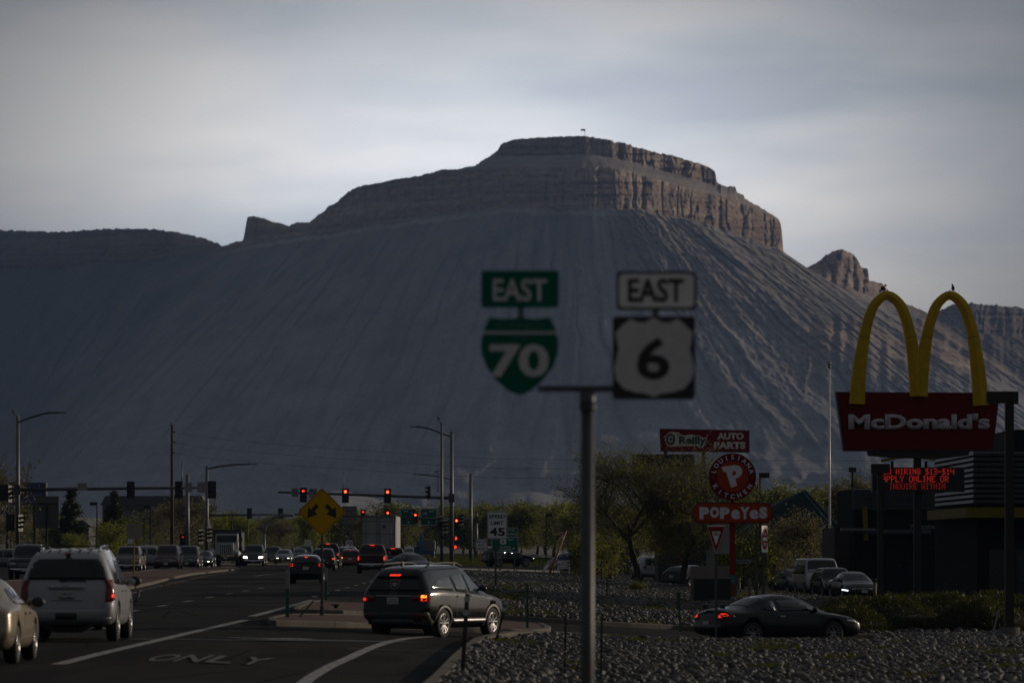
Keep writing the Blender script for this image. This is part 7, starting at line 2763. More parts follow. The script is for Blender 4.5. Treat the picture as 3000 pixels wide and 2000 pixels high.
t = thing('steel_post', p_, 'plain steel post between the red pylon and the do not enter sign', 'post')
MB().bar((0, 0, 0), (0, 0, sz(1545, 176) - p_.z), .10).build('shaft', GALVD, t)
# --- slumped white post at the foot of the right light pole
p_ = AT(2905, 139)
t = thing('broken_stand', p_, 'broken white plastic stand leaning at the foot of the right light pole', 'debris')
MB().bar((-.45, 0, .02), (.25, 0, .42), .07, .05).bar((.05, .1, .3), (.22, .1, 1.0), .12, .05).build('frame', mat('stand_white', (.22, .22, .25), .6), t)

# --- person in pink on the median
p_ = AT(522, 405)
t = thing('person', p_, 'person in a pink top standing between the two oncoming SUVs', 'person', math.radians(15))
m = MB()
sk = [(0, 0, .95), (0, 0, 1.15), (0, .01, 1.38), (0, .0, 1.46)]
m.tube([(0, 0, .80), (0, 0, .95), (0, 0, 1.15), (0, .01, 1.35), (0, 0, 1.45)], [.15, .17, .16, .19, .07], 12)
for s in (-1, 1):
    m.tube([(s * .17, 0, 1.38), (s * .25, -.02, 1.15), (s * .22, -.12, .92)], [.06, .05, .04], 8)
m.build('top', mat('pink_cloth', (.30, .09, .12), .8), t)
m = MB()
for s in (-1, 1):
    m.tube([(s * .08, 0, .85), (s * .10, -.02, .48), (s * .11, .01, .08)], [.10, .07, .05], 8)
    m.ell((s * .11, -.05, .05), (.05, .12, .05), 8, 6)
m.build('trousers', mat('grey_cloth', (.17, .16, .15), .8), t)
m = MB().tube([(0, 0, 1.42), (0, 0, 1.5)], .05, 8).ell((0, -.01, 1.60), (.085, .10, .115), 12, 10)
for s in (-1, 1):
    m.ell((s * .22, -.15, .87), (.035, .03, .06), 8, 6)
m.build('head_and_hands', mat('skin', (.22, .12, .08), .6), t)
MB().ell((0, .02, 1.64), (.095, .105, .10), 12, 8).build('hair', mat('hair_dark', (.02, .015, .012), .7), t)

# --- posts with reflectors, green delineators, stakes
RUSTP = mat('brown_post', (.035, .022, .016), .7)
REFL = mat('reflector_white', (.45, .45, .47), .25)
GRN = mat('delineator_green', (.012, .09, .045), .5)


def reflector_post(px, py0, py1, D, lean, label):
    zb = sz(py0, D)
    t = thing('reflector_post', Vector((sx(px, D), D, zb)), label, 'roadside post')
    h = (py0 - py1) * D / F
    top = Vector((lean * D / F, 0, h))
    MB().bar((0, 0, -.1), top, .075, .05).build('post', RUSTP, t)
    for k in (.93, .74):
        q = top * k
        MB().disc((q.x, q.z), .055, -.04, -.028, 14).build('reflector', REFL, t)
    return t


reflector_post(1355, 1952, 1738, 84, 14, 'brown reflector post in front of the black SUV door')
reflector_post(1453, 1861, 1757, 112, 33, 'brown reflector post leaning right beside the front wheel of the black SUV')
for px, y0, y1, D, lab in ((1654, 1955, 1800, 86, 'thin dark stake left of the out-of-focus sign post'), (1760, 1968, 1800, 84, 'thin dark stake right of the out-of-focus sign post')):
    t = thing('stake', Vector((sx(px, D), D, sz(y0, D))), lab, 'stake')
    MB().bar((0, 0, -.1), (.02, 0, (y0 - y1) * D / F), .035).build('shaft', RUSTP, t)


def delineator(px, py0, py1, label, lean=0.0, white=False, D=None, m=None, w=.07):
    if D is None:
        gp = GP(px, py0)
        D = gp[1]
    t = thing('delineator', Vector((sx(px, D), D, sz(py0, D))), label, 'delineator post')
    h = (py0 - py1) * D / F
    top = Vector((lean * D / F, 0, h))
    a = top * (.62 if white else 1.0)
    MB().bar((0, 0, -.05), a, w, .04).build('post', m or GRN, t)
    if white:
        MB().bar(a, top, w * 1.05, .045).build('reflective_sleeve', SIGBACK, t)
    return t


delineator(842, 1812, 1669, 'green delineator post with pale sleeve on the island left of the diamond sign', white=True, D=126, w=.10)
delineator(955, 1766, 1662, 'green delineator post with pale sleeve just right of the diamond sign post', white=True, D=172, w=.09)
delineator(873, 1806, 1758, 'green delineator knocked over beside the diamond sign post', 46, False, D=127)
delineator(1545, 1833, 1708, 'green delineator on the island right of the black SUV', D=131)
delineator(1778, 1746, 1690, 'short green delineator in the stones right of the big blurred post', D=205)
delineator(1993, 1846, 1740, 'bent green delineator at the edge of the stones near the dark coupe', -4, D=146, w=.05)
delineator(1580, 1673, 1634, 'far green delineator near the for-lease board', D=390)
delineator(1590, 1673, 1640, 'far green stake next to the slumped banner', D=400)
delineator(1684, 1704, 1658, 'short tan post with green cap in the stones', white=False, D=300, m=mat('old_wood2', (.2, .16, .10), .9), w=.10)
delineator(1574, 1726, 1718, 'tiny orange marker in the stones', D=230, m=mat('marker_orange', (.3, .12, .03), .7))
for px, y0, y1, D, lab in ((1514, 1694, 1658, 340, 'thin far stake under the green guide sign'), (1568, 1694, 1655, 340, 'thin far stake left of the leaning pole'), (1622, 1700, 1660, 320, 'thin far stake right of the leaning pole')):
    t = thing('stake', Vector((sx(px, D), D, sz(y0, D))), lab, 'stake')
    MB().bar((0, 0, -.1), (0, 0, (y0 - y1) * D / F), .05).build('shaft', RUSTP, t)
p_ = AT(1988, 178)
t = thing('utility_box', p_, 'grey-green utility pedestal among the weeds', 'utility box')
MB().box((0, 0, .45), (.14, .14, 1.0)).box((0, 0, .97), (.17, .17, .06)).build('casing', mat('pedestal', (.05, .07, .07), .6), t)
# cabinet by the far crossing and a pipe bollard stub on the island
t = thing('drain_cap', Vector(GP(985, 1793)) + Vector((0, 0, .13)), 'small dark iron cap sticking out of the brick paving', 'drain cap')
MB().tube([(0, 0, 0), (0, 0, .10)], .07, 10).tube([(0, 0, .08), (0, 0, .12)], .16, 12).build('cap', RUSTP, t)

# ------------------------------------------------------------------ stone beds
def ico(level=1):
    bm = bmesh.new()
    bmesh.ops.create_icosphere(bm, subdivisions=level, radius=1.0)
    V = np.array([v.co[:] for v in bm.verts])
    T = np.array([[v.index for v in f.verts] for f in bm.faces])
    bm.free()
    return V, T


ICO1, ICOT1 = ico(1)
ICO2, ICOT2 = ico(2)
M = NT('river_stone')
at = M.n('ShaderNodeAttribute', attribute_name='tone')
oi = M.n('ShaderNodeObjectInfo')
ad = M.n('ShaderNodeMath', operation='ADD')
M.l(at.outputs['Fac'], ad.inputs[0])
M.l(oi.outputs['Random'], ad.inputs[1])
fr = M.n('ShaderNodeMath', operation='FRACT')
M.l(ad.outputs[0], fr.inputs[0])
tone = M.ramp(fr.outputs[0], [(0, (.025, .025, .029)), (.35, (.045, .045, .047)), (.6, (.075, .067, .058)), (.8, (.042, .035, .03)), (1, (.13, .126, .12))])
fn = M.noise(9, 5, .65)
M.l(M.mix(.4, tone, M.ramp(fn, [(.3, (.025, .025, .025)), (.7, (.12, .114, .106))])), M.b.inputs['Base Color'])
M.b.inputs['Roughness'].default_value = .62
M.b.inputs['Specular IOR Level'].default_value = .4
M.bump(fn, .4, .01)
STONE = M.m


def bed_z(x, y):
    """top of the two stone beds"""
    x = np.asarray(x, float)
    y = np.asarray(y, float)
    return np.where(y < 136, near_z(x, y), mid_z(x, y))


def near_z(x, y):
    g_ = ground(x, y)
    plateau = -0.38 - .05 * sstep(100, 75, y) - .0 * x
    edge = sstep(-1.6, 2.0, x)
    back = 1 - sstep(119, 127, y)
    fall = sstep(9, 13, x)
    zt = g_ + .10 + (plateau - g_ - .10) * edge * np.maximum(back, 0)
    zt2 = g_ + .12 + (plateau - g_ - .12) * (1 - sstep(112, 152, y))
    return zt * (1 - fall) + zt2 * fall + .05 * (fbm(x / 1.3, y / 2.5, 2, 91) - .5)


def mid_z(x, y):
    g_ = ground(x, y)
    return g_ + .12 + .22 * sstep(150, 200, y) * (1 - sstep(300, 345, y)) + .10 * (fbm(x / 3, y / 9, 2, 92) - .5)


def inpoly(x, y, poly):
    x, y = np.asarray(x), np.asarray(y)
    c = np.zeros(x.shape, bool)
    n = len(poly)
    for i in range(n):
        x1, y1 = poly[i]
        x2, y2 = poly[(i + 1) % n]
        c ^= ((y1 > y) != (y2 > y)) & (x < (x2 - x1) * (y - y1) / (y2 - y1 + 1e-12) + x1)
    return c


near_poly = [(-1.35, 62)] + gpts([(1300, 2000), (1322, 1975), (1352, 1940), (1384, 1910), (1412, 1888)]) + [(-.3, 117), (.2, 122), (1, 125), (2.5, 127), (6, 127.5), (9.5, 129), (11.5, 148), (30, 150), (30, 62)]
mid_poly = gpts([(1434, 1808), (1560, 1816), (1700, 1825), (1850, 1833), (1990, 1840), (2090, 1848)]) + [(9.5, 147.5), (15, 151), (24, 175), (16, 215), (12, 262), (6.5, 330), (-2.6, 338), (-3.2, 320), (-.9, 153)]
DIRT = mat('bed_soil', (.045, .04, .034), .95, 0, .4, 3, bump=.5)


def bed(name, poly, zf, dens, smin, smax, lvlfn, seed, nobj):
    xs_ = [p[0] for p in poly]
    ys_ = [p[1] for p in poly]
    r = np.random.default_rng(seed)
    # soil
    gx2, gy2 = np.meshgrid(np.linspace(min(xs_), max(xs_), 90), np.linspace(min(ys_), max(ys_), 140))
    P2 = np.stack([gx2, gy2, zf(gx2, gy2) - .04], -1)
    i = np.arange(gx2.size).reshape(gx2.shape)
    Q = np.stack([i[:-1, :-1], i[:-1, 1:], i[1:, 1:], i[1:, :-1]], -1).reshape(-1, 4)
    cx_ = (gx2[:-1, :-1] + gx2[1:, 1:]).ravel() / 2
    cy_ = (gy2[:-1, :-1] + gy2[1:, 1:]).ravel() / 2
    Q = Q[inpoly(cx_, cy_, poly)]
    soil = obj(name, mesh_arrays(name, P2.reshape(-1, 3), Q), DIRT)
    tag(soil, kind='structure')
    # stones: sizes grow a little with distance, where they merge in the picture
    area = (max(xs_) - min(xs_)) * (max(ys_) - min(ys_))
    n = int(area * dens)
    x = r.uniform(min(xs_), max(xs_), n)
    y = r.uniform(min(ys_), max(ys_), n)
    vis = (x * F / y + 1500 < 3060)
    k = inpoly(x, y, poly) & vis
    x, y = x[k], y[k]
    s = smin + (smax - smin) * r.random(len(x)) ** 2.2
    s[r.random(len(x)) < .01] *= 1.7
    return soil, x, y, s, r


def stones_mesh(name, x, y, z, s, r, V0, T0):
    n = len(x)
    nv = len(V0)
    yaw = r.uniform(0, 2 * PI, n)
    tilt = r.normal(0, .28, n)
    el = r.uniform(.55, 1.0, n)
    fl = r.uniform(.38, .7, n)
    V = V0[None] * np.stack([s, s * el, s * fl], -1)[:, None, :]
    V = V * (1 + .13 * np.sin(V0[None] @ np.array([[3.1, 1.7, 2.3]]).T + yaw[:, None, None] * 3)[..., :1])
    ct, st = np.cos(tilt)[:, None], np.sin(tilt)[:, None]
    V = np.stack([V[..., 0] * ct - V[..., 2] * st, V[..., 1], V[..., 0] * st + V[..., 2] * ct], -1)
    c, s_ = np.cos(yaw)[:, None], np.sin(yaw)[:, None]
    V = np.stack([V[..., 0] * c - V[..., 1] * s_, V[..., 0] * s_ + V[..., 1] * c, V[..., 2]], -1)
    V += np.stack([x, y, z], -1)[:, None, :]
    T = (T0[None] + (np.arange(n) * nv)[:, None, None]).reshape(-1, 3)
    me = mesh_arrays(name, V.reshape(-1, 3), None, T)
    add_attr(me, 'tone', np.repeat(r.random(n), nv))
    return me


soil, x, y, s, r = bed('stone_bed', near_poly, near_z, 44, .045, .135, None, 5, 300)
k = (vnoise(x / 1.4, y / 3.2, 95) > .13) | (r.random(len(x)) < .25)
x, y, s = x[k], y[k], s[k]
size_px = s / y * (1 + .0 * x)
inview = (np.abs(x * F / y) < 1500) & ((EYE - near_z(x, y)) * F / y + HZ < 2010)
order = np.argsort(-(size_px * inview))
big = order[:290]
rest = np.setdiff1d(np.arange(len(x)), big)
# leave out what lies outside the frame below the camera
rest = rest[((EYE - near_z(x[rest], y[rest])) * F / y[rest] + HZ < 2080)]
me = stones_mesh('stones', x[rest], y[rest], near_z(x[rest], y[rest]) + r.uniform(-.03, .035, len(rest)), s[rest], r, ICO1, ICOT1)
tag(obj('stones', me, STONE, soil), kind='stuff')
variants = []
for i in range(10):
    rr_ = np.random.default_rng(100 + i)
    one = np.array([0.0])
    variants.append(stones_mesh('stone', one, one, one, np.array([1.0]), rr_, ICO2, ICOT2))
    variants[-1].materials.append(STONE)
for j, i in enumerate(big):
    o = bpy.data.objects.new('stone', variants[j % 10])
    COL.objects.link(o)
    o.parent = soil
    o.location = (x[i], y[i], float(near_z(x[i], y[i])) + float(r.uniform(-.01, .03)))
    o.scale = (s[i],) * 3
    o.rotation_euler = (0, 0, float(r.uniform(0, 6.28)))
soil2, x, y, s, r = bed('stone_bed', mid_poly, mid_z, 10, .07, .16, None, 6, 0)
s = s * (1 + .35 * sstep(180, 320, y))
k = vnoise(x / 2.2, y / 6, 93) > .10
x, y, s = x[k], y[k], s[k]
me = stones_mesh('stones', x, y, mid_z(x, y) + r.uniform(-.03, .05, len(x)), s, r, ICO1, ICOT1)
tag(obj('stones', me, STONE, soil2), kind='stuff')

# ------------------------------------------------------------------ foliage


def leafmat(name, c1, c2, trans=.35, rough=.6):
    M = NT(name)
    oi = M.n('ShaderNodeAttribute', attribute_name='tone')
    c = M.ramp(oi.outputs['Fac'], [(0, c1), (1, c2)])
    M.l(c, M.b.inputs['Base Color'])
    M.b.inputs['Roughness'].default_value = rough
    M.b.inputs['Specular IOR Level'].default_value = .2
    tr = M.n('ShaderNodeBsdfTranslucent')
    M.l(M.mix(.5, c, (.20, .22, .02)), tr.inputs['Color'])
    mx = M.n('ShaderNodeMixShader')
    mx.inputs[0].default_value = trans
    M.l(M.b.outputs[0], mx.inputs[1])
    M.l(tr.outputs[0], mx.inputs[2])
    out = [n for n in M.t.nodes if n.type == 'OUTPUT_MATERIAL'][0]
    M.l(mx.outputs[0], out.inputs['Surface'])
    return M.m


SPRING = leafmat('spring_leaves', (.10, .115, .02), (.32, .31, .045), .5)
OLIVE = leafmat('olive_leaves', (.07, .078, .025), (.20, .20, .055), .45)
BARE = leafmat('budding_twigs', (.11, .085, .055), (.24, .19, .125), .3)
DARKG = leafmat('evergreen_needles', (.012, .02, .008), (.035, .05, .018), .12)
JUNI = leafmat('juniper_sprays', (.009, .014, .004), (.034, .042, .010), .2)
PLUM = leafmat('plum_leaves', (.035, .010, .010), (.09, .03, .022), .3)
GRASS = leafmat('grass_blades', (.022, .028, .008), (.075, .08, .024), .3)
DRY = leafmat('dry_brush', (.07, .05, .03), (.16, .12, .075), .25)
BARK = mat('bark', (.045, .036, .030), .9, 0, .4, 5, bump=.6)


def leaf_mesh(name, C, size, r, droop=0.0, aspect=.55, up=0.0):
    """one small bent leaf (two triangles) at every point"""
    n = len(C)
    d = r.normal(0, 1, (n, 3))
    d[:, 2] += up - droop
    d /= np.linalg.norm(d, axis=1)[:, None]
    e = np.cross(d, r.normal(0, 1, (n, 3)))
    e /= np.linalg.norm(e, axis=1)[:, None] + 1e-9
    sz_ = (size * r.uniform(.6, 1.3, n))[:, None]
    V = np.stack([C, C + d * sz_ * .5 + e * sz_ * aspect * .5, C + d * sz_, C + d * sz_ * .5 - e * sz_ * aspect * .5], 1)
    Q = np.arange(n * 4).reshape(n, 4)
    me = mesh_arrays(name, V.reshape(-1, 3), Q, None, False)
    add_attr(me, 'tone', np.repeat(r.random(n), 4))
    return me


def grow(r, h, spread, levels, trunk_r, nb=(3, 5), lift=.55, fork=.22, twist=.35, seg=3):
    """limbs as (a, b, ra, rb, level); returns segments and twig points"""
    segs, tips = [], []

    def branch(p, d, L, rad, lv):
        q = p
        pts = [p]
        for i in range(seg):
            d = d + np.array([r.normal(0, twist * .35), r.normal(0, twist * .35), r.normal(.04, .1) * (1 if lv else .2)])
            d /= np.linalg.norm(d)
            q2 = q + d * L / seg
            ra, rb = rad * (1 - .55 * i / seg), rad * (1 - .55 * (i + 1) / seg)
            segs.append((q, q2, ra, rb, lv))
            q = q2
            pts.append(q)
        if lv >= levels:
            tips.extend(pts[1:])
            return
        k = int(r.integers(nb[0], nb[1] + 1))
        for j in range(k):
            t = r.uniform(.35, 1.0) if lv else r.uniform(.55, 1.0)
            i = min(seg - 1, int(t * seg))
            o = pts[i] + (pts[i + 1] - pts[i]) * (t * seg - i)
            a = r.uniform(0, 2 * PI)
            side = np.array([math.cos(a), math.sin(a), 0])
            nd = d * lift + side * spread * r.uniform(.6, 1.2) + np.array([0, 0, r.uniform(0, .35)])
            nd /= np.linalg.norm(nd)
            branch(o, nd, L * r.uniform(.55, .82), max(rad * .5, .006), lv + 1)
        tips.append(q)
    branch(np.zeros(3), np.array([0, 0, 1.0]), h * fork * 1.6, trunk_r, 0)
    return segs, np.array(tips)


def limb_mesh(name, segs, minr=.0):
    V, Q = [], []
    for a, b, ra, rb, lv in segs:
        n = 7 if lv == 0 else (5 if lv == 1 else 3)
        d = b - a
        d = d / (np.linalg.norm(d) + 1e-9)
        u = np.cross(d, [0.3, .9, .1])
        u /= np.linalg.norm(u)
        w = np.cross(d, u)
        o = len(V)
        ra, rb = max(ra, minr), max(rb, minr)
        for c, rr_ in ((a, ra), (b, rb)):
            for k in range(n):
                t = 2 * PI * k / n
                V.append(c + (u * math.cos(t) + w * math.sin(t)) * rr_)
        for k in range(n):
            Q.append((o + k, o + (k + 1) % n, o + n + (k + 1) % n, o + n + k))
    return mesh_arrays(name, np.array(V), np.array(Q))


def scale_tree(segs, tips, H, Wd):
    mz = max(t[2] for t in tips)
    mx_ = np.percentile(np.abs(tips[:, 0]), 98)
    f = np.array([Wd / 2 / mx_, Wd / 2 / mx_, H / mz])
    return [(a * f, b * f, ra, rb, lv) for a, b, ra, rb, lv in segs], tips * f


# --- the big two-trunk tree
r = np.random.default_rng(21)
p_ = AT(1936, 283)
t = thing('big_tree', p_, 'big spreading tree with bare twigs and sparse yellow-green leaves left of the round red sign', 'tree')
allsegs, alltips = [], []
for off_, sd, hh, ww, lean in (((-1.3, 0), 1, 8.9, 8.6, -.2), ((1.2, .4), 2, 8.5, 8.2, .1)):
    rr_ = np.random.default_rng(30 + sd)
    sg, tp = grow(rr_, hh, .95, 5, .25, (3, 5), .72, .10, .45)
    sg, tp = scale_tree(sg, tp, hh, ww)
    o3 = np.array([off_[0], off_[1], 0])
    allsegs += [(a + o3, b + o3, ra, rb, lv) for a, b, ra, rb, lv in sg]
    alltips.append(tp + o3)
tips = np.concatenate(alltips)
for o_k in (-1, 1):
    obj('trunk', limb_mesh('trunk', [s_ for s_ in allsegs if s_[4] == 0 and (s_[0][0] + s_[1][0]) * o_k > -.2]), BARK, t)
obj('limbs', limb_mesh('limbs', [s_ for s_ in allsegs if s_[4] > 0], .012), mat('twig_bark', (.085, .07, .055), .85, 0, .3, 3), t)
idx = r.integers(0, len(tips), 34000)
C = tips[idx] * np.where(r.random((34000, 1)) < .45, np.stack([r.uniform(.8, 1.05, 34000), r.uniform(.8, 1.05, 34000), r.uniform(.42, 1, 34000)], -1), 1) + r.normal(0, .35, (34000, 3))
C = C[(C[:, 2] > 1.2) & (r.random(len(C)) < .7)]
obj('crown', leaf_mesh('crown', C, .115, r), SPRING, t)['kind'] = 'stuff'
idx = r.integers(0, len(tips), 26000)
C = tips[idx] * np.where(r.random((26000, 1)) < .45, np.stack([r.uniform(.8, 1.08, 26000), r.uniform(.8, 1.05, 26000), r.uniform(.45, 1, 26000)], -1), 1) + r.normal(0, .42, (26000, 3))
C = C[C[:, 2] > 1.0]
obj('bud_haze', leaf_mesh('bud_haze', C, .42, r, aspect=.06, up=.5), BARE, t)['kind'] = 'stuff'


# --- variants copied behind: crown + trunk each
def make_tree(name, seed, H, Wd, lm, nleaf, ls, kind='round', twigs=True):
    rr_ = np.random.default_rng(seed)
    root = thing(name, (0, 0, -500), 'x', 'tree')
    if kind == 'cone':
        segs = [(np.array([0, 0, 0.]), np.array([0, 0, H * .98]), .2, .03, 0)]
        pts = []
        for i in range(90):
            z = H * (.12 + .86 * rr_.random())
            a = rr_.uniform(0, 2 * PI)
            L_ = Wd / 2 * (1 - z / H) ** .75 * rr_.uniform(.7, 1.15)
            e = np.array([math.cos(a) * L_, math.sin(a) * L_, z + L_ * .12])
            segs.append((np.array([0, 0, z]), e, .04, .01, 1))
            for q in np.linspace(.25, 1, 8):
                pts.append(np.array([0, 0, z]) * (1 - q) + e * q)
        tips = np.array(pts)
    else:
        segs, tips = grow(rr_, H, .8 if kind == 'round' else .45, 4, .22, (3, 5), .8, .18, .4)
        segs, tips = scale_tree(segs, tips, H, Wd)
    obj('trunk', limb_mesh('trunk', segs, .02), BARK, root)
    idx = rr_.integers(0, len(tips), nleaf)
    sg = .35 if kind != 'cone' else .18
    C = tips[idx] + rr_.normal(0, sg, (nleaf, 3))
    if kind == 'round':
        low = rr_.random(nleaf) < .5
        C[low] *= np.stack([rr_.uniform(.85, 1.05, low.sum()), rr_.uniform(.85, 1.05, low.sum()), rr_.uniform(.3, 1, low.sum())], -1)
    C[:, 2] = np.maximum(C[:, 2], .3)
    obj('crown', leaf_mesh('crown', C, ls, rr_, droop=.3 if kind == 'cone' else 0), lm, root)['kind'] = 'stuff'
    return root


protos = {
    'spring': make_tree('spring_tree', 41, 8, 7.5, SPRING, 5200, .34),
    'olive': make_tree('cottonwood_tree', 42, 9, 8.5, OLIVE, 6500, .38),
    'bare': make_tree('bare_tree', 43, 9, 7, BARE, 3000, .30),
    'olive2': make_tree('cottonwood_tree', 44, 7, 8, OLIVE, 6000, .36),
    'spring2': make_tree('spring_tree', 45, 6, 6.5, SPRING, 4600, .30),
    'cone': make_tree('evergreen_tree', 46, 9, 5.5, DARKG, 9000, .30, 'cone'),
    'plum': make_tree('plum_tree', 47, 3.6, 4.2, PLUM, 6000, .20),
    'poplar': make_tree('poplar_tree', 48, 9, 3.4, BARE, 3600, .26, 'tall'),
    'bush': make_tree('bush', 49, 2.2, 3.6, OLIVE, 3000, .20),
}
index_kids()


def plant(kind, px, D, py_top, label, group=None, wide=1.0, rz=None):
    p_ = AT(px, D)
    src = protos[kind]
    c = copy_tree(src)
    H = {'spring': 8, 'olive': 9, 'bare': 9, 'olive2': 7, 'spring2': 6, 'cone': 9, 'plum': 3.6, 'poplar': 9, 'bush': 2.2}[kind]
    k = (sz(py_top, D) - p_.z) / H
    c.location = p_
    c.scale = (k * wide, k * wide, k)
    c.rotation_euler = (0, 0, random.uniform(0, 6.28) if rz is None else rz)
    c['label'] = label
    if group:
        c['group'] = group
    if kind == 'bush':
        c['category'] = 'bush'
    return c


plant('cone', 208, 520, 1432, 'dark evergreen on the left, nearer the blank sign board')
plant('cone', 335, 520, 1441, 'dark evergreen on the left, nearer the square median sign')
plant('bare', -12, 420, 1335, 'leafing tree cut by the left edge behind the tall signal pole')
plant('bare', 60, 700, 1430, 'bare tree behind the blue billboard')
plant('bare', 540, 640, 1440, 'bare brown tree behind the wooden utility pole', wide=1.2)
plant('bare', 440, 700, 1470, 'bare brown tree left of the wooden utility pole', wide=1.2)
plant('spring2', 300, 480, 1530, 'yellow-green shrubby tree behind the tan pickup')
plant('spring2', 235, 500, 1560, 'low yellow-green tree left of the square median sign')
plant('spring', 690, 700, 1500, 'yellow-green tree behind the white dump truck')
plant('spring', 640, 760, 1520, 'smaller yellow-green tree left of the dump truck bed')
plant('plum', 1790, 318, 1582, 'dark red plum tree left of the big tree', wide=1.15)
plant('plum', 1722, 350, 1600, 'second dark red plum tree just right of the big blurred post', wide=1.0)
plant('spring2', 1760, 300, 1560, 'sparse yellow-green young tree in front of the plum trees', wide=.8)
plant('bare', 2390, 300, 1480, 'bare budding tree between the teal roof and the white flagpole', wide=1.0)
plant('poplar', 2450, 420, 1400, 'thin budding tree directly right of the white flagpole')
plant('poplar', 2520, 430, 1380, 'tall thin budding tree beside the far box-headed lamp post')
plant('poplar', 2575, 440, 1405, 'thin budding tree nearest the red light board')
plant('bare', 2300, 318, 1500, 'bare tree in front of the teal roof, left of the flag', wide=1.1)
plant('bare', 2345, 312, 1520, 'bare tree in front of the teal roof, right of the flag', wide=1.0)
plant('olive', 2290, 520, 1410, 'green rounded tree behind the teal roof')
plant('olive2', 2400, 560, 1425, 'paler rounded tree behind the bare tree by the flagpole')
plant('cone', 2205, 420, 1420, 'dark pine just right of the round kitchen disc', wide=1.4)
plant('spring2', 2180, 270, 1555, 'small yellow-green tree between the red pylon and the dark canopy', wide=.8)
plant('bush', 2595, 290, 1690, 'round dark shrub behind the black parked sedan')
plant('bush', 2350, 285, 1668, 'round clipped shrub left of the old white van')
plant('bush', 1880, 255, 1705, 'low green shrub at the foot of the big tree', wide=1.1)
rt = random.Random(3)
LINE = [(-40, 1500), (130, 1500), (400, 1500), (560, 1490), (700, 1515), (780, 1500), (870, 1490), (960, 1480), (1050, 1470), (1150, 1468), (1250, 1462), (1330, 1470), (1420, 1478), (1500, 1478), (1560, 1462), (1620, 1460),
        (1680, 1485), (1750, 1475), (1850, 1480), (1980, 1470), (2100, 1470), (2250, 1440), (2420, 1430), (2600, 1440)]
kinds = ['olive', 'olive2', 'spring', 'olive', 'bare', 'spring2']
for i in range(96):
    px = -60 + 2760 * i / 95 + rt.uniform(-15, 15)
    D = rt.uniform(620, 1020)
    top = np.interp(px, [a for a, b in LINE], [b for a, b in LINE]) + rt.uniform(-8, 26)
    k = kinds[rt.randrange(6)]
    lab = {'olive': 'olive-green tree of the dense belt below the mesa', 'olive2': 'broad olive tree of the dense belt below the mesa', 'spring': 'bright yellow-green tree of the belt below the mesa',
           'spring2': 'low yellow-green tree of the belt below the mesa', 'bare': 'bare brown tree of the belt below the mesa'}[k]
    plant(k, px, D, top, lab, lab.replace(' tree of', ' trees of'), wide=rt.uniform(1.0, 1.5))
for o in list(protos.values()):
    for ch in kids(o):
        bpy.data.objects.remove(ch)
    bpy.data.objects.remove(o)

# --- juniper hedge: mounds of fine sprays
r = np.random.default_rng(77)
for j, (px, D, w_, h_, lab) in enumerate(((2470, 152, 3.6, .95, 'low juniper beside the nose of the dark coupe'), (2600, 156, 4.2, 1.3, 'broad juniper mound below the red light board'),
                                          (2745, 158, 4.4, 1.35, 'tall juniper mound below the yellow canopy band'), (2880, 154, 3.8, 1.2, 'juniper mound left of the right light pole'),
                                          (3000, 158, 4.0, 1.35, 'juniper mound cut by the right edge'), (2560, 172, 5.0, 1.1, 'juniper behind the broad mound, near the parked sedan'),
                                          (2740, 176, 5.0, 1.2, 'juniper of the rear row, below the yellow band corner'), (2930, 176, 5.0, 1.2, 'juniper of the rear row behind the right light pole'))):
    p_ = AT(px, D)
    t = thing('juniper', p_, lab, 'shrub')
    n = 9000
    a = r.uniform(0, 2 * PI, n)
    q = np.sqrt(r.random(n))
    hh = h_ * (1 - q ** 2.6) * (.68 + .36 * vnoise(q * 3 * np.cos(a) + 9, q * 3 * np.sin(a) + 9, j))
    lay = np.floor(r.random(n) * 4) / 4
    z = hh * (1 - .25 * r.random(n) ** 2) * np.where(r.random(n) < .3, lay + .2, 1)
    C = np.stack([q * np.cos(a) * w_ / 2, q * np.sin(a) * w_ / 2 * 1.2, np.maximum(z, .03)], -1)
    obj('foliage', leaf_mesh('foliage', C, .17, r, aspect=.22, up=.35), JUNI, t)['kind'] = 'stuff'
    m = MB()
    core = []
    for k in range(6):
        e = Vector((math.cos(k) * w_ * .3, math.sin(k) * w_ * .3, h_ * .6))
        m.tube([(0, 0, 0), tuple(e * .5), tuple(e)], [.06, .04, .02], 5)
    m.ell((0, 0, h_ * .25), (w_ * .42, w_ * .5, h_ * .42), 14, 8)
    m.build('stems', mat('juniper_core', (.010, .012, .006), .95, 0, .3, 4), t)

# --- weeds in the beds, grass, dry brush
def tufts(name, pts, zf, per, hgt, m, label=None, parent=None, spread=.22):
    C, H = [], []
    for (x0, y0, k) in pts:
        n = int(per * k * .38)
        C.append(np.stack([r.normal(x0, spread * k, n), r.normal(y0, spread * k * 1.3, n)], -1))
        H.append(hgt * k * r.uniform(.4, 1.1, n))
    C = np.concatenate(C)
    H = np.concatenate(H)
    z = zf(C[:, 0], C[:, 1]) - .02
    n = len(C)
    w = .012 + .012 * r.random(n)
    dx_ = r.normal(0, .35, n) * H
    dy_ = r.normal(0, .35, n) * H
    a = np.stack([C[:, 0] - w, C[:, 1], z], -1)
    b = np.stack([C[:, 0] + w, C[:, 1], z], -1)
    c = np.stack([C[:, 0] + dx_ + w * .5, C[:, 1] + dy_, z + H], -1)
    d = np.stack([C[:, 0] + dx_ - w * .5, C[:, 1] + dy_, z + H], -1)
    V = np.stack([a, b, c, d], 1).reshape(-1, 3)
    me = mesh_arrays(name, V, np.arange(n * 4).reshape(n, 4), None, False)
    add_attr(me, 'tone', np.repeat(r.random(n), 4))
    o = obj(name, me, m, parent)
    tag(o, kind='stuff')
    return o


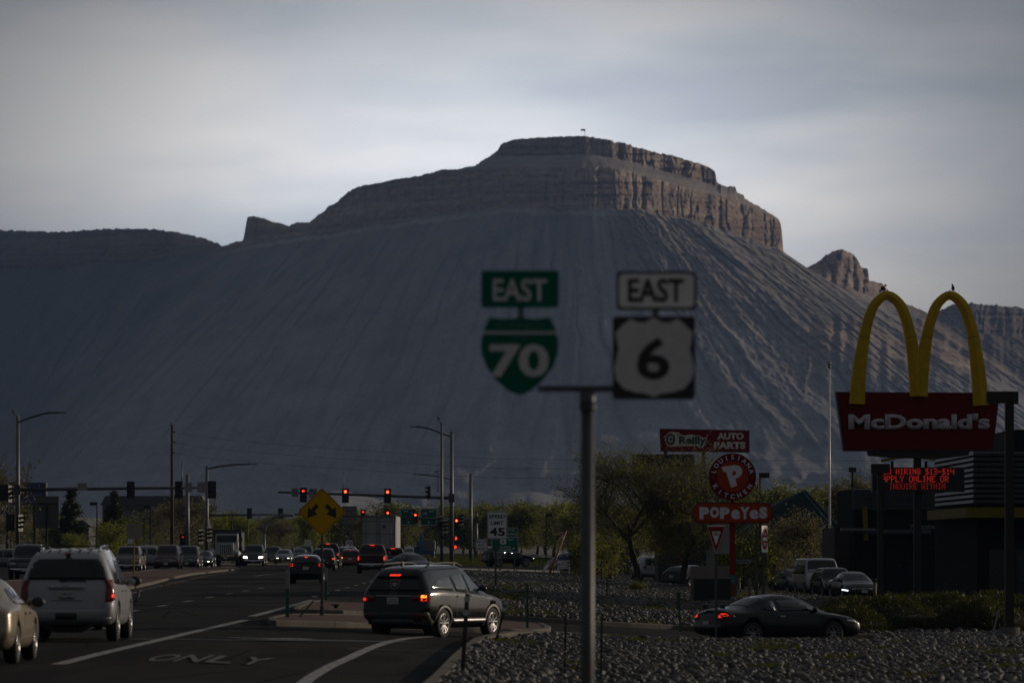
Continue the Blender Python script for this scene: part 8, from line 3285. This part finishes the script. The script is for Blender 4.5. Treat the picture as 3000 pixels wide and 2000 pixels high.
def unproj(px, py, zf, D0=100):
    D = D0
    for _ in range(25):
        D = .5 * D + .5 * (EYE - float(zf(sx(px, D), D))) * F / (py - HZ)
    return sx(px, D), D


wp_ = []
for px, py, k in ((2265, 1905, 1.3), (2255, 1885, .9), (1875, 1880, 1.0), (1960, 1885, .9), (1815, 1868, .9), (2120, 1900, .9), (1500, 1885, 1.0), (1560, 1890, 1.0), (2475, 1935, 1.3), (2485, 1880, .9), (2600, 1905, .9),
                  (2790, 1960, .8), (2950, 1920, 1.2), (2100, 1925, 1.0), (1700, 1950, 1.0), (2250, 1960, 1.0), (1460, 1880, .9), (2690, 1985, .9), (1920, 1960, .8), (2380, 1970, .8), (2860, 1905, .9), (2980, 1960, 1.1)):
    a, b = unproj(px, py, near_z)
    wp_.append((a, b, k))
for i in range(45):
    a, b = unproj(rt.uniform(1350, 2990), rt.uniform(1878, 1998), near_z)
    if bool(inpoly(np.array([a]), np.array([b]), near_poly)[0]):
        wp_.append((a, b, rt.uniform(.3, .7)))
tufts('weeds', wp_, near_z, 170, .15, GRASS)
wp_ = []
for i in range(150):
    a, b = unproj(rt.uniform(1430, 2060), rt.uniform(1690, 1850), mid_z, 200)
    if bool(inpoly(np.array([a]), np.array([b]), mid_poly)[0]):
        wp_.append((a, b, rt.uniform(.4, 1.2)))
tufts('weeds', wp_, mid_z, 110, .18, GRASS)
wp_ = [(rt.uniform(9.0, 14.5), rt.uniform(180, 245), rt.uniform(1.2, 2.2)) for _ in range(60)]
tufts('dry_grass', wp_, lambda a, b: ground(a, b), 150, .28, DRY, spread=.4)
wp_ = [(rt.uniform(6.5, 11.0), rt.uniform(205, 262), rt.uniform(1.0, 2.0)) for _ in range(50)]
tufts('grass', wp_, lambda a, b: ground(a, b), 130, .25, GRASS, spread=.4)
wp_ = [(rt.uniform(-10, 3), rt.uniform(455, 560), rt.uniform(1.2, 2.6)) for _ in range(70)] + [(rt.uniform(-55, -20), rt.uniform(455, 600), rt.uniform(1.2, 2.6)) for _ in range(60)]
tufts('grass', wp_, lambda a, b: ground(a, b), 80, .35, GRASS, spread=.9)
# gravel and grit swept against the median kerb
g_ = []
n = 900
pk = gpts([(385, 1730), (440, 1718), (500, 1703), (560, 1690), (640, 1680)])
xx, yy_ = [], []
for i in range(n):
    k = rt.randrange(len(pk) - 1)
    q = rt.random()
    xx.append(pk[k][0] * (1 - q) + pk[k + 1][0] * q + abs(rt.gauss(0, .35)))
    yy_.append(pk[k][1] * (1 - q) + pk[k + 1][1] * q)
xx, yy_ = np.array(xx), np.array(yy_)
me = stones_mesh('gravel', xx, yy_, ground(xx, yy_) + .012, np.full(n, .035), r, ICO1, ICOT1)
tag(obj('gravel', me, STONE), kind='stuff')
